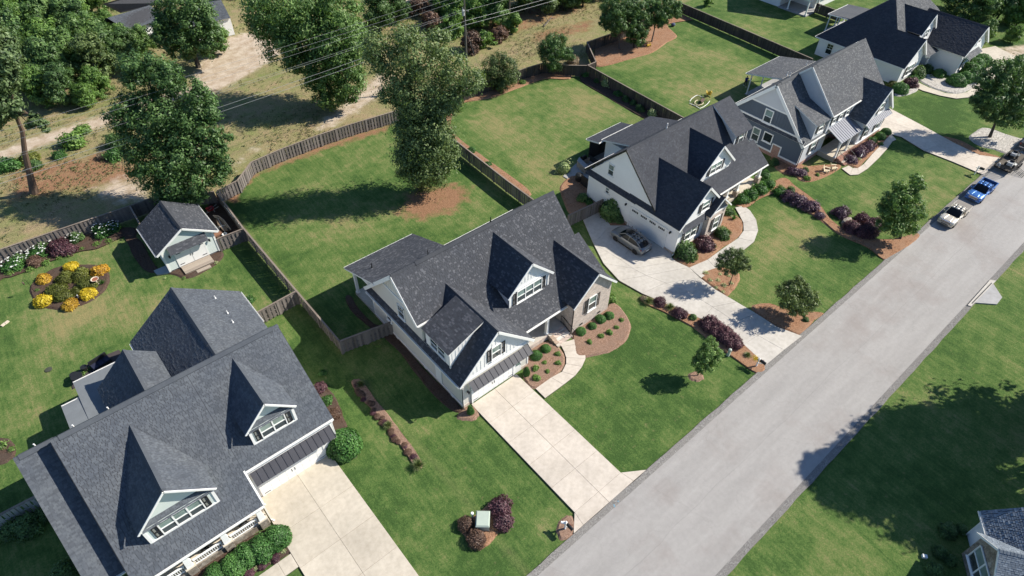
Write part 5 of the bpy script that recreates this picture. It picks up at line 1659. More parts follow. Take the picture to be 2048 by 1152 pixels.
gutter(H4, (118.3, 46.9, 3.3), (118.3, 50.6, 3.05), out=(-1, 0, 0))
for x, y in ((118.6, 50.3), (118.6, 48.5), (121.8, 50.3), (125.0, 50.3)):
 post(H4, x, y, 0, 2.8, 0.16)
MB().box(118.4, 125.2, 46.4, 50.5, -0.05, 0.12).build("porch_floor", PATIO, H4)
#  house cut by the top edge: only its corner porch shows
H5 = thing("house", "white posted porch corner of a house cut off by the top edge beyond the lawn", "house", (124, 59, 0))
MB().box(121.4, 126.0, 56.0, 62.0, -0.05, 0.18).build("porch_floor", PATIO, H5)
for x, y in ((121.65, 60.1), (121.65, 56.25), (125.75, 56.4)):
 post(H5, x, y, 0.18, 2.75, 0.2)
MB().box(121.4, 126.0, 56.05, 62.0, 2.7, 3.1).build("porch_roof", WHITE, H5)
wall_box(H5, 126.0, 136.0, 57.0, 68.0, -0.05, 3.4, WHITE_WALL)
wall_box(H5, 121.8, 126.0, 62.0, 68.0, -0.05, 3.4, WHITE_WALL)
roof_slope(H5, (120.8, 55.8, 3.2), (137.0, 55.8, 3.2), (137.0, 62.5, 8.0), (120.8, 62.5, 8.0), SH_H3)
roof_slope(H5, (120.8, 69.0, 3.2), (137.0, 69.0, 3.2), (137.0, 62.5, 8.0), (120.8, 62.5, 8.0), SH_H3)
#  house behind the trees, top left
H7 = thing("house", "grey roofed white house half hidden behind trees at the top left", "house", G(300, 40))
eL, eR, tL, tR = G(256, 61, 2.8), G(330, 36, 2.8), G(214, 36, 4.6), G(300, 10, 4.6)
roof_slope(H7, eL, eR, tR, tL, SH_H0, 0.14, BLACK)
d_ = (tL - eL)
d_.z = 0
roof_slope(H7, eL + 2 * d_, eR + 2 * d_, tR, tL, SH_H0, 0.14, BLACK)
e2L, e2R, t2L, t2R = G(241, 26, 4.2), G(330, 6, 4.2), G(205, 8, 6.4), G(300, -20, 6.4)
roof_slope(H7, e2L, e2R, t2R, t2L, SH_H0, 0.14, BLACK)
m = MB()
c0, c1 = eL + d_ * 0.25, eR + d_ * 0.25
c0.z = c1.z = 0
c2, c3 = c1 + d_ * 1.5, c0 + d_ * 1.5
m.prism([c0, c1, c2, c3], (0, 0, 2.9))
m.build("wall", WHITE_WALL, H7)
m = MB()
g0, g1 = G(396, 86), G(470, 69)
dv = Vector((-(g1 - g0).y, (g1 - g0).x, 0)).normalized() * 5.0
m.prism([g0, g1, g1 + dv, g0 + dv], (0, 0, 3.0))
m.build("wall", WHITE, H7)
roof_slope(H7, g0 + Vector((0, 0, 3.0)) - dv * 0.06, g1 + Vector((0, 0, 3.0)) - dv * 0.06, g1 + dv * 0.6 + Vector((0, 0, 5.0)), g0 + dv * 0.6 + Vector((0, 0, 5.0)), SH_H0, 0.14)
#  house corner in the shade, bottom right
H6 = thing("house", "stone and blue shingle corner of a house in deep shade at the bottom right", "house", (39, -9, 0))
dd, nn = Vector((-0.816, -0.578, 0)), Vector((-0.578, 0.816, 0))
o6 = Vector((37.8, -8.25, 0))
def q6(a, b, z):
 return o6 + dd * a + nn * b + Vector((0, 0, z))
m = MB()
m.prism([q6(-1.85, -0.25, 0), q6(1.85, -0.25, 0), q6(1.85, -3.5, 0), q6(-1.85, -3.5, 0)], (0, 0, 3.1))
m.build("wall", STONE, H6)
m = MB()
m.prism([q6(-1.85, -0.24, 3.05), q6(1.85, -0.24, 3.05), q6(0, -0.24, 4.6)], nn * -0.15)
m.build("gable_wall", STONE, H6)
roof_slope(H6, q6(-2.1, 0, 2.95), q6(-2.1, -4.5, 2.95), q6(0, -4.5, 4.8), q6(0, 0, 4.8), SH_H6, 0.12)
roof_slope(H6, q6(2.1, 0, 2.95), q6(2.1, -4.5, 2.95), q6(0, -4.5, 4.8), q6(0, 0, 4.8), SH_H6, 0.12)
rake_trim(H6, [q6(-2.1, 0, 2.95), q6(0, 0, 4.8), q6(2.1, 0, 2.95)], 0.18, 0.04, nn)
ridge_cap(H6, q6(0, 0, 4.8), q6(0, -4.5, 4.8), SH_H6, slope=0.85)
window(H6, q6(0.05, -0.2, 1.75), (-dd if (-dd).cross(Z3).dot(nn) > 0 else dd, nn), 2.6, 1.75, 2, False, None)
m = MB()
m.prism([q6(-6.0, -1.2, 0), q6(9, -1.2, 0), q6(9, -9, 0), q6(-6.0, -9, 0)][:0] or [q6(-3.6, -1.0, 0), q6(9, -1.0, 0), q6(9, -9, 0), q6(-3.6, -9, 0)], (0, 0, 3.1))
m.build("wall", WHITE_WALL, H6)
m = MB()
m.prism([q6(-3.62, -1.02, 0), q6(-1.86, -1.02, 0), q6(-1.86, -1.3, 0), q6(-3.62, -1.3, 0)], (0, 0, 1.0))
m.build("foundation", STONE, H6)
roof_slope(H6, q6(-3.9, -0.55, 3.1), q6(9.5, -0.55, 3.1), q6(9.5, -5.0, 6.6), q6(-3.9, -5.0, 6.6), SH_H6, 0.16)
roof_slope(H6, q6(-3.9, -9.5, 3.1), q6(9.5, -9.5, 3.1), q6(9.5, -5.0, 6.6), q6(-3.9, -5.0, 6.6), SH_H6, 0.16)
gutter(H6, q6(-3.9, -0.55, 3.08), q6(-2.0, -0.55, 3.08), out=nn)
p6 = q6(-3.45, -0.85, 0)
downspout(H6, p6.x, p6.y, 0.05, 2.9, WHITE, nn.x, nn.y)
#  GARDEN SHED
SD = thing("shed", "pale green garden shed with grey shingles, white double doors and a wooden ramp", "shed", (7.4, 64, 0))
wall_box(SD, 4.66, 10.18, 61.5, 66.9, 0.25, 2.95, GREEN_WALL)
MB().box(4.7, 10.14, 61.55, 66.85, -0.1, 0.25).build("foundation", PATIO, SD)
gable_wall_y(SD, [(4.66, 2.9), (10.18, 2.9), (7.42, 4.75)], 61.46, GREEN_WALL)
gable_roof_y(SD, 4.15, 7.42, 10.7, 2.95, 5.0, 2.95, 61.2, 67.3, SH_H1, 0.13, vent=(0.4, 0.4))
rake_trim(SD, [(4.15, 61.2, 2.95), (7.42, 61.2, 5.0), (10.7, 61.2, 2.95)], 0.2, 0.05)
gutter(SD, (4.15, 61.25, 2.93), (4.15, 67.2, 2.93), out=(-1, 0, 0))
gutter(SD, (10.7, 61.25, 2.93), (10.7, 67.2, 2.93), out=(1, 0, 0))
for i in range(16):
 z = 0.3 + i * 0.165
 for xa, xb in ((4.78, 5.72), (9.02, 10.06)):
  MB().hexa([(xa, 61.44, z), (xb, 61.44, z), (xb, 61.5, z), (xa, 61.5, z), (xa, 61.47, z + 0.16), (xb, 61.47, z + 0.16), (xb, 61.5, z + 0.16), (xa, 61.5, z + 0.16)]).build("siding_board", GREEN_WALL, SD)
for x in (4.7, 10.14):
 MB().box(x - 0.09, x + 0.09, 61.40, 61.52, 0.22, 2.9).build("corner_board", WHITE, SD)
roof_slope(SD, (5.35, 60.75, 2.62), (9.4, 60.75, 2.62), (9.4, 61.46, 3.3), (5.35, 61.46, 3.3), SH_H1, 0.08)
d = MB()
for s in (-1, 1):
 d.obox((7.37 + s * 0.75, 61.43, 1.32), (1, 0, 0), Z3, (0, -1, 0), 0.73, 1.0, 0.035)
d = d.build("door", WHITE, SD)
for s in (-1, 1):
 MB().obox((7.37 + s * 0.12, 61.37, 1.35), (1, 0, 0), Z3, (0, -1, 0), 0.02, 0.12, 0.02).build("handle", IRON, d)
 for z in (0.6, 2.05):
  MB().obox((7.37 + s * 1.22, 61.38, z), (1, 0, 0), Z3, (0, -1, 0), 0.24, 0.03, 0.012).build("hinge", IRON, d)
for s in (-1, 1):
 MB().box(7.37 + s * 1.56 - 0.08, 7.37 + s * 1.56 + 0.08, 61.39, 61.5, 0.3, 2.5).build("door_trim", WHITE, SD)
wall_lamp(SD, (5.25, 61.44, 2.15), '-y')
wall_lamp(SD, (9.55, 61.44, 2.15), '-y')
rp = MB().box(5.85, 8.95, 60.1, 61.42, 0.0, 0.22).build("ramp", DECK, SD)
for i in range(9):
 y = 60.05 + i * 0.152
 MB().box(5.82, 8.98, y, y + 0.14, 0.222, 0.262).build("plank", DECK, rp)
MB().box(6.9, 8.4, 59.55, 60.0, 0.0, 0.13).build("step", DECK, SD)
t = thing("ramp", "small grey metal ramp at the shed's front left corner", "ramp", G(325, 545))
MB().prism(gp([(308, 543), (334, 532), (342, 547), (315, 551)], 0.0), (0, 0, 0.14)).build("ramp_panel", plain("grey_sheet", (0.30, 0.32, 0.35), 0.5), t)
#  FENCES
FENCE_DK = tinted("dark_fence_board", (0.060, 0.052, 0.046), (0.105, 0.090, 0.080), 0.85)
_pk = {}
def picket_mesh(mat, h=1.72, w=0.23):
 key = (mat.name, h, w)
 if key not in _pk:
  m = MB()
  a, c = w / 2, 0.03
  m.prism([(-a, -0.009, 0.05), (a, -0.009, 0.05), (a, -0.009, h - c), (a - c, -0.009, h), (-a + c, -0.009, h), (-a, -0.009, h - c)], (0, 0.018, 0), tint=0.4)
  _pk[key] = m.mesh("picket", mat)
 return _pk[key]
def fence(pts, label, mat=None, parts=True, h=1.78, pitch=0.215, cap=True, bay=2.44, group=None, post_face=True):
 """shadow-box fence: pickets alternate on both sides of the rails"""
 mat = mat or FENCE
 P = [Vector((x, y, 0)) for x, y in pts]
 F = thing("fence", label, "fence", P[0], group)
 allp = MB()
 cnt = 0
 for a, b in zip(P[:-1], P[1:]):
  d = (b - a)
  L = d.length
  d = d / L
  s = Vector((-d.y, d.x, 0))
  ang = math.atan2(d.y, d.x)
  nb = max(1, round(L / bay))
  for i in range(nb + 1):
   p = a + d * (L * i / nb)
   m = MB()
   m.obox(p + Z3 * (h / 2 + 0.01), d, s, Z3, 0.065, 0.075, h / 2 + 0.02)
   if post_face:
    m.obox(p + Z3 * (h / 2), d, s, Z3, 0.12, 0.092, h / 2)
   m.build("post", mat, F)
  for i in range(nb):
   p, q = a + d * (L * i / nb), a + d * (L * (i + 1) / nb)
   for z in (0.3, 0.95, 1.6):
    MB().obox((p + q) / 2 + Z3 * z, d, s, Z3, L / nb / 2, 0.022, 0.045).build("rail", mat, F)
   if cap:
    MB().obox((p + q) / 2 + Z3 * (h + 0.035), d, s, Z3, L / nb / 2 - 0.004, 0.085, 0.018).build("cap_rail", FENCE_CAP, F)
  k = int(L / pitch)
  for i in range(k):
   p = a + d * (L * (i + 0.5) / k)
   side = 1 if i % 2 else -1
   q = p + s * (side * 0.035)
   if parts and cnt < 290:
    o = bpy.data.objects.new("picket", picket_mesh(mat, h - 0.03))
    COL.objects.link(o)
    o.parent = F
    o.location = q - P[0] + Vector((0, 0, random.uniform(-0.012, 0.012)))
    o.rotation_euler = (random.gauss(0, 0.006), random.gauss(0, 0.006), ang)
    cnt += 1
   else:
    allp.obox(q + Z3 * (h / 2), d, s, Z3, 0.115, 0.009, h / 2 - 0.04)
 if allp.v:
  o = allp.build("picket", mat, F, kind='stuff')
 return F
fence([(-30, 74.6), (-8.2, 74.5), (4.9, 73.6), (8.0, 73.5), (13.4, 70.2)], "brown shadow-box fence behind the flower border and the garden shed")
fence([(13.7, 69.8), (13.35, 61.4), (13.3, 48.5), (13.3, 39.8)], "long brown side fence between the shed lawn and the main house's back lawn")
fence([(13.3, 39.8), (18.3, 38.8)], "short brown fence joining the side fence to the main house's left wall")
fence([(13.25, 61.3), (10.35, 61.45)], "short brown fence from the shed's front corner to the side fence, hiding a trailer")
fence([(4.9, 73.4), (4.7, 69.4)], "short dark fence return from the back fence towards the shed's rear left corner")
fence([(9.0, 48.25), (13.2, 48.5)], "short brown fence from the left house's rear wing to the side fence")
fence([(13.9, 70.0), (16.6, 70.5), (19.6, 73.2), (24, 73.6), (29.5, 73.6), (34, 73.3), (42.9, 72.2)], "sunlit brown fence with wide posts along the main house's back lawn")
fence([(43.1, 72.0), (50.1, 71.3), (63.2, 70.8), (67.3, 70.3), (69.8, 67.2), (72.0, 65.3)], "weathered back fence behind the small round trees of the white house", FENCE_DK, post_face=False, pitch=0.19)
fence([(42.95, 71.8), (42.7, 60.3), (42.2, 49.7), (42.1, 44.6)], "side fence between the main house's back lawn and the white house's lawn", FENCE, post_face=False, pitch=0.19)
fence([(43.3, 39.75), (48.6, 39.3)], "short grey fence with tall boards beside the big holly bush", FENCE, post_face=False, pitch=0.19)
fence([(72.2, 65.1), (71.7, 55.0), (71.2, 44.0)], "dark fence along the flower bed between the white and slate blue houses' back lawns", FENCE_DK, post_face=False, pitch=0.19)
fence([(72.2, 65.3), (74.1, 65.3), (78.2, 71.4), (84.5, 71.1), (97, 71.6), (104.3, 72.3)], "fence curving behind the three trees of the slate blue house's garden", FENCE_DK, post_face=False, pitch=0.19)
fence([(104.2, 72.1), (103.4, 58), (102.5, 43.8)], "long dark fence between the slate blue house's lawn and the lawn at the top", FENCE_DK, post_face=False, pitch=0.19)
fence([(124.5, 56.0), (124.3, 50.8)], "short dark fence beside the flat porch roof at the top right", FENCE_DK)
fence([(-22.0, 41.3), (-11.2, 40.9)], "pale shaded fence left of the nearest house, at the left edge", plain("pale_fence_board", (0.30, 0.31, 0.30), 0.8, 0.15), pitch=0.31)
#  LEAVES
def rand_dirs(n):
 v = rng.normal(size=(n, 3))
 return v / np.linalg.norm(v, axis=1)[:, None]
def leaf_quads(pos, nrm, size, aspect=0.55, bend=0.0):
 n = len(pos)
 a = rng.normal(size=(n, 3))
 t = np.cross(nrm, a)
 t /= np.linalg.norm(t, axis=1)[:, None] + 1e-9
 b = np.cross(nrm, t)
 s = (size * rng.uniform(0.6, 1.35, n))[:, None]
 V = np.empty((n, 4, 3))
 V[:, 0] = pos - t * s
 V[:, 1] = pos + b * s * aspect
 V[:, 2] = pos + t * s - nrm * s * bend
 V[:, 3] = pos - b * s * aspect
 return V.reshape(-1, 3)
def crown_mesh(name, blobs, n, size, mat, clump=0.36, outer=0.72, up=0.35, density_clumps=9):
 """foliage: leaf faces gathered in clumps over the surface of many blobs (x, y, z, r)"""
 B = np.array(blobs, float)
 w = B[:, 3] ** 2
 w /= w.sum()
 pos, nrm, tin = [], [], []
 for (x, y, z, r), f in zip(B, w):
  k = max(4, int(density_clumps * (r / B[:, 3].mean()) ** 1.2))
  m = int(n * f)
  if m < 4:
   continue
  cd = rand_dirs(k)
  cc = cd * (r * rng.uniform(outer - 0.12, outer + 0.16, k))[:, None]
  cr = r * clump * rng.uniform(0.7, 1.35, k)
  ct = rng.uniform(0.2, 0.8, k)
  ci = rng.integers(0, k, m)
  d = rand_dirs(m)
  rad = cr[ci] * rng.uniform(0.25, 1.0, m) ** 0.6
  rad = np.where(rng.random(m) < 0.16, cr[ci] * rng.uniform(0.95, 1.75, m), rad)
  p = cc[ci] + d * rad[:, None] * np.array([1.05, 1.05, 0.85])
  q = p / r * 0.8 + d * 0.9 + np.array([0, 0, up]) + rng.normal(size=(m, 3)) * 0.35
  pos.append(p + np.array([x, y, z]))
  nrm.append(q / (np.linalg.norm(q, axis=1)[:, None] + 1e-9))
  tin.append(np.clip(ct[ci] + rng.normal(size=m) * 0.2, 0, 1))
 pos, nrm, tin = np.concatenate(pos), np.concatenate(nrm), np.concatenate(tin)
 keep = pos[:, 2] > 0.05
 return quads_mesh(name, leaf_quads(pos[keep], nrm[keep], size, 0.5, 0.25), tin[keep], mat)
def limbs(base, targets, r0, lean=None, mat=None, parent=None, low=0.35, name="trunk"):
 """tapered trunk with limbs reaching into the crown"""
 base = Vector(base)
 top = max(targets, key=lambda q: q[2])
 m = MB()
 H = top[2]
 path = []
 for i in range(7):
  t = i / 6
  p = base.lerp(Vector((top[0], top[1], H * 0.92)), t)
  p.z = H * 0.92 * t
  w = 0.04 * H * math.sin(t * PI)
  path.append(p + Vector((random.uniform(-w, w) * 0.4, random.uniform(-w, w) * 0.4, 0)))
 path[0].z = -0.1
 m.tube(path, [r0 * (1.25 if i == 0 else 1) * (1 - 0.85 * i / 6) for i in range(7)], 8)
 for q in targets:
  q = Vector(q[:3])
  t = min(0.8, max(low, q.z / H * 0.62))
  k = t * 6
  i = int(k)
  a = path[i].lerp(path[min(i + 1, 6)], k - i)
  mid = a.lerp(q, 0.5) + Vector((random.uniform(-.2, .2), random.uniform(-.2, .2), 0.06 * H))
  rr = r0 * (1 - 0.85 * t) * 0.55
  m.tube([a, mid, q], [rr, rr * 0.6, rr * 0.22], 6)
 return m.build(name, mat or BARK, parent)
def tree(base_px, blobs_px, n, size, mat, name, label, group=None, k=0.3, r0=0.22, bark=None, cat="tree", base=None, clump=0.36, spread=0.55, outer=0.72, dens=9, dens_depth=1, rs=1.12, low=0.35):
 """crown lobes placed where the photo shows them, with depth so that the crown is round from every side"""
 b = Vector(base) if base is not None else G(*base_px)
 blobs_px = [(x, y, r * rs) for x, y, r in blobs_px]
 n, size = int(n * 1.7), size * 0.78
 T = thing(name, label, cat, b, group)
 raw = [(BP(x, y, b), r) for x, y, r in blobs_px]
 zc = float(np.mean([p[0][0].z for p in raw]))
 out, tg = [], []
 for (x, y, r) in blobs_px:
  p0, s0 = BP(x, y, b)
  dep = k * (p0.z - zc)
  deps = [dep]
  for i in range(dens_depth):
   deps += [dep + spread * r * s0 * random.uniform(0.8, 1.2), dep - spread * r * s0 * random.uniform(0.8, 1.2)]
  for j, dd_ in enumerate(deps):
   bb = b + Vector((FH[0], FH[1], 0)) * dd_
   p, s = BP(x, y, bb)
   rr = r * s * (1.0 if j == 0 else 0.88)
   z = max(p.z, rr * 0.75)
   out.append((p.x - b.x, p.y - b.y, z, rr))
   if j == 0:
    tg.append((p.x, p.y, z))
 put("crown", crown_mesh("crown", out, n, size, mat, clump, outer, density_clumps=dens), T)
 random.shuffle(tg)
 limbs(b, tg[:12] + [max(tg, key=lambda q: q[2])], r0, mat=bark, parent=T, low=low)
 return T
def d_(x, y, s=3.2, ox=0, oy=0):
 return (ox + x / s, oy + y / s)
tree((840, 380), [(812, 66, 26), (800, 84, 22), (752, 92, 28), (770, 118, 30), (745, 112, 16), (872, 88, 26), (886, 70, 14), (838, 112, 42), (905, 128, 28), (945, 160, 24), (930, 172, 18), (962, 168, 10), (888, 172, 34),
     (796, 160, 30), (776, 190, 18), (828, 192, 40), (870, 205, 28), (800, 205, 20), (836, 236, 34), (868, 246, 22), (806, 240, 16), (850, 280, 44), (826, 296, 34), (884, 290, 26), (900, 306, 18),
     (818, 222, 26), (885, 222, 26), (905, 200, 20), (808, 255, 22), (886, 262, 24), (812, 330, 24), (808, 312, 22), (850, 322, 38), (838, 345, 28), (870, 345, 26), (850, 358, 22), (898, 335, 14)],
  33000, 0.185, L_GREY, "tall_tree", "tall slender grey-green tree standing alone on the main house's back lawn", k=0.10, r0=0.34, clump=0.42, spread=0.45, dens=10, rs=1.25)
tree((372, 398), [(262, 132, 26), (285, 128, 28), (312, 140, 26), (340, 150, 26), (270, 160, 24), (330, 175, 26), (382, 178, 24), (400, 195, 26), (250, 215, 26), (232, 235, 22), (280, 215, 30), (300, 195, 22), (325, 225, 34), (375, 230, 34),
     (410, 222, 26), (430, 230, 14), (255, 255, 26), (285, 265, 32), (330, 272, 36), (375, 275, 36), (415, 275, 28), (438, 270, 16), (462, 275, 9), (268, 300, 26), (300, 315, 32), (345, 320, 38), (395, 315, 36), (430, 300, 24),
     (445, 322, 18), (270, 335, 22), (300, 355, 28), (340, 365, 34), (385, 360, 34), (425, 345, 28), (448, 338, 14), (330, 390, 20), (365, 392, 22), (400, 388, 18)],
  36000, 0.20, L_OAK, "oak_tree", "big spreading green tree behind the shed, with pale twigs inside its crown", k=0.42, r0=0.42, bark=BARK_PALE, clump=0.40, spread=0.6, outer=0.76)
tree((655, 208), [(520, 18, 40), (570, 10, 46), (620, 15, 44), (680, 15, 44), (530, 55, 36), (575, 55, 44), (630, 55, 46), (685, 55, 40), (718, 60, 20), (560, 95, 36), (610, 95, 40), (660, 95, 42), (700, 95, 34), (722, 85, 12), (585, 125, 24), (630, 130, 34), (675, 130, 34),
     (705, 128, 26), (630, 160, 26), (665, 165, 30), (700, 160, 28), (640, 190, 20), (670, 195, 22), (700, 190, 18), (655, 208, 14)],
  34000, 0.235, L_FRESH, "oak_tree", "huge dark green tree at the top, its skirt reaching the ground by the fence", k=0.35, r0=0.5, clump=0.40, spread=0.6)
tree((397, 134), [(330, 20, 24), (360, 12, 28), (395, 18, 28), (420, 35, 20), (318, 45, 20), (345, 45, 28), (385, 48, 30), (420, 60, 22), (308, 62, 14), (330, 75, 24), (365, 78, 28), (405, 80, 28), (432, 78, 16), (340, 98, 16), (375, 100, 18), (415, 100, 16), (438, 95, 9)],
  15000, 0.24, L_OAK, "oak_tree", "round green tree with a bent dark trunk in front of the far grey roofed house", k=0.35, r0=0.36, clump=0.38)
tree((428, 108), [(418, 62, 18), (440, 70, 16), (425, 85, 18), (442, 90, 12), (410, 95, 14)], 4500, 0.2, L_LIME, "bushy_tree", "bushy yellow-green tree beside the white garage at the top left", k=0.3, r0=0.15)
tree((68, 386), [(-8, 90, 34), (8, 120, 28), (-10, 150, 34), (14, 165, 20), (2, 200, 28), (24, 218, 15), (-14, 225, 26), (70, 238, 11), (84, 248, 10), (60, 250, 9), (92, 258, 7)], 11000, 0.26, L_PINE, "pine_tree", "pine with a bare leaning trunk at the left edge", k=0.1, r0=0.42, bark=PINE_BARK, clump=0.44, low=0.62)
tree((1238, 98), [(1218, 12, 16), (1240, 5, 18), (1212, 32, 14), (1232, 30, 20), (1250, 22, 16), (1222, 50, 15), (1242, 52, 16), (1205, 46, 8), (1232, 66, 9)], 8500, 0.19, L_DEEP, "shade_tree", "left one of three slim-trunked trees in the orange straw bed at the top", k=0.3, r0=0.14, bark=BARK_PALE)
tree((1268, 96), [(1262, 12, 18), (1280, 20, 18), (1262, 38, 18), (1282, 42, 18), (1270, 60, 18), (1288, 64, 12), (1262, 76, 11), (1280, 80, 12)], 8500, 0.19, L_DEEP, "shade_tree", "middle and bushiest of three trees in the orange straw bed at the top", k=0.3, r0=0.14)
tree((1303, 84), [(1300, 8, 16), (1320, 5, 18), (1342, 12, 16), (1308, 28, 18), (1330, 30, 17), (1352, 26, 12), (1300, 44, 10), (1322, 46, 11), (1356, 10, 10)], 8500, 0.19, L_OAK, "shade_tree", "right one of three trees in the orange straw bed, beside a yellow chair", k=0.3, r0=0.13, bark=BARK_PALE)
tree((1000, 178), [(998, 122, 20), (980, 132, 18), (1018, 132, 18), (990, 148, 24), (1018, 152, 20), (1002, 165, 18), (972, 150, 12), (1030, 150, 10)], 8500, 0.15, L_CRAPE, "crape_myrtle", "left one of two round dark trees against the white house's back fence", k=0.4, r0=0.1)
tree((1106, 148), [(1106, 78, 16), (1122, 84, 14), (1092, 92, 16), (1112, 98, 20), (1130, 104, 14), (1092, 112, 16), (1112, 120, 18), (1140, 116, 10), (1105, 132, 12)], 8000, 0.15, L_OAK, "crape_myrtle", "right one of two round trees against the back fence, by the fence corner", k=0.4, r0=0.1)
tree((1800, 478), [(1833, 358, 12), (1838, 370, 14), (1800, 380, 18), (1822, 385, 18), (1778, 400, 16), (1802, 405, 24), (1828, 408, 20), (1765, 420, 14), (1788, 428, 22), (1815, 432, 24), (1842, 425, 14), (1768, 448, 16), (1795, 455, 18), (1822, 455, 16)],
  13000, 0.15, L_FRESH, "street_tree", "bright green pointed tree on the lawn by the parked pickups", k=0.4, r0=0.14, spread=0.6)
tree((1979, 275), [(1985, 140, 20), (2010, 140, 22), (2040, 135, 24), (1965, 165, 18), (1992, 168, 26), (2022, 170, 28), (2050, 170, 24), (1960, 195, 18), (1985, 200, 24), (2015, 205, 28), (2045, 205, 26), (1958, 218, 12), (1980, 228, 16), (2010, 238, 18), (2040, 240, 18), (1950, 200, 10), (2062, 190, 24)],
  16000, 0.19, L_DEEP, "street_tree", "big dark tree rising from the pebble bed at the right edge", k=0.4, r0=0.2, spread=0.6)
tree((1395, 752), [(1420, 680, 9), (1414, 694, 11), (1428, 694, 10), (1402, 706, 12), (1420, 708, 14), (1436, 706, 10), (1394, 722, 12), (1412, 724, 14), (1430, 722, 11), (1400, 738, 9), (1418, 738, 9)],
  6500, 0.105, L_FRESH, "young_tree", "small young tree in a mulch ring on the main house's front lawn", k=0.4, r0=0.05)
tree((1458, 572), [(1442, 516, 11), (1460, 508, 13), (1478, 508, 13), (1492, 518, 10), (1440, 530, 11), (1460, 526, 15), (1480, 530, 13), (1496, 534, 8), (1468, 542, 10), (1450, 544, 8)],
  6000, 0.10, L_CRAPE, "crape_myrtle", "small olive tree in the straw bed between the drive and the curved walk", k=0.55, r0=0.06, outer=0.66)
tree((1592, 632), [(1598, 562, 12), (1580, 572, 15), (1606, 576, 16), (1564, 584, 14), (1586, 590, 19), (1612, 592, 16), (1632, 590, 10), (1570, 606, 14), (1594, 612, 17), (1618, 610, 14), (1584, 624, 10), (1606, 626, 10), (1634, 606, 9)],
  8500, 0.11, L_CRAPE, "crape_myrtle", "round dark olive tree at the mouth of the white house's drive", k=0.6, r0=0.07, outer=0.68)
OAKS = ("nearest the road", "second along the road", "third along the road", "behind the second", "at the rear corner", "in the middle of the group", "fourth along the road", "fifth along the road", "behind the stone house", "beside the stone house")
for i, (px, py, zc, rr) in enumerate(((1690, 945, 16, 2.7), (1735, 965, 15, 3.1), (1785, 895, 14, 3.2), (1800, 985, 13, 3.4), (1850, 872, 12, 3.6), (1895, 955, 11.5, 4.0), (1950, 850, 11, 3.8), (2030, 845, 11, 4.0), (1880, 1055, 12, 3.0), (1950, 1010, 10.5, 4.2))):
 L = zc / math.tan(SUN_EL)
 g = G(px, py)
 b = Vector((g.x - LX * L, g.y - LY * L, 0))
 T = thing("oak_tree", "tall oak outside the right edge, %s, shading the far lawn" % OAKS[i], "tree", b, "oaks shading the lawn at the lower right")
 bl = []
 for q in range(18):
  d = rand_dirs(1)[0] * rr * random.uniform(0.35, 0.85)
  bl.append((d[0], d[1], zc + d[2] * 0.9, rr * random.uniform(0.32, 0.5)))
 put("crown", crown_mesh("crown", bl, 6000, 0.26, L_OAK, 0.48, 0.85), T)
 limbs(b, [(b.x + q[0], b.y + q[1], q[2]) for q in bl[:8]], 0.3, parent=T)
wn_ = rand_dirs(len(wp_)) * 0.7 + np.array([0, 0, 0.8])
put("weeds", quads_mesh("weeds", leaf_quads(wp_, wn_, 0.10, 0.5), rng.random(len(wp_)), leaf_mat("leaf_weed", (0.05, 0.07, 0.02), (0.11, 0.14, 0.045), (0.24, 0.21, 0.10))), kind='stuff')
#  woodland beyond the gardens: each tree on its own, from a few kinds
def wood_proto(kind, n, size, mat, h, w, nb, bark, low=0.3, clump=0.4):
 n, size = int(n * 1.5), size * 0.82
 T = thing(kind, None, "tree", (0, 0, 0))
 bl = []
 for q in range(nb):
  a, e = random.uniform(0, 2 * PI), (q + 0.5) / nb
  z = h * (low + (0.93 - low) * e)
  ww = w * (1.0 - 0.75 * max(0, e - 0.3))
  f = math.sqrt(random.random())
  bl.append((math.cos(a) * ww * f * 0.75, math.sin(a) * ww * f * 0.75, z, w * random.uniform(0.32, 0.5)))
 put("crown", crown_mesh("crown", bl, n, size, mat, clump), T)
 limbs((0, 0, 0), bl[::3] + [bl[-1]], 0.02 * h + 0.05, mat=bark, parent=T)
 return T
PROTO = {
 "deep": wood_proto("woodland_tree", 11000, 0.27, L_DEEP, 9.0, 4.2, 20, BARK, 0.2),
 "oak": wood_proto("woodland_tree", 11000, 0.26, L_OAK, 8.0, 4.2, 20, BARK, 0.2),
 "fresh": wood_proto("woodland_tree", 10000, 0.25, L_FRESH, 7.5, 4.0, 19, BARK, 0.18),
 "lime": wood_proto("woodland_tree", 10000, 0.24, L_LIME, 6.5, 3.8, 18, BARK, 0.15),
 "grey": wood_proto("woodland_tree", 9000, 0.26, L_GREY, 8.5, 3.6, 17, BARK_PALE, 0.2),
 "scrub": wood_proto("scrub_tree", 4500, 0.20, L_LIME, 3.2, 2.2, 10, BARK, 0.15),
 "brown": wood_proto("dry_thicket", 4500, 0.18, L_RUST, 2.6, 2.4, 10, BARK_PALE, 0.15, 0.5),
}
used = set()
def wood(kind, px, py, s, label, group=None):
 b = G(px, py)
 rz = random.uniform(0, 6.28)
 p = PROTO[kind]
 if kind not in used:
  used.add(kind)
  p.location = b
  p.rotation_euler = (0, 0, rz)
  p.scale = (s, s, s)
  p["label"] = label
  if group:
   p["group"] = group
  return p
 return clone(p, b, rz, s * random.uniform(0.97, 1.03), label, group)
WG = "woodland trees left of the far house"
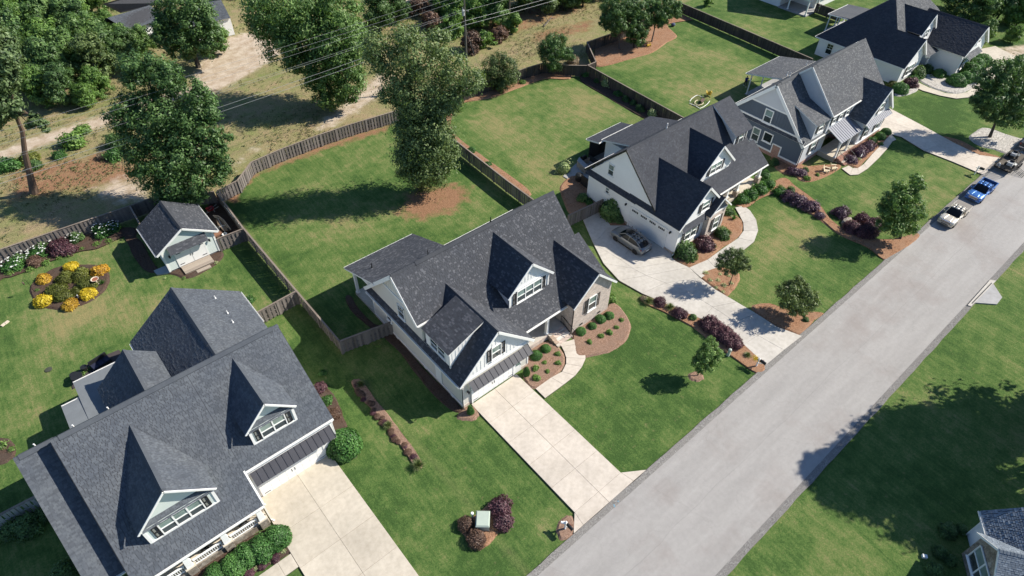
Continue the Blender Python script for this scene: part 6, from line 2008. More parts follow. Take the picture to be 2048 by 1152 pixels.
for a in (("deep", 20, 40, 1.15, "dark woodland tree in the upper left corner of the picture"),
   ("fresh", 85, 62, 1.0, "green woodland tree second from the upper left corner"),
   ("lime", 150, 52, 0.95, "pale green woodland tree near the top edge, left of the grey roof"),
   ("deep", 168, 92, 0.85, "dark woodland tree left of the grey roofed far house, below a pale one"),
   ("lime", 222, 72, 0.6, "yellow-green small tree just left of the grey roofed far house"),
   ("oak", 40, 128, 1.05, "broad woodland tree at the left edge above the pine's crown"),
   ("lime", 112, 140, 1.12, "large bright green tree in the middle of the left woodland"),
   ("fresh", 158, 150, 0.9, "round bright tree right of the woodland's largest, above the sandy track"),
   ("grey", 205, 160, 0.80, "greyish thin tree between the bright wood and the big shed tree"),
   ("oak", 232, 128, 0.75, "small green tree below the far house's left eave"),
   ("lime", 90, 205, 0.78, "bright low tree at the woodland's edge above the sandy track"),
   ("deep", 140, 208, 0.62, "dark low tree at the woodland's edge above the sandy track"),
   ("lime", 180, 212, 0.5, "yellowish low tree nearest the sandy track, right end of the wood"),
   ("deep", 265, 118, 0.55, "dark small tree under the far house's front eave"),
   ("fresh", 290, 110, 0.6, "green small tree hiding the far house's front wall"),
   ("lime", 55, 95, 1.05, "pale green woodland tree between two dark ones in the upper left wood"),
   ("oak", 118, 98, 1.0, "green woodland tree filling the upper left wood above the largest bright one"),
   ("lime", 10, 75, 1.0, "bright woodland tree at the left edge, near the upper corner"),
   ("deep", 60, 165, 0.95, "dark woodland tree right of the pine's crown"),
   ("lime", 30, 180, 0.8, "bright woodland tree touching the pine's crown"),
   ("fresh", 190, 115, 0.85, "green woodland tree below the grey roofed house's left corner"),
   ("oak", 120, 175, 0.9, "mid green woodland tree below the largest bright one"),
   ("deep", 120, 15, 1.1, "dark woodland tree at the top edge, second from the corner"),
   ("fresh", 200, 28, 0.75, "green woodland tree at the top edge beside the grey roof"),
   ("lime", 200, 190, 0.62, "bright low tree between the wood and the big shed tree"),
   ("lime", 252, 95, 0.55, "yellow-green low tree beside the far house's wall"),
   ("deep", -25, 120, 1.2, "dark woodland tree cut by the left edge"),
   ("oak", -30, 230, 0.9, "green woodland tree cut by the left edge beside the pine crown")):
 wood(*a, WG)
SG = "trees and thickets along the top edge"
for a in (("deep", 760, 62, 0.72, "dark tree on the bank right of the huge tree at the top"),
   ("brown", 838, 28, 1.05, "brown dry thicket by the sandy gap at the top edge"),
   ("brown", 868, 56, 1.0, "brown vine-covered thicket below the wires, left of the utility pole"),
   ("scrub", 890, 30, 1.2, "yellow-green thicket left of the utility pole near the top"),
   ("lime", 915, 42, 0.85, "bright tree just left of the utility pole's top"),
   ("lime", 955, 55, 0.80, "bright tree right behind the utility pole"),
   ("fresh", 988, 52, 0.80, "green tree right of the utility pole, left of a dark bare trunk"),
   ("scrub", 972, 95, 0.85, "pale thicket at the foot of the trees right of the utility pole"),
   ("brown", 948, 100, 1.0, "brown brush heap at the foot of the utility pole"),
   ("brown", 1000, 82, 0.8, "brown brush right of the utility pole, left of the dark trunk"),
   ("scrub", 1025, 62, 0.95, "bright sapling clump at the foot of the dark bare trunk"),
   ("deep", 1060, 25, 0.8, "dark tree behind the clearing at the top, right of the bare trunk"),
   ("grey", 1096, 28, 0.72, "greyish tree at the top with a fallen branch at its foot"),
   ("oak", 1130, 18, 0.7, "green tree at the top edge, middle of the row right of the clearing"),
   ("deep", 1165, 14, 0.72, "dark tree at the top edge, right end of the row before the three garden trees"),
   ("fresh", 1205, -8, 0.8, "tree cut by the top edge above the three garden trees"),
   ("scrub", 1415, 12, 0.55, "small green bush behind the fence corner at the top edge"),
   ("lime", 930, 5, 1.0, "bright tall tree at the top edge just left of the utility pole"),
   ("oak", 968, 15, 1.0, "green tall tree at the top edge just right of the utility pole"),
   ("lime", 1002, 18, 0.9, "bright tree at the top edge left of the dark bare trunk"),
   ("fresh", 1180, -6, 0.95, "green tree at the top edge left of the three garden trees"),
   ("deep", 1112, 2, 0.9, "dark tree at the top edge above the fallen branch"),
   ("scrub", 905, 72, 1.2, "bright scrub on the bank left of the utility pole's foot"),
   ("oak", 880, 8, 0.9, "green tree at the top edge above the dry thickets"),
   ("deep", 795, 45, 0.6, "dark bush beside the dry thickets at the top"),
   ("deep", 700, -25, 1.0, "dark tree cut by the top edge behind the huge tree"),
   ("fresh", 470, -10, 1.0, "green tree cut by the top edge between the white garage and the huge tree")):
 wood(*a, SG)
EG = "trees behind the far corner house"
for a in (("deep", 1905, 18, 0.85, "dark tree beside the far corner house's roof end, at the top"),
   ("deep", 1950, 45, 0.85, "dark tree beyond the far corner house's right wall"),
   ("oak", 1992, 40, 0.85, "green tree at the top right, second from the corner"),
   ("lime", 2032, 50, 0.8, "bright tree at the top right corner of the picture"),
   ("fresh", 1962, 84, 0.5, "low green tree by the far corner house's drive"),
   ("lime", 2020, 84, 0.42, "bright low bush by the sandy strip at the right edge"),
   ("deep", 1925, -20, 1.0, "dark tree cut by the top edge right of the dark hipped roof"),
   ("oak", 2000, -20, 1.0, "green tree cut by the top edge near the right corner"),
   ("deep", 1700, -20, 0.6, "dark tree behind the flat porch roof at the top right")):
 wood(*a, EG)
t = thing("dead_tree", "dark bare trunk standing right of the utility pole", "tree", G(1018, 50))
MB().tube([G(1018, 50) + Vector((0, 0, z)) for z in (-0.1, 4, 8, 11)], [0.22, 0.18, 0.15, 0.1], 8).build("trunk", BARK, t)
t = thing("fallen_branch", "bleached fallen branch at the edge of the clearing near the top", "branch", G(1092, 48))
m = MB()
for a, b, r in (((1088, 52), (1106, 32), 0.14), ((1096, 42), (1090, 32), 0.08), ((1100, 38), (1112, 36), 0.07), ((1090, 50), (1080, 44), 0.08)):
 m.tube([G(*a, 0.15), G((a[0] + b[0]) / 2, (a[1] + b[1]) / 2, 0.5), G(*b, 0.35)], [r, r * 0.7, r * 0.3], 6)
m.build("limb", BARK_PALE, t)
#  SHRUBS
def ball_mesh(name, n, size, mat, lump=0.12, flat=0.85, k=16, core=None, up=0.2, loose=0.0):
 """unit shrub (radius 1) sitting on the ground"""
 cd = rand_dirs(k)
 ca = rng.uniform(0.0, 1.0, k)
 d = rand_dirs(n)
 d[:, 2] = np.abs(d[:, 2]) * 1.0 - 0.25 * rng.random(n)
 d /= np.linalg.norm(d, axis=1)[:, None]
 near = (d @ cd.T)
 bump = (np.maximum(near, 0) ** 8).max(axis=1)
 r = 1.0 - lump + lump * bump * 1.6 + rng.normal(size=n) * (0.03 + loose)
 r *= np.where(rng.random(n) < 0.25, rng.uniform(0.75, 1, n), 1)
 p = d * r[:, None]
 p[:, 2] = p[:, 2] * flat + 0.22 * flat
 q = d + np.array([0, 0, up]) + rng.normal(size=(n, 3)) * 0.45
 q /= np.linalg.norm(q, axis=1)[:, None]
 t = np.clip(0.25 + 0.45 * bump + rng.normal(size=n) * 0.2, 0, 1)
 keep = p[:, 2] > 0.0
 V = leaf_quads(p[keep], q[keep], size, 0.55, 0.2)
 T = t[keep]
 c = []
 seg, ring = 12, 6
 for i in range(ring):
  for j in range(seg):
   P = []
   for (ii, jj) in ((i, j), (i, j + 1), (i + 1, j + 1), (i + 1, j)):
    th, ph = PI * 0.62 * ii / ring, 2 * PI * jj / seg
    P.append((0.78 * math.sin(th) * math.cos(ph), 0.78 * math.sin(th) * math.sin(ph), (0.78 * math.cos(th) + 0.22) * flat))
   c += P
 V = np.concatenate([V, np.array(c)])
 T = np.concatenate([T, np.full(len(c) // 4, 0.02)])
 return quads_mesh(name, V, T, mat)
def tuft_mesh(name, n, mat, h=1.0, w=1.0, droop=0.6, width=0.03, seg=3):
 Q, T = [], []
 for i in range(n):
  a = random.uniform(0, 2 * PI)
  tilt = random.uniform(0.1, 1.0)
  L = h * random.uniform(0.6, 1.1)
  c, s = math.cos(a), math.sin(a)
  side = np.array([-s, c, 0]) * width
  p = np.array([c, s, 0]) * 0.12 * random.random()
  prev = None
  tt = random.random()
  for k in range(seg + 1):
   t = k / seg
   out = w * tilt * (t ** 1.3)
   z = L * (t - droop * tilt * t * t * 0.85)
   q = p + np.array([c * out, s * out, max(z, 0.02)])
   ww = side * (1 - 0.85 * t)
   if prev is not None:
    Q += [prev[0], prev[1], q + ww, q - ww]
    T.append(tt)
   prev = (q - ww, q + ww)
 return quads_mesh(name, np.array(Q), np.array(T), mat)
def spike_mesh(name, n, mat, flowers=None, nf=0):
 """low perennial: leaf rosette, optional flower heads"""
 d = rand_dirs(n)
 d[:, 2] = np.abs(d[:, 2])
 r = rng.uniform(0.3, 1.0, n)
 p = d * r[:, None] * np.array([1, 1, 0.7]) + np.array([0, 0, 0.08])
 q = d * 0.6 + np.array([0, 0, 0.8]) + rng.normal(size=(n, 3)) * 0.4
 q /= np.linalg.norm(q, axis=1)[:, None]
 return quads_mesh(name, leaf_quads(p, q, 0.17, 0.38, 0.3), rng.random(n), mat)
SHR = {
 "boxwood": [ball_mesh("boxwood", 3000, 0.075, L_BOX, 0.10, 0.9, 22) for _ in range(2)],
 "holly": [ball_mesh("holly", 2600, 0.085, L_OAK, 0.22, 0.95, 14, loose=0.05)],
 "loose": [ball_mesh("loose_shrub", 1500, 0.11, L_BOX, 0.28, 0.9, 10, loose=0.09), ball_mesh("loose_shrub", 1500, 0.11, L_OAK, 0.28, 0.9, 10, loose=0.09)],
 "purple": [ball_mesh("purple_shrub", 2400, 0.085, L_PURPLE, 0.22, 0.85, 16, loose=0.05) for _ in range(2)],
 "mauve": [ball_mesh("mauve_shrub", 2000, 0.09, L_PURPLE2, 0.26, 0.85, 12, loose=0.08)],
 "rust": [ball_mesh("rust_shrub", 2200, 0.075, L_RUST, 0.10, 0.85, 20, loose=0.03)],
 "gold": [ball_mesh("gold_shrub", 2200, 0.095, L_GOLD, 0.12, 0.75, 22, loose=0.03)],
 "amber": [ball_mesh("amber_shrub", 2000, 0.10, L_AMBER, 0.18, 0.75, 18, loose=0.05)],
 "olive": [ball_mesh("olive_shrub", 2200, 0.09, L_OLIVE, 0.22, 0.75, 16, loose=0.05)],
 "lime": [ball_mesh("lime_shrub", 700, 0.15, L_LIME, 0.25, 0.9, 9, loose=0.08)],
 "deep": [ball_mesh("dark_shrub", 2000, 0.09, L_DEEP, 0.2, 0.9, 14, loose=0.06)],
 "dry": [ball_mesh("dry_shrub", 1400, 0.09, L_DRY, 0.25, 0.8, 12, loose=0.1)],
 "grass": [tuft_mesh("grass_tuft", 420, L_GRASS, 1.15, 1.0, 0.75, 0.028)],
 "blade": [tuft_mesh("blade_plant", 60, L_BOX, 1.2, 0.9, 0.5, 0.07)],
 "perennial": [spike_mesh("perennial", 160, L_LIME)],
 "hosta": [spike_mesh("hosta", 130, L_VARIEG)],
 "sparse": [ball_mesh("sparse_shrub", 420, 0.12, L_VARIEG, 0.3, 1.3, 8, loose=0.16)],
}
SNAME = {"boxwood": "boxwood_shrub", "holly": "holly_bush", "loose": "green_shrub", "purple": "purple_shrub", "mauve": "mauve_shrub", "rust": "russet_shrub", "gold": "yellow_shrub",
   "amber": "yellow_shrub", "olive": "olive_shrub", "lime": "small_shrub", "deep": "dark_shrub", "dry": "dry_shrub", "grass": "ornamental_grass", "blade": "blade_plant", "perennial": "perennial_plant",
   "hosta": "pale_plant", "sparse": "sapling_shrub"}
def shrub(kind, px, py, rpx, label, group=None, sy=1.0, sz=1.0, rz=None, zk=0.35):
 g0 = G(px, py)
 dist = (g0 - Vector((0, 0, CAM_H))).length
 r = rpx * dist / F_PX
 b = G(px, py, zk * r)
 b.z = 0.0 if kind not in ("hosta", "perennial") else 0.04
 me = random.choice(SHR[kind])
 o = put(SNAME[kind], me, None, b, label, "grass" if kind == "grass" else ("plant" if kind in ("blade", "perennial", "hosta") else "shrub"), group)
 o.rotation_euler = (0, 0, random.uniform(0, 6.28) if rz is None else rz)
 o.scale = (r * random.uniform(0.95, 1.05), r * sy * random.uniform(0.95, 1.05), r * sz)
 return o
ORD = "first second third fourth fifth sixth seventh eighth ninth tenth eleventh twelfth thirteenth fourteenth fifteenth sixteenth seventeenth eighteenth nineteenth twentieth twenty-first twenty-second twenty-third twenty-fourth twenty-fifth twenty-sixth".split()
GB = "round boxwoods in front of the left house's porch"
for i, (x, y, r) in enumerate(((553, 1075, 25), (521, 1097, 25), (493, 1110, 23), (466, 1131, 24), (432, 1150, 22))):
 shrub("boxwood", x, y, r, ("clipped round boxwood, %s in the row before the nearest house's porch" % ("first by the drive", "second from the drive", "third from the drive", "fourth from the drive", "last, at the bottom edge")[i]), GB)
for x, y, r, l in ((567, 1102, 6, "pale yellow-green plant at the drive end of the boxwood bed"), (537, 1122, 6, "pale yellow-green plant before the second boxwood gap"), (511, 1137, 6, "pale yellow-green plant nearest the bottom walk")):
 shrub("hosta", x, y, r, l, "pale plants in the boxwood bed")
for x, y, r, l in ((550, 1115, 9, "low purple plant between two pale plants, nearest the drive"), (524, 1130, 8, "low purple plant in the middle of the boxwood bed"), (497, 1146, 9, "low purple plant at the lower end of the boxwood bed")):
 shrub("purple", x, y, r, l, "low purple plants in the boxwood bed", sz=0.7)
shrub("boxwood", 688, 890, 31, "big glossy green egg-shaped bush at the nearest house's garage corner", sz=1.35)
shrub("rust", 670, 826, 13, "reddish shrub beside the nearest house's right wall, lower of two")
shrub("purple", 640, 775, 12, "dark reddish shrub beside the nearest house's right wall, upper of two")
shrub("loose", 654, 800, 11, "bright green shrub between the two reddish ones at the nearest house's right wall")
shrub("loose", 645, 745, 7, "small green shrub peeping past the nearest house's right roof edge")
for x, y, r, l in ((55, 1050, 22, "dark round bush left of the nearest house, upper of the shaded pair"), (85, 1030, 14, "dark bush left of the nearest house, tucked behind the pale fence"), (20, 1062, 16, "dark bush at the left edge below the pale fence"),
     (130, 1145, 20, "dark bush at the bottom edge left of the nearest house")):
 shrub("deep", x, y, r, l, "shaded bushes left of the nearest house")
shrub("perennial", 4, 890, 10, "bright leafy plant at the left edge beside the nearest house's back corner")
shrub("perennial", 22, 898, 7, "small bright leafy plant in the bark bed behind the nearest house")
GY_ = "golden shrubs round the oval bed"
for k, x, y, r, l in (("gold", 141, 533, 14, "pure yellow shrub at the top of the oval bed"), ("amber", 87, 557, 14, "orange-yellow shrub at the left of the oval bed"), ("amber", 199, 540, 16, "orange-yellow shrub at the upper right of the oval bed"),
      ("gold", 85, 601, 17, "yellow shrub at the lower left of the oval bed"), ("amber", 140, 608, 15, "orange-yellow shrub at the bottom of the oval bed"), ("gold", 175, 587, 16, "bright yellow shrub at the lower right of the oval bed")):
 shrub(k, x, y, r * 0.80, l, GY_)
for x, y, r, l in ((128, 557, 14, "olive green shrub at the upper left of the oval bed's middle"), (158, 550, 15, "olive green shrub at the top of the oval bed's middle"), (176, 565, 15, "olive green shrub beside the bird bath"),
     (113, 580, 15, "olive green shrub at the left of the oval bed's middle"), (128, 590, 14, "olive green shrub at the bottom of the oval bed's middle"), (153, 582, 9, "small dark green shrub beside the bright yellow one")):
 shrub("olive", x, y, r, l, "olive shrubs in the middle of the oval bed")
shrub("blade", 205, 565, 8, "blade-leaved plant right of the bird bath")
shrub("perennial", 74, 580, 5, "little yellow-flowered plant at the oval bed's left edge")
PETALM = quads_mesh("petal_cluster", leaf_quads(rand_dirs(26) * np.array([1, 1, .3]) + np.array([0, 0, .9]), np.tile(np.array([0, 0, 1.0]), (26, 1)), 0.11, 0.9), rng.random(26), L_PETAL)
for x, y, r, l in ((25, 530, 14, "leafy plant with white flower heads at the left end of the border"), (45, 518, 12, "white-flowered plant second from the left in the border"), (75, 505, 13, "white-flowered plant left of the maroon maple"),
     (92, 497, 13, "white-flowered plant touching the maroon maple"), (150, 478, 12, "dark white-flowered plant in the shade right of the maroon maple"), (206, 462, 15, "tall white-flowered clump near the shed end of the border"), (228, 455, 11, "white-flowered plant nearest the shed in the border")):
 o = shrub("loose", x, y, r, l, "white-flowered plants along the back fence")
 put("flower_cluster", PETALM, o, kind="stuff")
shrub("rust", 70, 523, 12, "round russet shrub in the border left of the maroon maple")
shrub("purple", 120, 495, 17, "spreading maroon maple in the middle of the border")
shrub("purple", 140, 500, 11, "low maroon shrub right beside the maroon maple")
for x, y, r, l in ((89, 524, 9, "lime green plant right of the russet shrub"), (60, 537, 8, "lime green plant at the front of the border"), (117, 514, 6, "small green plant below the maroon maple, left one"), (138, 508, 7, "small green plant below the maroon maple, right one"),
     (164, 497, 5, "small pale plant at the border's front edge"), (193, 487, 7, "low green plant in the shade near the shed"), (218, 481, 7, "low green plant in the shade nearest the shed"), (18, 545, 8, "pale sprawling plant at the border's left front")):
 shrub("perennial", x, y, r, l, "small plants along the front of the border")
shrub("loose", 498, 600, 10, "little green tree-like shrub against the nearest house's rear wing")
shrub("perennial", 368, 556, 4, "tiny plant in front of the shed's left door side")
shrub("hosta", 432, 525, 5, "tiny yellow-green plant at the shed's right front corner")
shrub("hosta", 330, 556, 3, "tiny pale plant at the shed's left front corner")
GM = "round boxwoods along the brick wing"
for i, (x, y, r) in enumerate(((1162, 663, 10), (1184, 652, 9), (1201, 638, 11), (1218, 631, 10))):
 shrub("boxwood", x, y, r, "small round boxwood under the brick wing, %s" % ("nearest the steps", "second from the steps", "third from the steps", "fourth, furthest from the steps")[i], GM)
shrub("lime", 1222, 598, 11, "bright loose shrub at the brick wing's right corner")
for x, y, r, l in ((1243, 640, 5, "small lime plant at the outer edge of the brick wing's bed"), (1233, 655, 5, "small lime plant second along the brick wing's bed edge"), (1219, 665, 7, "lime plant in the middle of the brick wing's bed"), (1202, 672, 6, "small lime plant, second nearest the walk in the brick wing's bed"), (1179, 684, 6, "small lime plant nearest the walk in the brick wing's bed")):
 shrub("lime", x, y, r, l, "small plants in the brick wing's bed")
shrub("boxwood", 1091, 697, 11, "round boxwood by the porch wall, right of a pair")
shrub("boxwood", 1072, 711, 12, "round boxwood by the porch wall, left of a pair")
for x, y, r, l in ((1115, 708, 6, "small lime plant by the walk, upper one in the kidney bed"), (1089, 725, 5, "small lime plant in the middle of the kidney bed"), (1116, 726, 6, "small lime plant by the walk, middle one in the kidney bed"), (1071, 737, 7, "lime plant beside the narrow conifer"),
     (1095, 743, 5, "small lime plant near the drive side of the kidney bed"), (1073, 756, 8, "lime plant nearest the drive in the kidney bed")):
 shrub("lime", x, y, r, l, "small plants in the kidney-shaped bed")
for x, y, l in ((1053, 745, "narrow upright conifer right of the white garage door"), (941, 822, "narrow upright conifer left of the white garage door")):
 shrub("boxwood", x, y, 7, l, "narrow conifers flanking the garage", sz=2.9, zk=1.0)
for i in range(26):
 t_ = i / 25
 x = 712 + (832 - 712) * t_ + random.uniform(-5, 5)
 y = 772 + (922 - 772) * (t_ ** 1.02) + random.uniform(-4, 4) + 6 * math.sin(t_ * 3)
 shrub("rust" if i % 4 else "purple", x, y, random.uniform(4.5, 7.5), "low %s plant, %s from the upper end of the strip bed" % ("russet" if i % 4 else "purple", ORD[i]), "low plants in the strip bed", sz=0.6)
shrub("grass", 836, 930, 17, "fountain of ornamental grass at the lower end of the strip bed")
shrub("grass", 776, 850, 11, "small clump of ornamental grass halfway along the strip bed")
shrub("grass", 722, 768, 11, "clump of ornamental grass in shade at the upper end of the strip bed")
shrub("perennial", 757, 692, 6, "yellow-green plant in front of the short fence beside the main house")
shrub("rust", 932, 1048, 16, "round brown bush left of the utility box, smaller one")
shrub("rust", 953, 1077, 19, "round brown bush in front of the utility box, larger one")
shrub("purple", 1000, 1012, 22, "upper half of the big purple hedge right of the utility box", sz=0.95)
shrub("purple", 1004, 1040, 20, "lower half of the big purple hedge right of the utility box", sz=0.95)
shrub("dry", 1287, 597, 7, "small orange dry bush at the upper end of the drive strip")
shrub("grass", 1297, 602, 13, "ornamental grass at the upper end of the drive strip")
shrub("purple", 1321, 604, 12, "round purple shrub on the drive strip, upper one")
shrub("grass", 1340, 614, 12, "ornamental grass between two round purple shrubs")
shrub("purple", 1360, 626, 14, "round purple shrub on the drive strip, lower one")
shrub("loose", 1386, 634, 8, "small bright green shrub beside the long purple hedge")
for i, (x, y, r) in enumerate(((1420, 648, 19), (1435, 660, 19), (1450, 670, 20), (1466, 683, 18))):
 shrub("purple", x, y, r, "long purple hedge along the drive, %s mound" % ("first and highest", "second", "third", "last, near the mailbox")[i], "mounds of the long purple hedge")
shrub("grass", 1495, 710, 9, "low grassy clump before the mailbox with yellow flowers")
shrub("holly", 1222, 420, 26, "big dark holly by the garage side of the white house", sz=1.15)
shrub("holly", 1238, 432, 17, "lower holly beside the big one at the white house's garage")
shrub("loose", 1372, 503, 23, "bright green bush at the white house's garage corner")
shrub("purple", 1410, 488, 18, "purple bush under the white house's front window")
shrub("loose", 1445, 468, 15, "green bush in front of the brick bay")
shrub("grass", 1457, 465, 8, "feathery plant right of the green bush at the brick bay")
shrub("grass", 1428, 492, 7, "feathery plant between the purple and green bushes")
shrub("loose", 1457, 424, 11, "green bush at the white house's steps")
shrub("blade", 1468, 436, 10, "spiky dark plant by the white house's curved walk")
GH = "hedge before the white house's porch"
for i, (x, y, r) in enumerate(((1485, 398, 13), (1502, 388, 14), (1520, 378, 14), (1538, 368, 12), (1530, 350, 10))):
 shrub("loose", x, y, r, "green hedge bush before the white house's porch, %s" % ("first by the walk", "second", "third", "fourth", "end one behind the column")[i], GH)
shrub("sparse", 1128, 338, 15, "pale variegated shrub by the white house's patio")
shrub("loose", 1165, 395, 12, "shaded green shrub under the white house's side wall")
shrub("loose", 1178, 404, 8, "smaller shaded shrub under the white house's side wall")
for i, (x, y, r) in enumerate(((1412, 545, 7), (1420, 560, 6), (1436, 560, 6), (1448, 570, 7), (1432, 575, 5), (1458, 552, 5), (1440, 548, 5), (1462, 566, 6), (1446, 583, 5))):
 shrub("hosta", x, y, r, "small pale-leaved plant %s in the straw under the little olive tree" % ("at the upper left", "at the drive side", "in the middle", "right of the middle", "at the lower left", "at the upper right", "at the top", "at the right edge", "at the lower tip")[i], "pale plants under the little olive tree")
shrub("deep", 1612, 640, 6, "small dark plant at the road end of the white house's drive bed")
for x, y, r, l, k in ((1562, 383, 12, "bright green bush at the upper end of the purple border", "loose"), (1582, 381, 8, "small bright bush at the upper end of the purple border", "loose"),
      (1578, 393, 13, "purple bush, first in the border row", "mauve"), (1598, 400, 16, "purple bush, second in the border row", "mauve"), (1620, 412, 15, "purple bush, third in the border row", "mauve"), (1640, 430, 9, "small purple bush, lone one after the row", "mauve"),
      (1683, 425, 15, "upright purple bush beside the grey border stone", "mauve"), (1728, 438, 13, "dark bush in the bright tree's shade, upper one", "purple"), (1705, 455, 14, "dark bush in the bright tree's shade, left one", "purple"), (1735, 462, 19, "dark bush in the bright tree's shade, largest", "purple"), (1752, 448, 14, "dark bush in the bright tree's shade, right one", "purple")):
 shrub(k, x, y, r, l, "purple border bushes")
for x, y, r, l, k in ((1585, 342, 11, "purple bush at the slate blue house's left corner, nearer one", "mauve"), (1603, 345, 11, "purple bush at the slate blue house's left corner, right one", "mauve"), (1612, 340, 6, "small green bush beside the purple ones at the slate blue house", "loose"),
      (1549, 325, 9, "dark bush under the slate blue house's side wall", "deep"), (1614, 357, 6, "lime bush at the front of the chairs' straw bed", "lime"), (1635, 350, 4, "tiny plant beside the white chairs", "lime"),
      (1703, 318, 11, "purple bush right of the brick steps", "mauve"), (1720, 304, 13, "purple bush in the middle of the slate blue house's bed", "mauve"), (1737, 292, 12, "purple bush nearest the drive in the slate blue house's bed", "mauve"),
      (1746, 280, 7, "small green bush, nearest of three along the slate blue wall", "loose"), (1760, 273, 9, "green bush, middle of three along the slate blue wall", "boxwood"), (1772, 264, 8, "green bush, last of three along the slate blue wall", "boxwood"),
      (1761, 288, 4, "tiny plant at the edge of the slate blue house's bed", "lime"), (1718, 318, 5, "pale plant near the white flag in the slate blue house's bed", "hosta")):
 shrub(k, x, y, r, l)
for x, y, r, l, k in ((1940, 140, 14, "clipped round bush at the right end of the far corner house's pebble bed", "boxwood"), (1950, 128, 13, "tall clipped bush beside the far corner house's drive", "boxwood"), (1962, 122, 14, "tall clipped bush at the bend of the far corner house's drive", "boxwood"),
      (1950, 152, 15, "lime clipped bush before the far corner house's right wing, right one", "loose"), (1930, 156, 13, "green clipped bush before the far corner house's right wing, middle one", "boxwood"), (1914, 162, 14, "round clipped bush before the far corner house's right wing, left one", "boxwood"),
      (1879, 148, 10, "round bush alone in the pebbles before the far corner house's recess", "boxwood"), (1838, 146, 12, "dark clipped bush by the far corner house's porch, left one", "holly"), (1852, 140, 10, "dark clipped bush by the far corner house's porch, right one", "holly"),
      (1823, 166, 11, "red-leaved low bush before the far corner house's front window", "purple"), (1828, 158, 8, "lime bush behind the red-leaved one", "loose"), (1801, 178, 13, "round green bush at the far corner house's left front corner", "boxwood"), (1785, 170, 9, "round olive bush beside the far corner house's left wall", "olive"), (2046, 120, 10, "dark bush at the right edge by the far drive", "deep")):
 shrub(k, x, y, r, l)
shrub("perennial", 1862, 152, 3, "tiny red-flowered plant in the far corner house's pebble bed")
for x, y, r, l, k in ((1170, 147, 9, "yellowish shrub at the fence corner", "loose"), (1193, 162, 6, "dark plant near the fence corner", "deep"), (1211, 168, 10, "tall pale shrub along the dark fence, first", "sparse"), (1237, 187, 8, "small rose along the dark fence, second", "loose"),
      (1252, 199, 8, "small plant along the dark fence, third", "loose"), (1266, 206, 7, "dark small plant along the dark fence, fourth", "deep"), (1281, 218, 9, "white-flowered shrub along the dark fence, fifth", "loose"), (1304, 228, 10, "white-flowered shrub along the dark fence, last", "sparse")):
 shrub(k, x, y, r, l, "shrubs along the dark fence")
for x, y, r, l, k in ((905, 205, 16, "leafy shrub behind the tall tree, at the corner of the white house's back bed", "loose"), (921, 220, 5, "small plant in the straw at the back bed's bend", "lime"), (942, 300, 8, "small plant along the side fence's straw, first", "loose"), (976, 328, 7, "small plant along the side fence's straw, second", "loose"),
      (1045, 165, 6, "small plant in the straw between the two round trees", "lime"), (1145, 122, 12, "dry grey shrub behind the fence panel corner", "dry")):
 shrub(k, x, y, r, l)
for x, y, r, l, k in ((145, 283, 18, "bright weedy bush beside the sandy track", "lime"), (165, 260, 11, "yellow-green weedy bush above the track fork", "lime"), (55, 315, 15, "yellowish weedy bush near the pine's trunk", "olive"), (15, 330, 16, "green weedy bush at the left edge by the track", "loose"), (118, 310, 10, "low weedy bush between the two larger ones on the bare ground", "loose"),
      (232, 285, 17, "dark bush under the big shed tree's left side", "deep"), (228, 310, 14, "dark bush on the bare ground, below another", "loose"), (205, 312, 9, "twiggy bush on the bare ground", "dry"), (70, 330, 11, "green weeds on the bare ground right of the pine's foot", "loose")):
 shrub(k, x, y, r, l)
for x, y, r, l in ((1898, 1062, 14, "dim green bush in the shade near the stone house corner, upper"), (1880, 1105, 11, "dim ferny bush in the shade near the stone house corner, lower"), (1900, 1120, 10, "dim bush beside the stone wall"), (1925, 1058, 9, "dim bush under the blue roof's eave"), (1870, 1140, 13, "dim bush at the bottom edge near the stone house")):
 shrub("deep", x, y, r, l, "bushes in deep shade")
#  POLE AND WIRES
POLE = tinted("pole_wood", (0.11, 0.105, 0.09), (0.15, 0.14, 0.12), 0.9, 0.15, 8.0)
INSUL = plain("insulator_grey", (0.42, 0.43, 0.44), 0.35, 0.1)
ALU = plain("wire_aluminium", (0.34, 0.35, 0.36), 0.6, 0.05, 1.0, 0.3)
PX, PY = 55.2, 74.6
UP = thing("utility_pole", "tall wooden utility pole carrying the power lines, right of the tall slender tree", "utility pole", (PX, PY, 0))
MB().tube([(PX, PY, -0.2), (PX, PY, 7), (PX, PY, 15.2)], [0.19, 0.16, 0.12], 10).build("pole", POLE, UP)
m = MB()
m.bar((PX, PY - 1.3, 14.2), (PX, PY + 1.3, 14.2), 0.1, 0.13)
m.bar((PX, PY - 0.9, 11.75), (PX, PY + 0.5, 11.75), 0.08, 0.1)
m.build("crossarm", POLE, UP)
for y, z in ((PY - 1.2, 14.3), (PY + 1.2, 14.3), (PY - 0.5, 14.3), (PY - 0.85, 11.8), (PY + 0.45, 11.8), (PY - 0.18, 10.2), (PY - 0.18, 9.6)):
 MB().lathe((PX, y, z), [(0.02, 0), (0.055, 0.03), (0.035, 0.08), (0.055, 0.1), (0.03, 0.18)], 8).build("insulator", INSUL, UP)
m = MB()
m.lathe((PX - 0.28, PY - 0.05, 11.0), [(0.05, 0), (0.2, 0.02), (0.2, 0.75), (0.16, 0.82), (0.02, 0.85)], 10)
m.bar((PX, PY, 11.4), (PX - 0.28, PY - 0.05, 11.4), 0.05)
m.build("transformer", INSUL, UP)
m = MB()
m.bar((PX, PY, 9.4), (PX + 2.6, PY - 0.7, 0), 0.025)
m.build("guy_wire", ALU, UP)
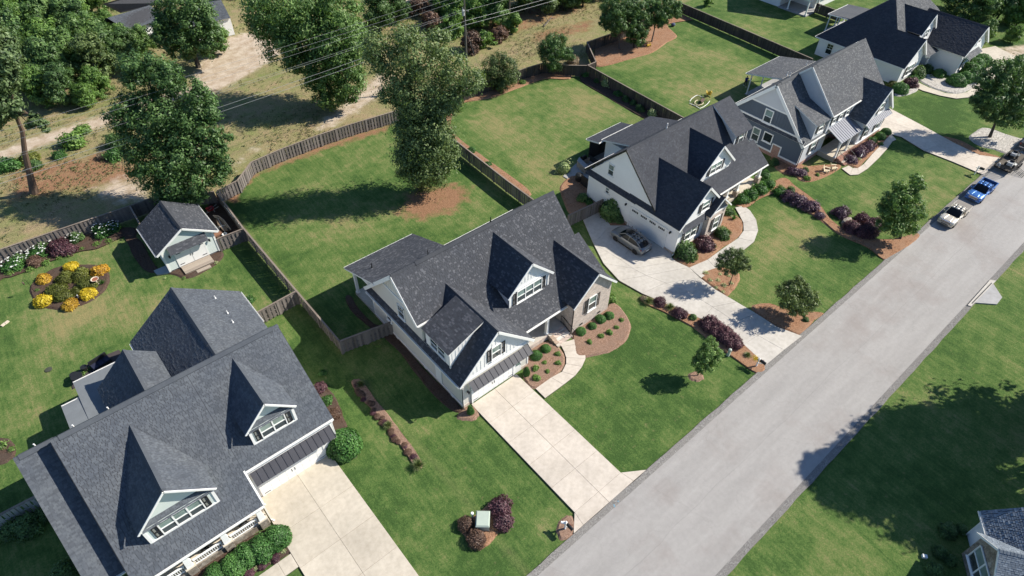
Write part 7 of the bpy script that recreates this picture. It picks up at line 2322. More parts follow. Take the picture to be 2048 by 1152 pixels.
for i, (z, dy) in enumerate(((14.45, -1.2), (14.0, 1.2), (13.5, -0.5), (12.0, -0.85), (11.6, 0.45), (10.25, -0.2), (9.65, -0.2))):
 names = ("highest near power line strung along the back of the gardens", "highest far power line strung along the back of the gardens", "third power line from the top", "fourth power line from the top", "fifth power line from the top", "thicker cable below the power lines", "lowest cable on the utility pole")
 w = thing("power_line", names[i], "wire", (PX, PY, z), "wires on the utility pole")
 m = MB()
 for xa, xb in ((PX, -32.0), (PX, 126.0)):
  if xb > 100 and i in (1, 2, 4):
   continue
  pts = []
  for k in range(13):
   t = k / 12
   pts.append((xa + (xb - xa) * t, PY + dy, z - 0.9 * 4 * t * (1 - t) * (0.75 if i < 5 else 1.0)))
  m.tube(pts, 0.010 if i < 5 else 0.017, 5)
 m.build("cable", ALU, w)
#  MAILBOXES AND YARD FURNITURE
def mailbox(px, py, label, flowers=False, paper=False):
 b = G(px, py)
 t = thing("mailbox", label, "mailbox", b)
 x, y = b.x, b.y
 m = MB()
 m.box(x - 0.06, x + 0.06, y - 0.06, y + 0.06, -0.1, 1.15)
 m.box(x - 0.045, x + 0.045, y - 0.62, y + 0.25, 0.88, 0.97)
 m.bar((x, y - 0.05, 0.55), (x, y - 0.42, 0.88), 0.06)
 m.box(x - 0.09, x + 0.09, y - 0.09, y + 0.09, 1.15, 1.19)
 m.hexa([(x - .08, y - .08, 1.19), (x + .08, y - .08, 1.19), (x + .08, y + .08, 1.19), (x - .08, y + .08, 1.19), (x - .01, y - .01, 1.27), (x + .01, y - .01, 1.27), (x + .01, y + .01, 1.27), (x - .01, y + .01, 1.27)])
 m.build("post", WHITE, t)
 m = MB()
 prof = [(-0.11, 0), (0.11, 0), (0.11, 0.14)] + [(0.11 * math.cos(a), 0.14 + 0.11 * math.sin(a)) for a in np.linspace(0.3, PI - 0.3, 7)] + [(-0.11, 0.14)]
 m.prism([(x + a, y - 0.70, 0.98 + c) for a, c in prof], (0, 0.56, 0))
 bx = m.build("box", BLACK, t)
 m = MB()
 m.prism([(x + a * 1.05, y - 0.72, 0.975 + c * 1.04) for a, c in prof], (0, 0.025, 0))
 m.build("door", BLACK, bx)
 MB().box(x + 0.112, x + 0.122, y - 0.45, y - 0.28, 1.12, 1.2).build("flag", plain("red_flag", (0.4, 0.02, 0.02), 0.5), bx)
 if paper:
  m = MB()
  m.lathe((x - 0.02, y + 0.02, 1.02), [(0.09, 0), (0.09, 0.36)], 10, axis=(-0.6, 0.8, 0))
  m.build("paper_tube", WHITE, t)
 if flowers:
  put("flower_cluster", quads_mesh("flower_cluster", leaf_quads(rng.normal(size=(160, 3)) * np.array([.16, .16, .07]) + np.array([x - .1 - b.x, y + .3 - b.y, 1.05]), rand_dirs(160), 0.05, 0.8), rng.random(160), L_GOLD), t)
 return t
mailbox(1130, 1058, "black mailbox with a white paper tube on its white post, by the main house's drive", paper=True)
mailbox(1512, 733, "mailbox with black box and yellow flowers on a white post, by the white house's drive", flowers=True)
mailbox(1949, 348, "mailbox with black box on a white post, by the slate blue house's drive")
b = G(1456, 711)
t = thing("service_pedestal", "pale green-grey rounded cable pedestal at the end of the long purple hedge", "pedestal", b)
PED = plain("pedestal_green", (0.40, 0.46, 0.40), 0.5, 0.08)
MB().hexa([(b.x - .13, b.y - .13, 0), (b.x + .13, b.y - .13, 0), (b.x + .13, b.y + .13, 0), (b.x - .13, b.y + .13, 0), (b.x - .11, b.y - .11, .75), (b.x + .11, b.y - .11, .75), (b.x + .11, b.y + .11, .75), (b.x - .11, b.y + .11, .75)]).build("base", PED, t)
MB().lathe((b.x, b.y, 0.72), [(0.17, 0), (0.18, 0.12), (0.14, 0.22), (0.04, 0.27)], 10).build("cap", PED, t)
b = G(966, 1047)
t = thing("utility_box", "pale green utility box on the lawn, half hidden by brown and purple bushes", "utility box", b)
c, s = math.cos(0.85), math.sin(0.85)
u, v = Vector((c, s, 0)), Vector((-s, c, 0))
MB().obox(b + Z3 * 0.38, u, v, Z3, 0.62, 0.50, 0.40).build("cabinet", PED, t)
m = MB()
lid = [b + u * (a * 0.66) + v * (q * 0.54) + Z3 * 0.78 for a, q in ((-1, -1), (1, -1), (1, 1), (-1, 1))]
lid2 = [b + u * (a * 0.56) + v * (q * 0.46) + Z3 * 0.88 for a, q in ((-1, -1), (1, -1), (1, 1), (-1, 1))]
m.hexa(lid + lid2)
m.build("lid", PED, t)
MB().obox(b + Z3 * 0.5 - v * 0.51, u, Z3, v, 0.07, 0.1, 0.02).build("latch", BLACK, t)
b = G(945, 1036)
t = thing("vent_post", "white capped plastic pipe standing beside the utility box", "pipe", b)
MB().lathe(b, [(0.055, -0.1), (0.055, 0.75)], 10).build("pipe", WHITE, t)
MB().lathe(b + Z3 * 0.72, [(0.11, 0), (0.12, 0.03), (0.12, 0.12), (0.09, 0.15)], 12).build("cap", WHITE, t)
b = G(196, 569)
t = thing("bird_bath", "cream pedestal bird bath with terracotta bowl in the oval bed", "bird bath", b)
CREAM = plain("cream_stone", (0.62, 0.52, 0.42), 0.7, 0.1)
MB().lathe(b, [(0.2, 0), (0.2, 0.06), (0.11, 0.12), (0.08, 0.35), (0.09, 0.62), (0.16, 0.7)], 12).build("pedestal", CREAM, t)
bw = MB().lathe(b + Z3 * 0.68, [(0.12, 0), (0.36, 0.09), (0.40, 0.14), (0.36, 0.145), (0.30, 0.10), (0.02, 0.07)], 16).build("bowl", CREAM, t)
MB().lathe(b + Z3 * 0.76, [(0.30, 0.015), (0.29, 0.03)], 14).build("water", plain("terracotta_water", (0.30, 0.12, 0.07), 0.1, 0.1), bw)
b = G(70, 585)
t = thing("garden_hook", "thin black shepherd's crook with a feeder at the oval bed's left edge", "garden hook", b)
m = MB()
m.tube([b, b + Vector((0, 0, 1.7)), b + Vector((-0.08, 0, 1.9)), b + Vector((-0.28, 0.02, 1.92)), b + Vector((-0.36, 0.02, 1.75))], 0.018, 6)
m.build("hook", IRON, t)
MB().lathe(b + Vector((-0.36, 0.02, 1.35)), [(0.02, 0), (0.07, 0.02), (0.07, 0.3), (0.11, 0.32), (0.02, 0.4)], 8).build("feeder", plain("feeder_brown", (0.10, 0.07, 0.05), 0.6), t)
b = G(158, 596)
t = thing("garden_statue", "small white figurine among the yellow shrubs", "figurine", b)
MB().lathe(b, [(0.1, 0), (0.11, 0.1), (0.07, 0.25), (0.05, 0.3), (0.08, 0.36), (0.05, 0.45)], 10).build("figure", WHITE, t)
for px, py, l in ((7, 650, "flat pinkish stone on the lawn at the left edge, left one"), (14, 645, "flat pinkish stone on the lawn at the left edge, right one")):
 b = G(px, py)
 t = MB().obox(b + Z3 * 0.04, (0.85, 0.5, 0), (-0.5, 0.85, 0), Z3, 0.2, 0.13, 0.06).build("paving_stone", CREAM)
 tag(t, l, "stone", "stones on the lawn")
b = G(97, 739)
t = tag(MB().lathe(b, [(0.3, -0.05), (0.32, 0.02), (0.28, 0.03)], 12).build("drain_cover", plain("drain_dark", (0.05, 0.055, 0.04), 0.9, 0.3)), "dark round drain cover in the lawn behind the nearest house", "drain cover")
b = G(1848, 1114)
tag(MB().obox(b + Z3 * 0.1, (0.8, 0.6, 0), (-0.6, 0.8, 0), Z3, 0.13, 0.16, 0.12).build("yard_box", WHITE), "small white box on the shaded lawn at the bottom right", "box")
#  wooden garden chairs
def chair_mesh_parts(mat):
 """Adirondack chair, facing -Y, built round the origin; returns a list of (name, mesh)"""
 out = []
 for i in range(5):
  m = MB()
  y = -0.42 + i * 0.12
  m.hexa([(-0.28, y, 0.37 - i * 0.035), (0.28, y, 0.37 - i * 0.035), (0.28, y + 0.1, 0.34 - i * 0.035), (-0.28, y + 0.1, 0.34 - i * 0.035),
    (-0.28, y, 0.39 - i * 0.035), (0.28, y, 0.39 - i * 0.035), (0.28, y + 0.1, 0.36 - i * 0.035), (-0.28, y + 0.1, 0.36 - i * 0.035)])
  out.append(("seat_slat", m.mesh("seat_slat", mat)))
 for i in range(5):
  x = (i - 2) * 0.115
  h = 0.98 - 0.05 * abs(i - 2) ** 1.5
  m = MB()
  m.prism([(x - 0.05, 0.12, 0.22), (x + 0.05, 0.12, 0.22), (x * 1.12 + 0.055, 0.42, h), (x * 1.12 - 0.055, 0.42, h)], (0, 0.02, 0.008))
  out.append(("back_slat", m.mesh("back_slat", mat)))
 for s in (-1, 1):
  m = MB()
  m.box(s * 0.36 - 0.07, s * 0.36 + 0.07, -0.48, 0.26, 0.54, 0.565)
  out.append(("arm", m.mesh("arm", mat)))
  m = MB()
  m.box(s * 0.31 - 0.02, s * 0.31 + 0.02, -0.42, -0.31, 0, 0.54)
  m.bar((s * 0.29, -0.42, 0.34), (s * 0.29, 0.5, 0.03), 0.03, 0.12)
  m.bar((s * 0.33, 0.22, 0.54), (s * 0.30, 0.2, 0.2), 0.03)
  out.append(("leg", m.mesh("leg", mat)))
 return out
YELLOW = plain("yellow_paint", (0.62, 0.42, 0.06), 0.5, 0.08)
CREAMP = plain("cream_paint", (0.72, 0.62, 0.45), 0.5, 0.08)
CH_Y, CH_C = chair_mesh_parts(YELLOW), chair_mesh_parts(CREAMP)
def chair(parts, px, py, rz, label, group=None):
 b = G(px, py)
 t = thing("garden_chair", label, "chair", b, group)
 for n, me in parts:
  o = bpy.data.objects.new(n, me)
  COL.objects.link(o)
  o.parent = t
 t.rotation_euler = (0, 0, rz)
 return t
chair(CH_Y, 1296, 93, 0.9, "yellow garden chair in the orange straw under the three trees", "yellow garden chairs")
chair(CH_Y, 1417, 191, 2.3, "yellow garden chair beside the white frame on the slate blue house's back lawn", "yellow garden chairs")
chair(CH_C, 1650, 344, 0.35, "cream garden chair in the straw bed, left one of two before the slate blue house", "cream garden chairs")
chair(CH_C, 1664, 339, 0.75, "cream garden chair in the straw bed, right one beside the brick steps", "cream garden chairs")
b = G(1398, 200)
t = thing("goal_frame", "white pole frame with ring and slack net lying beside a yellow chair", "goal frame", b)
q_ = lambda x, y, z=0.06: G(1380 + x / 16.46, 160 + y / 16.46, z)
m = MB()
m.tube([q_(x, y) for x, y in ((-10, 700), (60, 610), (170, 530), (240, 500))], 0.05, 6)
m.tube([q_(x, y) for x, y in ((240, 500), (330, 525), (430, 570))], 0.03, 6)
m.tube([q_(x, y) for x, y in ((-10, 760), (0, 775), (200, 860), (320, 940))], 0.05, 6)
m.tube([q_(x, y) for x, y in ((320, 940), (450, 880), (560, 800), (610, 740), (650, 690))], 0.05, 6)
m.build("pole", WHITE, t)
m = MB()
m.tube([q_(x, y, 0.2) for x, y in ((260, 660), (200, 680), (170, 710), (150, 760), (200, 810), (280, 835), (400, 800), (430, 770), (440, 745))], 0.055, 6)
m.build("ring", CREAMP, t)
m = MB()
for i in range(9):
 a_, b_ = (240 + (650 - 240) * i / 8, 500 + (690 - 500) * i / 8), (0 + 320 * i / 8, 775 + 165 * i / 8)
 m.bar(q_(*a_, 0.05), q_(*b_, 0.05), 0.015)
 a_, b_ = (240 - 240 * i / 8, 500 + 275 * i / 8), (650 - 330 * i / 8, 690 + 250 * i / 8)
 m.bar(q_(*a_, 0.05), q_(*b_, 0.05), 0.015)
m.build("net", plain("dark_net", (0.04, 0.05, 0.04), 0.8), t)
m = MB()
m.prism([q_(x, y, 0.3) for x, y in ((340, 680), (420, 590), (500, 640), (400, 755))], (0, 0, 0.04))
for x, y in ((345, 682), (420, 597), (492, 640), (402, 745)):
 m.bar(q_(x, y, 0), q_(x, y, 0.3), 0.04)
t = m.build("low_table", plain("brown_table", (0.13, 0.08, 0.06), 0.6))
tag(t, "low brown table inside the white frame on the lawn", "table")
b = G(1346, 52)
t = tag(MB().lathe(b, [(0.1, 0), (0.35, 0.1), (0.42, 0.3), (0.3, 0.5), (0.05, 0.58)], 10).build("covered_grill", plain("blue_cover", (0.06, 0.08, 0.14), 0.6)), "small dark blue covered thing on the straw near the fence at the top", "cover")
b = G(1354, 36)
t = tag(MB().lathe(b, [(0.25, 0), (0.3, 0.2), (0.28, 0.35), (0.1, 0.45)], 10).build("planter", WHITE), "white planter on the straw near the fence at the top", "planter")
b = G(1718, 320)
t = thing("garden_flag", "small white garden flag in the slate blue house's bed", "flag", b)
m = MB()
m.bar(b, b + Z3 * 0.9, 0.02)
m.build("rod", IRON, t)
MB().box(b.x, b.x + 0.32, b.y - 0.01, b.y + 0.01, 0.45, 0.88).build("flag_cloth", WHITE, t)
b = G(1693, 444)
m = MB()
ring = []
for k, (r, z) in enumerate(((0.55, -0.05), (0.62, 0.15), (0.48, 0.36), (0.2, 0.46))):
 ring.append([(b.x + math.cos(a) * r * 1.5 * (1 + 0.12 * math.sin(a * 3 + k)), b.y + math.sin(a) * r * 0.75 * (1 + 0.15 * math.cos(a * 2 + k)), z) for a in np.linspace(0, 2 * PI, 11)[:-1]])
for k in range(3):
 for i in range(10):
  j = (i + 1) % 10
  m.face([ring[k][i], ring[k][j], ring[k + 1][j], ring[k + 1][i]])
m.face(ring[3])
tag(m.build("boulder", STONE), "grey boulder in the straw border beside the upright purple bush", "boulder")
t = MB()
t.prism([p + Vector((0, 0, -0.1)) for p in gp([(1126, 353), (1140, 338), (1153, 327), (1176, 319), (1186, 330), (1171, 379)])], (0, 0, 0.16))
t.build("patio", PATIO, kind='structure')
b = G(1158, 342)
t = thing("outdoor_kitchen", "grey stone outdoor counter with a built-in grill on the white house's patio", "counter", b)
m = MB()
ka, kb, kc = G(1153, 333), G(1170, 350), G(1168, 327)
m.prism([ka, kb, kb + Vector((0.75, 0.35, 0)), ka + Vector((0.75, 0.35, 0))], (0, 0, 0.88))
m.prism([ka + Vector((0.76, 0.36, 0)), ka, kc, kc + Vector((0.5, -0.45, 0))], (0, 0, 0.86))
m.build("counter_base", BRICK_TAN, t)
m = MB()
m.prism([p + Z3 * 0.89 for p in (ka, kb, kb + Vector((0.8, 0.4, 0)), ka + Vector((0.8, 0.4, 0)))], (0, 0, 0.06))
m.prism([p + Z3 * 0.87 for p in (ka + Vector((0.8, 0.4, 0)), ka, kc, kc + Vector((0.55, -0.45, 0)))], (0, 0, 0.06))
m.build("countertop", PATIO, t)
gk = ka.lerp(kc, 0.6) + Vector((0.3, -0.1, 0))
m = MB()
m.box(gk.x - 0.35, gk.x + 0.35, gk.y - 0.3, gk.y + 0.3, 0.93, 1.08)
m.tube([(gk.x - 0.34, gk.y, 1.06), (gk.x + 0.34, gk.y, 1.06)], 0.27, 10)
m.build("grill", IRON, t)
b = G(1158, 361)
t = thing("covered_grill", "black covered barrel grill on the white house's patio", "grill", b)
MB().lathe(b, [(0.45, 0), (0.52, 0.3), (0.55, 0.7), (0.48, 0.95), (0.25, 1.08), (0.03, 1.1)], 12).build("cover", BLACK, t)
b = G(1169, 374)
tag(MB().obox(b + Z3 * 0.75, (0.1, 0.99, 0), Z3, (-1, 0.1, 0), 0.75, 0.75, 0.05).build("storage_bench", BLACK), "tall dark panel box against the white house's rear corner", "box")
t = MB()
t.prism([p + Vector((0, 0, -0.1)) for p in gp([(146, 778), (142, 755), (185, 722), (238, 700), (250, 715), (190, 748)])], (0, 0, 0.16))
t.build("patio", plain("dark_patio", (0.055, 0.045, 0.045), 0.85, 0.2), kind='structure')
for px, py, r, l in ((152, 756, 0.35, "dark planter pot at the left end of the nearest house's back patio"), (160, 762, 0.5, "round dark table on the nearest house's back patio"), (172, 741, 0.3, "dark pot with green plant on the nearest house's back patio")):
 b = G(px, py)
 t = tag(MB().lathe(b, [(r * 0.7, 0), (r, 0.45), (r, 0.55), (r * 0.8, 0.55)] if r < 0.45 else [(0.3, 0), (0.06, 0.1), (0.06, 0.68), (r, 0.7), (r, 0.74)], 12).build("planter" if r < 0.45 else "patio_table", BLACK), l, "planter" if r < 0.45 else "table")
b = G(207, 735)
t = thing("patio_sofa", "long dark outdoor sofa on the nearest house's back patio", "sofa", b)
sa, sb = G(188, 742), G(222, 720)
sd_ = (sb - sa).normalized()
sn_ = Vector((-sd_.y, sd_.x, 0))
NAVY = plain("navy_cushion", (0.016, 0.020, 0.045), 0.8, 0.15)
m = MB().obox((sa + sb) / 2 + Z3 * 0.2, sd_, sn_, Z3, (sb - sa).length / 2, 0.42, 0.2).build("sofa_frame", BLACK, t)
for i in range(3):
 MB().obox(sa.lerp(sb, (i + 0.5) / 3) + Z3 * 0.47, sd_, sn_, Z3, (sb - sa).length / 6 - 0.03, 0.4, 0.07).build("cushion", NAVY, t)
MB().obox((sa + sb) / 2 + sn_ * 0.38 + Z3 * 0.65, sd_, sn_, Z3, (sb - sa).length / 2, 0.08, 0.25).build("backrest", BLACK, t)
for px, py, l in ((166, 747, "green potted plant on the nearest house's back patio, left one"), (176, 738, "green potted plant on the nearest house's back patio, right one")):
 shrub("perennial", px, py, 6, l, "potted plants on the nearest house's back patio")
def rocker(x, y, rz, label):
 t = thing("rocking_chair", label, "chair", (x, y, 0.55), "rocking chairs on the nearest house's porch")
 for i in range(5):
  m = MB()
  m.box(-0.26, 0.26, -0.26 + i * 0.105, -0.17 + i * 0.105, 0.42, 0.44)
  m.build("seat_slat", BLACK, t) if False else put("seat_slat", m.mesh("seat_slat", BLACK), t)
 for i in range(5):
  m = MB()
  a = -0.22 + i * 0.11
  m.bar((a, 0.26, 0.44), (a, 0.42, 1.1), 0.04, 0.02)
  put("back_slat", m.mesh("back_slat", BLACK), t)
 for s in (-1, 1):
  m = MB()
  m.bar((s * 0.28, -0.25, 0.06), (s * 0.28, -0.25, 0.64), 0.04)
  m.bar((s * 0.28, 0.28, 0.06), (s * 0.28, 0.30, 0.64), 0.04)
  m.bar((s * 0.30, -0.32, 0.65), (s * 0.30, 0.34, 0.65), 0.07, 0.025)
  put("leg", m.mesh("leg", BLACK), t)
  m = MB()
  m.tube([(s * 0.28, -0.5, 0.1), (s * 0.28, -0.2, 0.035), (s * 0.28, 0.15, 0.03), (s * 0.28, 0.6, 0.12)], 0.022, 5)
  put("rocker", m.mesh("rocker", BLACK), t)
 m = MB()
 m.bar((-0.26, 0.43, 1.12), (0.26, 0.43, 1.12), 0.1, 0.03)
 put("top_rail", m.mesh("top_rail", BLACK), t)
 t.rotation_euler = (0, 0, rz)
rocker(-1.15, 29.45, 0.2, "black rocking chair on the nearest house's porch, nearer the drive")
rocker(-4.0, 29.4, -0.3, "black rocking chair on the nearest house's porch, further from the drive")
b = G(445, 445)
t = thing("trailer", "little old trailer with a bent wooden side rail behind the shed's fence", "trailer", b)
e_ = lambda x, y, z: G(410 + x / 12.8, 390 + y / 12.8, z)
m = MB()
m.tube([e_(210, 530, 0.75), e_(350, 540, 0.8), e_(470, 630, 0.8), e_(570, 760, 0.75), e_(660, 880, 0.7)], 0.06, 6)
m.tube([e_(230, 560, 0.6), e_(380, 600, 0.6), e_(480, 690, 0.6), e_(600, 860, 0.55)], 0.04, 6)
m.build("side_rail", DECK, t)
m = MB()
m.prism([e_(x, y, 0.42) for x, y in ((260, 560), (400, 590), (560, 800), (640, 900), (480, 920), (330, 760))], (0, 0, 0.06))
m.build("trailer_bed", plain("old_plywood", (0.16, 0.12, 0.09), 0.9, 0.3), t)
m = MB()
m.bar(e_(330, 600, 0.6), e_(520, 960, 0.4), 0.05)
m.bar(e_(360, 820, 0.5), e_(540, 760, 0.5), 0.05)
m.build("trailer_frame", INSUL, t)
for x, y in ((350, 850), (600, 900)):
 p = e_(x, y, 0.3)
 MB().lathe(p - Vector((0.09, 0, 0)), [(0.16, 0), (0.3, 0.02), (0.3, 0.16), (0.16, 0.18)], 12, axis=(1, 0, 0)).build("wheel", BLACK, t)
p = e_(512, 1030, 0.05)
w = MB().lathe(p, [(0.20, 0), (0.36, 0.02), (0.36, 0.18), (0.22, 0.2)], 14).build("spare_wheel", BLACK)
tag(w, "spare wheel with white rim lying behind the short fence by the shed", "wheel")
MB().lathe(p + Z3 * 0.02, [(0.30, 0.18), (0.27, 0.2), (0.14, 0.19), (0.10, 0.14)], 14).build("rim", WHITE, w)
b = e_(165, 450, 0)
t = thing("wheelbarrow", "red wheelbarrow behind the shed's right wall", "wheelbarrow", b)
RED = plain("red_paint", (0.28, 0.02, 0.02), 0.45, 0.15)
m = MB()
m.hexa([(b.x - .25, b.y - .2, .35), (b.x + .25, b.y - .2, .35), (b.x + .25, b.y + .2, .35), (b.x - .25, b.y + .2, .35), (b.x - .42, b.y - .32, .68), (b.x + .42, b.y - .32, .68), (b.x + .42, b.y + .32, .68), (b.x - .42, b.y + .32, .68)], skip=(1,))
m.build("tray", RED, t)
MB().lathe((b.x - 0.6, b.y - 0.05, 0.2), [(0.1, 0), (0.2, 0.02), (0.2, 0.09), (0.1, 0.1)], 12, axis=(0, 1, 0)).build("wheel", BLACK, t)
m = MB()
for s in (-1, 1):
 m.bar((b.x - 0.6, b.y + s * 0.08, 0.22), (b.x + 0.95, b.y + s * 0.3, 0.62), 0.045)
 m.bar((b.x + 0.3, b.y + s * 0.25, 0.4), (b.x + 0.35, b.y + s * 0.28, 0), 0.04)
m.build("handle", INSUL, t)
t = MB()
t.tube([e_(495, 270, 1.25), e_(935, 830, 1.2)], 0.05, 6)
tag(t.build("pipe", WHITE), "long white plastic pipe hung along the side fence behind the shed", "pipe")
t = MB()
t.obox(e_(330, 1000, 0.12), (0.9, 0.1, 0), (-0.1, 0.9, 0), Z3, 0.55, 0.3, 0.12)
tag(t.build("wood_stack", plain("red_brown_boards", (0.22, 0.11, 0.07), 0.85, 0.3, 6.0)), "low stack of red-brown boards behind the short fence by the shed", "boards")
#  VEHICLES
TYRE = plain("tyre_rubber", (0.018, 0.018, 0.019), 0.85, 0.2, 4.0)
RIM_D = plain("dark_alloy", (0.06, 0.06, 0.065), 0.35, 0.1, 3.0, 0.7)
RIM_L = plain("silver_alloy", (0.35, 0.35, 0.36), 0.3, 0.08, 3.0, 0.8)
CARGLASS = plain("car_glass", (0.008, 0.010, 0.013), 0.08, 0.1, 1.0, 0.0, 0.3)
LAMP_W = glass_mat("headlamp_glass", (0.50, 0.52, 0.55), 0.1)
LAMP_R = glass_mat("tail_lamp_glass", (0.28, 0.012, 0.012), 0.15)
PLASTIC = plain("black_plastic", (0.018, 0.018, 0.02), 0.6, 0.15, 3.0)
CHROME = plain("chrome_strip", (0.6, 0.6, 0.62), 0.15, 0.03, 1.0, 0.9)
def loft(rings, close=True):
 m = MB()
 n = len(rings[0])
 m.v = [tuple(p) for r in rings for p in r]
 for i in range(len(rings) - 1):
  for j in range(n):
   k = (j + 1) % n
   m.f.append((i * n + j, i * n + k, (i + 1) * n + k, (i + 1) * n + j))
 m.f.append(tuple(reversed(range(n))))
 m.f.append(tuple((len(rings) - 1) * n + j for j in range(n)))
 m.mi = [0] * len(m.f)
 m.t = [0.5] * len(m.f)
 return m
def body_ring(y, w, zb, zs, zt, wt):
 """cross-section of a car body at y: sill, widest line, shoulder, deck"""
 h = [(w * 0.90, zb), (w * 0.985, zb + 0.12), (w, zb + (zs - zb) * 0.55), (w * 0.97, zs), (wt, zt - 0.02), (wt * 0.5, zt + 0.01)]
 return [Vector((x, y, z)) for x, z in h] + [Vector((-x, y, z)) for x, z in reversed(h)]
def smooth_obj(o, lv=2):
 o.data.polygons.foreach_set("use_smooth", [True] * len(o.data.polygons))
 md = o.modifiers.new("subdivision", 'SUBSURF')
 md.levels = lv
 md.render_levels = lv
 return o
def wheel(parent, x, y, r, w, rim, side):
 c = Vector((x, y, r))
 m = MB()
 m.lathe(c - Vector((w / 2, 0, 0)), [(r * 0.62, 0), (r * 0.93, 0.0), (r, w * 0.14), (r, w * 0.86), (r * 0.93, w), (r * 0.62, w)], 20, axis=(1, 0, 0))
 wh = m.build("wheel", TYRE, parent)
 m = MB()
 o = c + Vector((side * w * 0.40, 0, 0))
 m.lathe(o, [(r * 0.66, 0), (r * 0.66, side * 0.03), (r * 0.60, side * 0.035), (r * 0.58, side * 0.005)], 20, axis=(1, 0, 0))
 for k in range(5):
  a = 2 * PI * k / 5 + 0.3
  dv = Vector((0, math.cos(a), math.sin(a)))
  for e in (-0.16, 0.16):
   dv2 = Vector((0, math.cos(a + e), math.sin(a + e)))
   m.bar(o + Vector((side * 0.03, 0, 0)) + dv * r * 0.1, o + Vector((side * 0.028, 0, 0)) + dv2 * r * 0.62, 0.035, 0.03, up=(1, 0, 0))
 m.lathe(o, [(r * 0.15, 0), (r * 0.13, side * 0.045)], 10, axis=(1, 0, 0))
 m.build("rim", rim, wh)
 m = MB()
 m.lathe(c - Vector((0, 0, -0.01)) + Vector((side * (-0.06), 0, 0)), [(r * 1.17, 0), (r * 1.15, side * (w * 0.5 + 0.035))], 22, axis=(1, 0, 0))
 return wh
def quad_panel(parent, pts, mat, name, n=0.012):
 P = [Vector(p) for p in pts]
 nn_ = (P[1] - P[0]).cross(P[2] - P[0]).normalized()
 m = MB()
 m.prism(P, nn_ * n)
 return m.build(name, mat, parent)
def suv():
 PAINT_ = plain("grey_metallic_paint", (0.17, 0.18, 0.19), 0.32, 0.03, 0.5, 0.3, 0.5, 0.8)
 T = thing("car", "dark grey coupe-backed car with sunroof parked before the white house's garage door", "car", (0, 0, 0))
 W = 1.0
 st = [(-2.46, 0.80, 0.42, 0.72, 0.86, 0.62), (-2.38, 0.90, 0.30, 0.86, 1.06, 0.72), (-2.15, 0.97, 0.28, 1.00, 1.14, 0.74), (-1.5, 1.0, 0.28, 1.04, 1.13, 0.76), (-0.6, 0.99, 0.28, 1.03, 1.12, 0.76), (0.5, 0.99, 0.28, 1.02, 1.11, 0.76), (1.2, 0.99, 0.28, 1.00, 1.10, 0.74),
   (1.8, 0.97, 0.28, 0.95, 1.04, 0.70), (2.25, 0.92, 0.30, 0.84, 0.94, 0.60), (2.43, 0.82, 0.36, 0.70, 0.80, 0.50), (2.48, 0.70, 0.44, 0.62, 0.70, 0.42)]
 bd = smooth_obj(loft([body_ring(*s) for s in st]).build("body", PAINT_, T))
 gs = [(-2.2, 0.70, 1.08, 0.60, 1.13), (-1.75, 0.80, 1.08, 0.58, 1.36), (-1.2, 0.86, 1.06, 0.58, 1.58), (-0.5, 0.89, 1.05, 0.60, 1.69), (0.1, 0.89, 1.04, 0.60, 1.70), (0.55, 0.88, 1.04, 0.58, 1.60), (1.0, 0.84, 1.04, 0.58, 1.32), (1.38, 0.78, 1.04, 0.60, 1.09)]
 def gr(y, wb, zb, wr, zr):
  h = [(wb, zb), (wb * 0.97, zb + (zr - zb) * 0.2), (wr + (wb - wr) * 0.18, zr - (zr - zb) * 0.16), (wr * 0.9, zr), (wr * 0.4, zr + 0.02)]
  return [Vector((x, y, z)) for x, z in h] + [Vector((-x, y, z)) for x, z in reversed(h)]
 smooth_obj(loft([gr(*s) for s in gs]).build("window_glass", CARGLASS, T))
 rs = [(-1.62, 0.60, 1.44), (-1.2, 0.62, 1.60), (-0.5, 0.645, 1.71), (0.1, 0.645, 1.72), (0.42, 0.62, 1.655)]
 m = MB()
 for a, b2 in zip(rs[:-1], rs[1:]):
  for x0, x1 in ((-1, -0.45), (-0.45, 0.45), (0.45, 1)):
   f = lambda s, x: Vector((s[1] * x, s[0], s[2] - 0.05 * abs(x) ** 2.5))
   m.face([f(a, x0), f(a, x1), f(b2, x1), f(b2, x0)])
 ro = smooth_obj(m.build("roof", PAINT_, T), 1)
 ro.modifiers.new("thickness", 'SOLIDIFY').thickness = 0.03
 quad_panel(ro, [(-0.42, -0.10, 1.735), (0.42, -0.10, 1.735), (0.42, 0.36, 1.69), (-0.42, 0.36, 1.69)], CARGLASS, "sunroof", 0.015)
 m = MB()
 for s in (-1, 1):
  m.tube([(s * 0.60, 0.44, 1.65), (s * 0.68, 0.8, 1.44), (s * 0.79, 1.30, 1.10)], 0.04, 6)
  m.tube([(s * 0.645, 0.42, 1.64), (s * 0.68, 0.0, 1.68), (s * 0.68, -0.5, 1.665), (s * 0.66, -1.2, 1.545), (s * 0.70, -1.7, 1.34), (s * 0.80, -2.12, 1.10)], 0.045, 6)
  m.tube([(s * 0.69, -0.25, 1.66), (s * 0.90, -0.25, 1.06)], 0.03, 6)
 m.build("pillar", PAINT_, T)
 m = MB()
 for s in (-1, 1):
  m.tube([(s * 0.90, 0.95, 1.06), (s * 0.915, 0, 1.065), (s * 0.895, -1.2, 1.085), (s * 0.83, -1.85, 1.12)], 0.018, 5)
  m.tube([(s * 0.83, -1.85, 1.13), (s * 0.70, -1.35, 1.50), (s * 0.69, -0.6, 1.655), (s * 0.69, 0.2, 1.66)], 0.014, 5)
 m.build("chrome_strip", CHROME, T)
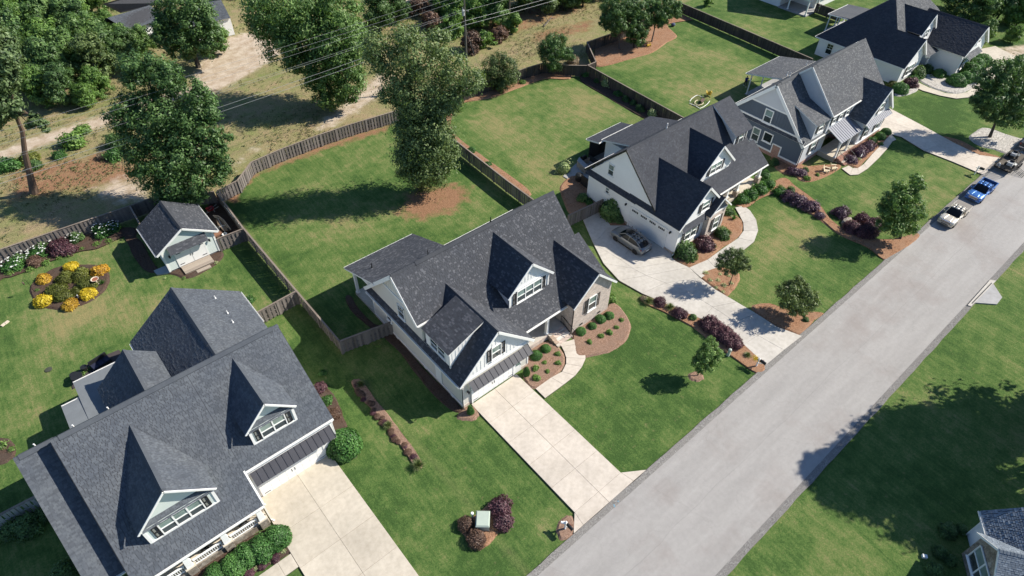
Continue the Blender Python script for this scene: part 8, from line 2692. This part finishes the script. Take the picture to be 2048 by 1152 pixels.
 for s in (-1, 1):
  for y in (1.48, -1.47):
   wheel(T, s * 0.88, y, 0.37, 0.27, RIM_D, s)
  m = MB()
  m.lathe((s * 1.06, 0.92, 1.10), [(0.02, -0.1), (0.085, -0.06), (0.09, 0.06), (0.03, 0.1)], 8, axis=(1, 0, 0))
  m.bar((s * 0.9, 0.9, 1.04), (s * 1.0, 0.92, 1.09), 0.04)
  m.build("side_mirror", PAINT_, T)
  m = MB().hexa([(s * 0.55, -2.44, 0.90), (s * 0.93, -2.22, 0.90), (s * 0.95, -2.20, 1.0), (s * 0.5, -2.41, 1.0), (s * 0.55, -2.36, 0.92), (s * 0.90, -2.16, 0.92), (s * 0.90, -2.14, 1.03), (s * 0.5, -2.34, 1.03)])
  m.build("tail_light", LAMP_R, T)
  m = MB().hexa([(s * 0.5, 2.42, 0.66), (s * 0.84, 2.28, 0.68), (s * 0.88, 2.2, 0.80), (s * 0.5, 2.38, 0.78), (s * 0.5, 2.3, 0.66), (s * 0.8, 2.2, 0.68), (s * 0.84, 2.12, 0.83), (s * 0.5, 2.28, 0.82)])
  m.build("headlight", LAMP_W, T)
  m = MB()
  m.box(s * 0.985 - 0.02, s * 0.985 + 0.02, -1.05, 1.05, 0.24, 0.33)
  m.build("sill_board", PLASTIC, T)
 m = MB()
 m.box(-0.75, 0.75, -2.45, -2.3, 0.36, 0.56)
 m.build("rear_bumper", PLASTIC, T)
 for s in (-1, 1):
  MB().obox((s * 0.62, -2.455, 0.42), (1, 0, 0), Z3, (0, -1, 0), 0.12, 0.045, 0.02).build("exhaust_tip", CHROME, T)
 MB().obox((0, -2.46, 0.72), (1, 0, 0), Z3, (0, -1, 0), 0.22, 0.06, 0.012).build("number_plate", WHITE, T)
 MB().obox((0, 2.47, 0.56), (1, 0, 0), Z3, (0, 1, 0), 0.48, 0.15, 0.03).build("grille", PLASTIC, T)
 return T
def pickup(label, paint_name, col, bed_cover=None, rim=RIM_L, metal=0.3):
 """crew cab pickup heading +Y, built round the origin"""
 P_ = plain(paint_name, col, 0.28, 0.03, 0.5, metal, 0.5, 0.8)
 T = thing("pickup_truck", label, "pickup truck", (0, 0, 0), "pickups parked along the street")
 st = [(-0.42, 0.92, 0.42, 0.98, 1.06, 0.80), (0.1, 0.93, 0.42, 0.98, 1.06, 0.80), (1.0, 0.93, 0.42, 0.98, 1.06, 0.80), (1.35, 0.93, 0.42, 0.97, 1.07, 0.74), (1.9, 0.93, 0.42, 0.96, 1.06, 0.68), (2.35, 0.91, 0.44, 0.90, 1.01, 0.62), (2.55, 0.86, 0.48, 0.82, 0.93, 0.58), (2.62, 0.80, 0.52, 0.78, 0.86, 0.55)]
 smooth_obj(loft([body_ring(*s) for s in st]).build("body", P_, T))
 gs = [(-0.52, 0.78, 1.02, 0.66, 1.42), (-0.48, 0.80, 1.02, 0.66, 1.68), (-0.3, 0.82, 1.02, 0.66, 1.74), (0.25, 0.82, 1.02, 0.66, 1.76), (0.62, 0.82, 1.02, 0.66, 1.70), (1.0, 0.82, 1.03, 0.70, 1.38), (1.34, 0.78, 1.04, 0.70, 1.09)]
 def gr(y, wb, zb, wr, zr):
  h = [(wb, zb), (wb * 0.98, zb + (zr - zb) * 0.25), (wr + (wb - wr) * 0.2, zr - (zr - zb) * 0.14), (wr * 0.9, zr), (wr * 0.4, zr + 0.015)]
  return [Vector((x, y, z)) for x, z in h] + [Vector((-x, y, z)) for x, z in reversed(h)]
 smooth_obj(loft([gr(*s) for s in gs]).build("window_glass", CARGLASS, T), 2)
 m = MB()
 rs = [(-0.50, 0.70, 1.70), (-0.3, 0.70, 1.765), (0.25, 0.70, 1.785), (0.66, 0.69, 1.71)]
 for a, b2 in zip(rs[:-1], rs[1:]):
  for x0, x1 in ((-1, -0.4), (-0.4, 0.4), (0.4, 1)):
   f = lambda s, x: Vector((s[1] * x, s[0], s[2] - 0.05 * abs(x) ** 3))
   m.face([f(a, x0), f(a, x1), f(b2, x1), f(b2, x0)])
 ro = smooth_obj(m.build("roof", P_, T), 1)
 ro.modifiers.new("thickness", 'SOLIDIFY').thickness = 0.03
 m = MB()
 for x in (-0.42, -0.14, 0.14, 0.42):
  m.bar((x, -0.38, 1.776), (x, 0.35, 1.784), 0.06, 0.012)
 m.build("roof_rib", P_, ro)
 m = MB()
 for s in (-1, 1):
  m.tube([(s * 0.70, 0.62, 1.70), (s * 0.75, 0.95, 1.42), (s * 0.81, 1.30, 1.08)], 0.042, 6)
  m.tube([(s * 0.72, -0.47, 1.68), (s * 0.83, -0.47, 1.04)], 0.06, 6)
  m.tube([(s * 0.735, 0.25, 1.70), (s * 0.835, 0.22, 1.04)], 0.035, 6)
  m.tube([(s * 0.715, 0.62, 1.70), (s * 0.725, 0.2, 1.74), (s * 0.715, -0.48, 1.70)], 0.035, 6)
 m.build("pillar", P_, T)
 m = MB()
 for s in (-1, 1):
  m.hexa([(s * 0.93, -2.55, 0.48), (s * 0.82, -2.55, 0.48), (s * 0.82, -0.5, 0.48), (s * 0.93, -0.5, 0.48),
    (s * 0.92, -2.55, 1.08), (s * 0.82, -2.55, 1.08), (s * 0.82, -0.5, 1.08), (s * 0.92, -0.5, 1.08)])
 m.box(-0.82, 0.82, -0.58, -0.52, 0.5, 1.08)
 bed = m.build("bed_side", P_, T)
 m = MB()
 m.box(-0.80, 0.80, -2.6, -2.53, 0.5, 1.06)
 tg = m.build("tailgate", P_, T)
 MB().obox((0, -2.61, 0.9), (1, 0, 0), Z3, (0, -1, 0), 0.12, 0.04, 0.015).build("handle", PLASTIC, tg)
 MB().box(-0.82, 0.82, -2.55, -0.5, 0.5, 0.60).build("bed_floor", PLASTIC, T)
 m = MB()
 for s in (-1, 1):
  m.box(s * 0.81 - 0.008, s * 0.81 + 0.008, -2.5, -0.6, 0.6, 1.06)
  m.box(s * 0.66 - 0.14, s * 0.66 + 0.14, -1.85, -1.05, 0.6, 0.78)
 m.build("bed_liner", PLASTIC, T)
 if bed_cover:
  MB().box(-0.86, 0.86, -2.55, -0.56, 1.082, 1.11).build("bed_cover", bed_cover, T)
 for s in (-1, 1):
  for y in (1.72, -1.50):
   wheel(T, s * 0.83, y, 0.385, 0.26, rim, s)
   m = MB()
   for k in range(9):
    a0, a1 = PI * k / 9, PI * (k + 1) / 9
    r0, r1 = 0.43, 0.50
    m.hexa([(s * 0.90, y + r * math.cos(a), 0.40 + r * math.sin(a)) for r, a in ((r0, a0), (r1, a0), (r1, a1), (r0, a1))] +
      [(s * 0.955, y + r * math.cos(a), 0.40 + r * math.sin(a)) for r, a in ((r0, a0), (r1, a0), (r1, a1), (r0, a1))])
   m.build("fender_flare", P_, T)
  m = MB()
  m.lathe((s * 1.03, 1.05, 1.13), [(0.03, -0.1), (0.10, -0.06), (0.10, 0.07), (0.04, 0.11)], 8, axis=(1, 0, 0))
  m.bar((s * 0.84, 1.05, 1.08), (s * 0.98, 1.05, 1.12), 0.04)
  m.build("side_mirror", P_, T)
  MB().hexa([(s * 0.52, 2.60, 0.74), (s * 0.83, 2.50, 0.74), (s * 0.85, 2.42, 0.92), (s * 0.52, 2.55, 0.90), (s * 0.52, 2.5, 0.74), (s * 0.8, 2.4, 0.74), (s * 0.82, 2.34, 0.94), (s * 0.52, 2.44, 0.94)]).build("headlight", LAMP_W, T)
  MB().box(s * 0.87 - 0.065, s * 0.87 + 0.065, -2.59, -2.53, 0.72, 1.02).build("tail_light", LAMP_R, T)
 m = MB()
 m.box(-0.86, 0.86, 2.5, 2.68, 0.42, 0.60)
 m.box(-0.84, 0.84, 2.45, 2.6, 0.34, 0.42)
 m.build("front_bumper", P_, T)
 MB().box(-0.4, 0.4, 2.66, 2.69, 0.45, 0.55).build("air_intake", PLASTIC, T)
 m = MB()
 m.box(-0.50, 0.50, 2.56, 2.64, 0.62, 0.90)
 gr_ = m.build("grille", PLASTIC, T)
 m = MB()
 for z in (0.68, 0.76, 0.84):
  m.box(-0.48, 0.48, 2.64, 2.655, z - 0.012, z + 0.012)
 for a_, b_ in (((-0.52, 2.56, 0.6), (0.52, 2.66, 0.63)), ((-0.52, 2.56, 0.89), (0.52, 2.66, 0.92))):
  m.box(a_[0], b_[0], a_[1], b_[1], a_[2], b_[2])
 m.build("grille_bar", CHROME, gr_)
 MB().box(-0.84, 0.84, -2.74, -2.6, 0.42, 0.58).build("rear_bumper", CHROME, T)
 m = MB()
 for s in (-1, 1):
  m.tube([(s * 0.26, 1.42, 1.075), (s * 0.34, 2.0, 1.06), (s * 0.36, 2.45, 0.99)], 0.025, 5)
 m.build("hood_crease", P_, T)
 return T
def place(T, x, y, rz):
 T.location = (x, y, 0.0)
 T.rotation_euler = (0, 0, rz)
 return T
place(suv(), 46.75, 32.95, 0.0)
SC.objects[-1] if False else None
tn = plain("grey_bed_cover", (0.20, 0.18, 0.16), 0.7, 0.1)
place(pickup("cream pickup truck with covered bed, nearer one of two parked along the street", "cream_paint_metallic", (0.62, 0.56, 0.46), tn), 80.75, 11.15, PI / 2)
place(pickup("blue pickup truck with open black bed, parked behind the cream one", "blue_paint_metallic", (0.045, 0.16, 0.46)), 88.35, 11.1, PI / 2)
place(pickup("black pickup truck cut by the right edge, in front of the work trailer", "black_paint_metallic", (0.02, 0.021, 0.023)), 106.3, 11.3, -PI / 2)
#  work trailer with mower
T = thing("work_trailer", "black open work trailer with raised mesh gates, loaded with a mower, at the right edge", "trailer", (98.4, 11.3, 0))
m = MB()
m.box(95.6, 101.6, 10.3, 12.3, 0.52, 0.60)
m.build("trailer_bed", plain("worn_planks", (0.10, 0.085, 0.07), 0.9, 0.3, 5.0), T)
m = MB()
for y in (10.28, 12.32):
 for z in (0.72, 0.98):
  m.bar((95.6, y, z), (101.6, y, z), 0.05)
 for x in np.linspace(95.6, 101.6, 7):
  m.bar((x, y, 0.5), (x, y, 1.0), 0.05)
for x in (95.6, 101.6):
 m.bar((x, 10.28, 0.55), (x, 12.32, 0.55), 0.08)
m.bar((101.6, 10.6, 0.5), (103.1, 11.3, 0.5), 0.08)
m.bar((101.6, 12.0, 0.5), (103.1, 11.3, 0.5), 0.08)
m.build("side_rail", IRON, T)
m = MB()
g0, g1 = Vector((95.55, 10.3, 0.5)), Vector((94.6, 10.3, 1.65))
for y in np.linspace(10.3, 12.3, 6):
 m.bar((95.55, y, 0.5), (94.6, y, 1.65), 0.045)
for t_ in np.linspace(0, 1, 7):
 p = g0.lerp(g1, t_)
 m.bar(p, p + Vector((0, 2.0, 0)), 0.03)
m.build("ramp_gate", IRON, T)
m = MB()
for y in np.linspace(8.75, 10.2, 5):
 pass
for x in np.linspace(96.6, 98.0, 5):
 m.bar((x, 10.28, 0.5), (x, 9.0, 0.06), 0.04)
for t_ in np.linspace(0, 1, 5):
 m.bar((96.6, 10.28 - 1.28 * t_, 0.5 - 0.44 * t_), (98.0, 10.28 - 1.28 * t_, 0.5 - 0.44 * t_), 0.03)
m.build("side_gate", IRON, T)
for x in (98.2, 99.0):
 for y in (10.15, 12.45):
  m = MB()
  m.lathe((x, y - 0.1, 0.34), [(0.2, 0), (0.33, 0.02), (0.34, 0.1), (0.33, 0.18), (0.2, 0.2)], 14, axis=(0, 1, 0))
  m.build("wheel", TYRE, T)
def mower(x, y, rz, label, col):
 T = thing("mower", label, "mower", (0, 0, 0), "mowers on the work trailer")
 m = MB()
 m.box(-0.35, 0.35, -0.7, 0.5, 0.25, 0.45)
 m.box(-0.55, 0.55, 0.1, 0.75, 0.12, 0.24)
 m.build("deck", col, T)
 m = MB()
 m.box(-0.25, 0.25, -0.25, 0.2, 0.5, 0.6)
 m.box(-0.24, 0.24, -0.33, -0.24, 0.58, 0.98)
 m.build("seat", PLASTIC, T)
 m = MB()
 m.box(-0.3, 0.3, -0.85, -0.4, 0.42, 0.72)
 m.build("engine", INSUL, T)
 m = MB()
 m.tube([(-0.38, -0.4, 0.4), (-0.38, -0.45, 1.4), (-0.3, -0.46, 1.5), (0.3, -0.46, 1.5), (0.38, -0.45, 1.4), (0.38, -0.4, 0.4)], 0.03, 6)
 m.build("roll_bar", IRON, T)
 for s in (-1, 1):
  MB().lathe((s * 0.5 - 0.12, -0.5, 0.28), [(0.15, 0), (0.27, 0.03), (0.27, 0.21), (0.15, 0.24)], 12, axis=(1, 0, 0)).build("wheel", TYRE, T)
  MB().lathe((s * 0.42 - 0.07, 0.95, 0.16), [(0.08, 0), (0.16, 0.02), (0.16, 0.12), (0.08, 0.14)], 10, axis=(1, 0, 0)).build("wheel", TYRE, T)
  m = MB()
  m.tube([(s * 0.3, 0.2, 0.45), (s * 0.3, 0.35, 0.85), (s * 0.05, 0.4, 0.9)], 0.02, 5)
  m.build("steering_lever", IRON, T)
 T.location = (x, y, 0.6)
 T.rotation_euler = (0, 0, rz)
mower(97.2, 11.0, -PI / 2, "riding mower at the back of the work trailer", plain("mower_white", (0.6, 0.6, 0.58), 0.4, 0.1))
mower(100.0, 11.6, -PI / 2, "darker riding mower at the front of the work trailer", plain("mower_grey", (0.14, 0.15, 0.15), 0.4, 0.1))
tag(MB().lathe((95.9, 12.0, 0.62), [(0.2, 0), (0.22, 0.25), (0.14, 0.4), (0.06, 0.45)], 10).build("water_jug", WHITE), "white round jug at the trailer's rear corner", "jug")
#  PERSON
SKIN = plain("skin", (0.30, 0.17, 0.11), 0.55, 0.06, 4.0)
SHIRT = plain("royal_blue_shirt", (0.012, 0.028, 0.23), 0.75, 0.15, 5.0)
TROUSER = plain("dark_shorts", (0.02, 0.02, 0.023), 0.8, 0.2, 5.0)
HAIRM = plain("dark_hair", (0.012, 0.010, 0.009), 0.7, 0.2, 8.0)
def skinned(name, verts, edges, radii, mat, parent, lv=2, root=0):
 me = bpy.data.meshes.new(name)
 me.from_pydata([tuple(v) for v in verts], edges, [])
 me.materials.append(mat)
 o = bpy.data.objects.new(name, me)
 COL.objects.link(o)
 o.parent = parent
 sk = o.modifiers.new("skin", 'SKIN')
 sk.use_smooth_shade = True
 lay = me.skin_vertices[0].data if me.skin_vertices else None
 if lay is None:
  bm_layer = me.attributes
 for i, r in enumerate(radii):
  rr = r if isinstance(r, tuple) else (r, r)
  me.skin_vertices[0].data[i].radius = rr
  me.skin_vertices[0].data[i].use_root = (i == root)
 sb = o.modifiers.new("subdivision", 'SUBSURF')
 sb.levels = lv
 sb.render_levels = lv
 reg(o)
 return o
def person():
 b = G(1489.5, 173)
 T = thing("person", "person in a royal blue shirt and dark trousers walking across the back lawn", "person", b)
 J = dict(pel=(0, 0, 0.93), sp=(0, 0.01, 1.08), ch=(0, 0.02, 1.30), sh=(0, 0.02, 1.43), nk=(0, 0.03, 1.52), hd=(0, 0.05, 1.62), tp=(0, 0.05, 1.72),
    lh=(-0.10, 0, 0.90), lk=(-0.10, 0.22, 0.50), la=(-0.10, 0.26, 0.09), lt=(-0.10, 0.43, 0.04),
    rh=(0.10, 0, 0.90), rk=(0.10, -0.04, 0.48), ra=(0.10, -0.34, 0.14), rt=(0.10, -0.24, 0.03),
    ls=(-0.19, 0.02, 1.42), le=(-0.25, -0.10, 1.16), lw=(-0.25, -0.06, 0.92), lp=(-0.25, -0.04, 0.84),
    rs=(0.19, 0.02, 1.42), re=(0.25, 0.06, 1.16), rw=(0.24, 0.22, 0.98), rp=(0.235, 0.28, 0.92))
 order = list(J)
 idx = {k: i for i, k in enumerate(order)}
 E_ = [("pel", "sp"), ("sp", "ch"), ("ch", "sh"), ("sh", "nk"), ("nk", "hd"), ("hd", "tp"), ("pel", "lh"), ("lh", "lk"), ("lk", "la"), ("la", "lt"), ("pel", "rh"), ("rh", "rk"), ("rk", "ra"), ("ra", "rt"),
   ("sh", "ls"), ("ls", "le"), ("le", "lw"), ("lw", "lp"), ("sh", "rs"), ("rs", "re"), ("re", "rw"), ("rw", "rp")]
 rad = dict(pel=(.15, .10), sp=(.135, .09), ch=(.155, .105), sh=(.12, .085), nk=.052, hd=(.078, .095), tp=(.05, .06), lh=.085, lk=.056, la=.038, lt=(.045, .028), rh=.085, rk=.056, ra=.038, rt=(.045, .028),
    ls=.055, le=.042, lw=.028, lp=(.036, .018), rs=.055, re=.042, rw=.028, rp=(.036, .018))
 skinned("body", [J[k] for k in order], [(idx[a], idx[c]) for a, c in E_], [rad[k] for k in order], SKIN, T)
 for s, w, p in ((-1, "lw", "lp"), (1, "rw", "rp")):
  pw, pp = Vector(J[w]), Vector(J[p])
  d = (pp - pw).normalized()
  sd = Vector((0, 1, 0)) if s < 0 else Vector((0, 0.4, 0.9)).normalized()
  for k, (off, L) in enumerate(((0.03, 0.07), (0.01, 0.08), (-0.01, 0.075), (-0.03, 0.06))):
   a = pp + sd * off
   skinned("finger", [a - d * 0.01, a + d * L * 0.55, a + d * L * 0.9 + Vector((-s * 0.02, 0, 0))], [(0, 1), (1, 2)], [0.010, 0.009, 0.007], SKIN, T, 1)
  a = pw + d * 0.03 + sd * 0.035
  skinned("thumb", [a, a + d * 0.03 + sd * 0.025, a + d * 0.06 + sd * 0.03], [(0, 1), (1, 2)], [0.012, 0.010, 0.008], SKIN, T, 1)
 kk = ["pel", "sp", "ch", "sh", "ls", "le", "rs", "re"]
 V_ = [J[k] for k in kk]
 V_[0] = (0, 0, 0.86)
 V_[5] = tuple(Vector(J["ls"]).lerp(Vector(J["le"]), 0.85))
 V_[7] = tuple(Vector(J["rs"]).lerp(Vector(J["re"]), 0.85))
 skinned("shirt", V_, [(0, 1), (1, 2), (2, 3), (3, 4), (4, 5), (3, 6), (6, 7)], [(.185, .13), (.17, .125), (.185, .135), (.13, .10), .085, .075, .085, .075], SHIRT, T)
 skinned("trousers", [(0, 0, 0.92), J["lh"], J["lk"], tuple(Vector(J["lk"]).lerp(Vector(J["la"]), 0.85)), J["rh"], J["rk"], tuple(Vector(J["rk"]).lerp(Vector(J["ra"]), 0.85))],
   [(0, 1), (1, 2), (2, 3), (0, 4), (4, 5), (5, 6)], [(.16, .12), .105, .08, .06, .105, .08, .06], TROUSER, T)
 for a, t_ in (("la", "lt"), ("ra", "rt")):
  A_, B_ = Vector(J[a]) - Vector((0, 0.05, 0.03)), Vector(J[t_])
  skinned("shoe", [A_, A_.lerp(B_, 0.5), B_ + Vector((0, 0.05, 0))], [(0, 1), (1, 2)], [(.05, .055), (.05, .05), (.045, .035)], WHITE, T, 1)
 m = MB()
 rr = []
 c = Vector((0, 0.03, 1.66))
 for k in range(5):
  th = PI * 0.55 * k / 4
  rr.append([c + Vector((0.092 * math.sin(th) * math.cos(a), 0.112 * math.sin(th) * math.sin(a) - 0.02 * k / 4, 0.105 * math.cos(th))) for a in np.linspace(0, 2 * PI, 13)[:-1]])
 for k in range(4):
  for i in range(12):
   j = (i + 1) % 12
   m.face([rr[k][j], rr[k][i], rr[k + 1][i], rr[k + 1][j]])
 put("hair", m.mesh("hair", HAIRM), T)
 m = MB()
 m.hexa([(-.012, .135, 1.60), (.012, .135, 1.60), (.010, .12, 1.60), (-.010, .12, 1.60), (-.006, .138, 1.645), (.006, .138, 1.645), (.006, .12, 1.645), (-.006, .12, 1.645)])
 for s in (-1, 1):
  m.lathe((s * 0.088, 0.04, 1.60), [(0.008, 0), (0.016, 0.025), (0.006, 0.055)], 6)
 put("face", m.mesh("face", SKIN), T)
 m = MB()
 for s in (-1, 1):
  m.lathe((s * 0.032, 0.130, 1.635), [(0.004, -0.006), (0.011, 0), (0.004, 0.006)], 6)
 m.box(-0.022, 0.022, 0.128, 0.134, 1.570, 1.577)
 put("eyes_and_mouth", m.mesh("eyes_and_mouth", HAIRM), T)
 T.rotation_euler = (0, 0, -0.75)
 return T
person()
for n_ in [o for o in SC.objects if o.type == 'EMPTY']:
 pass
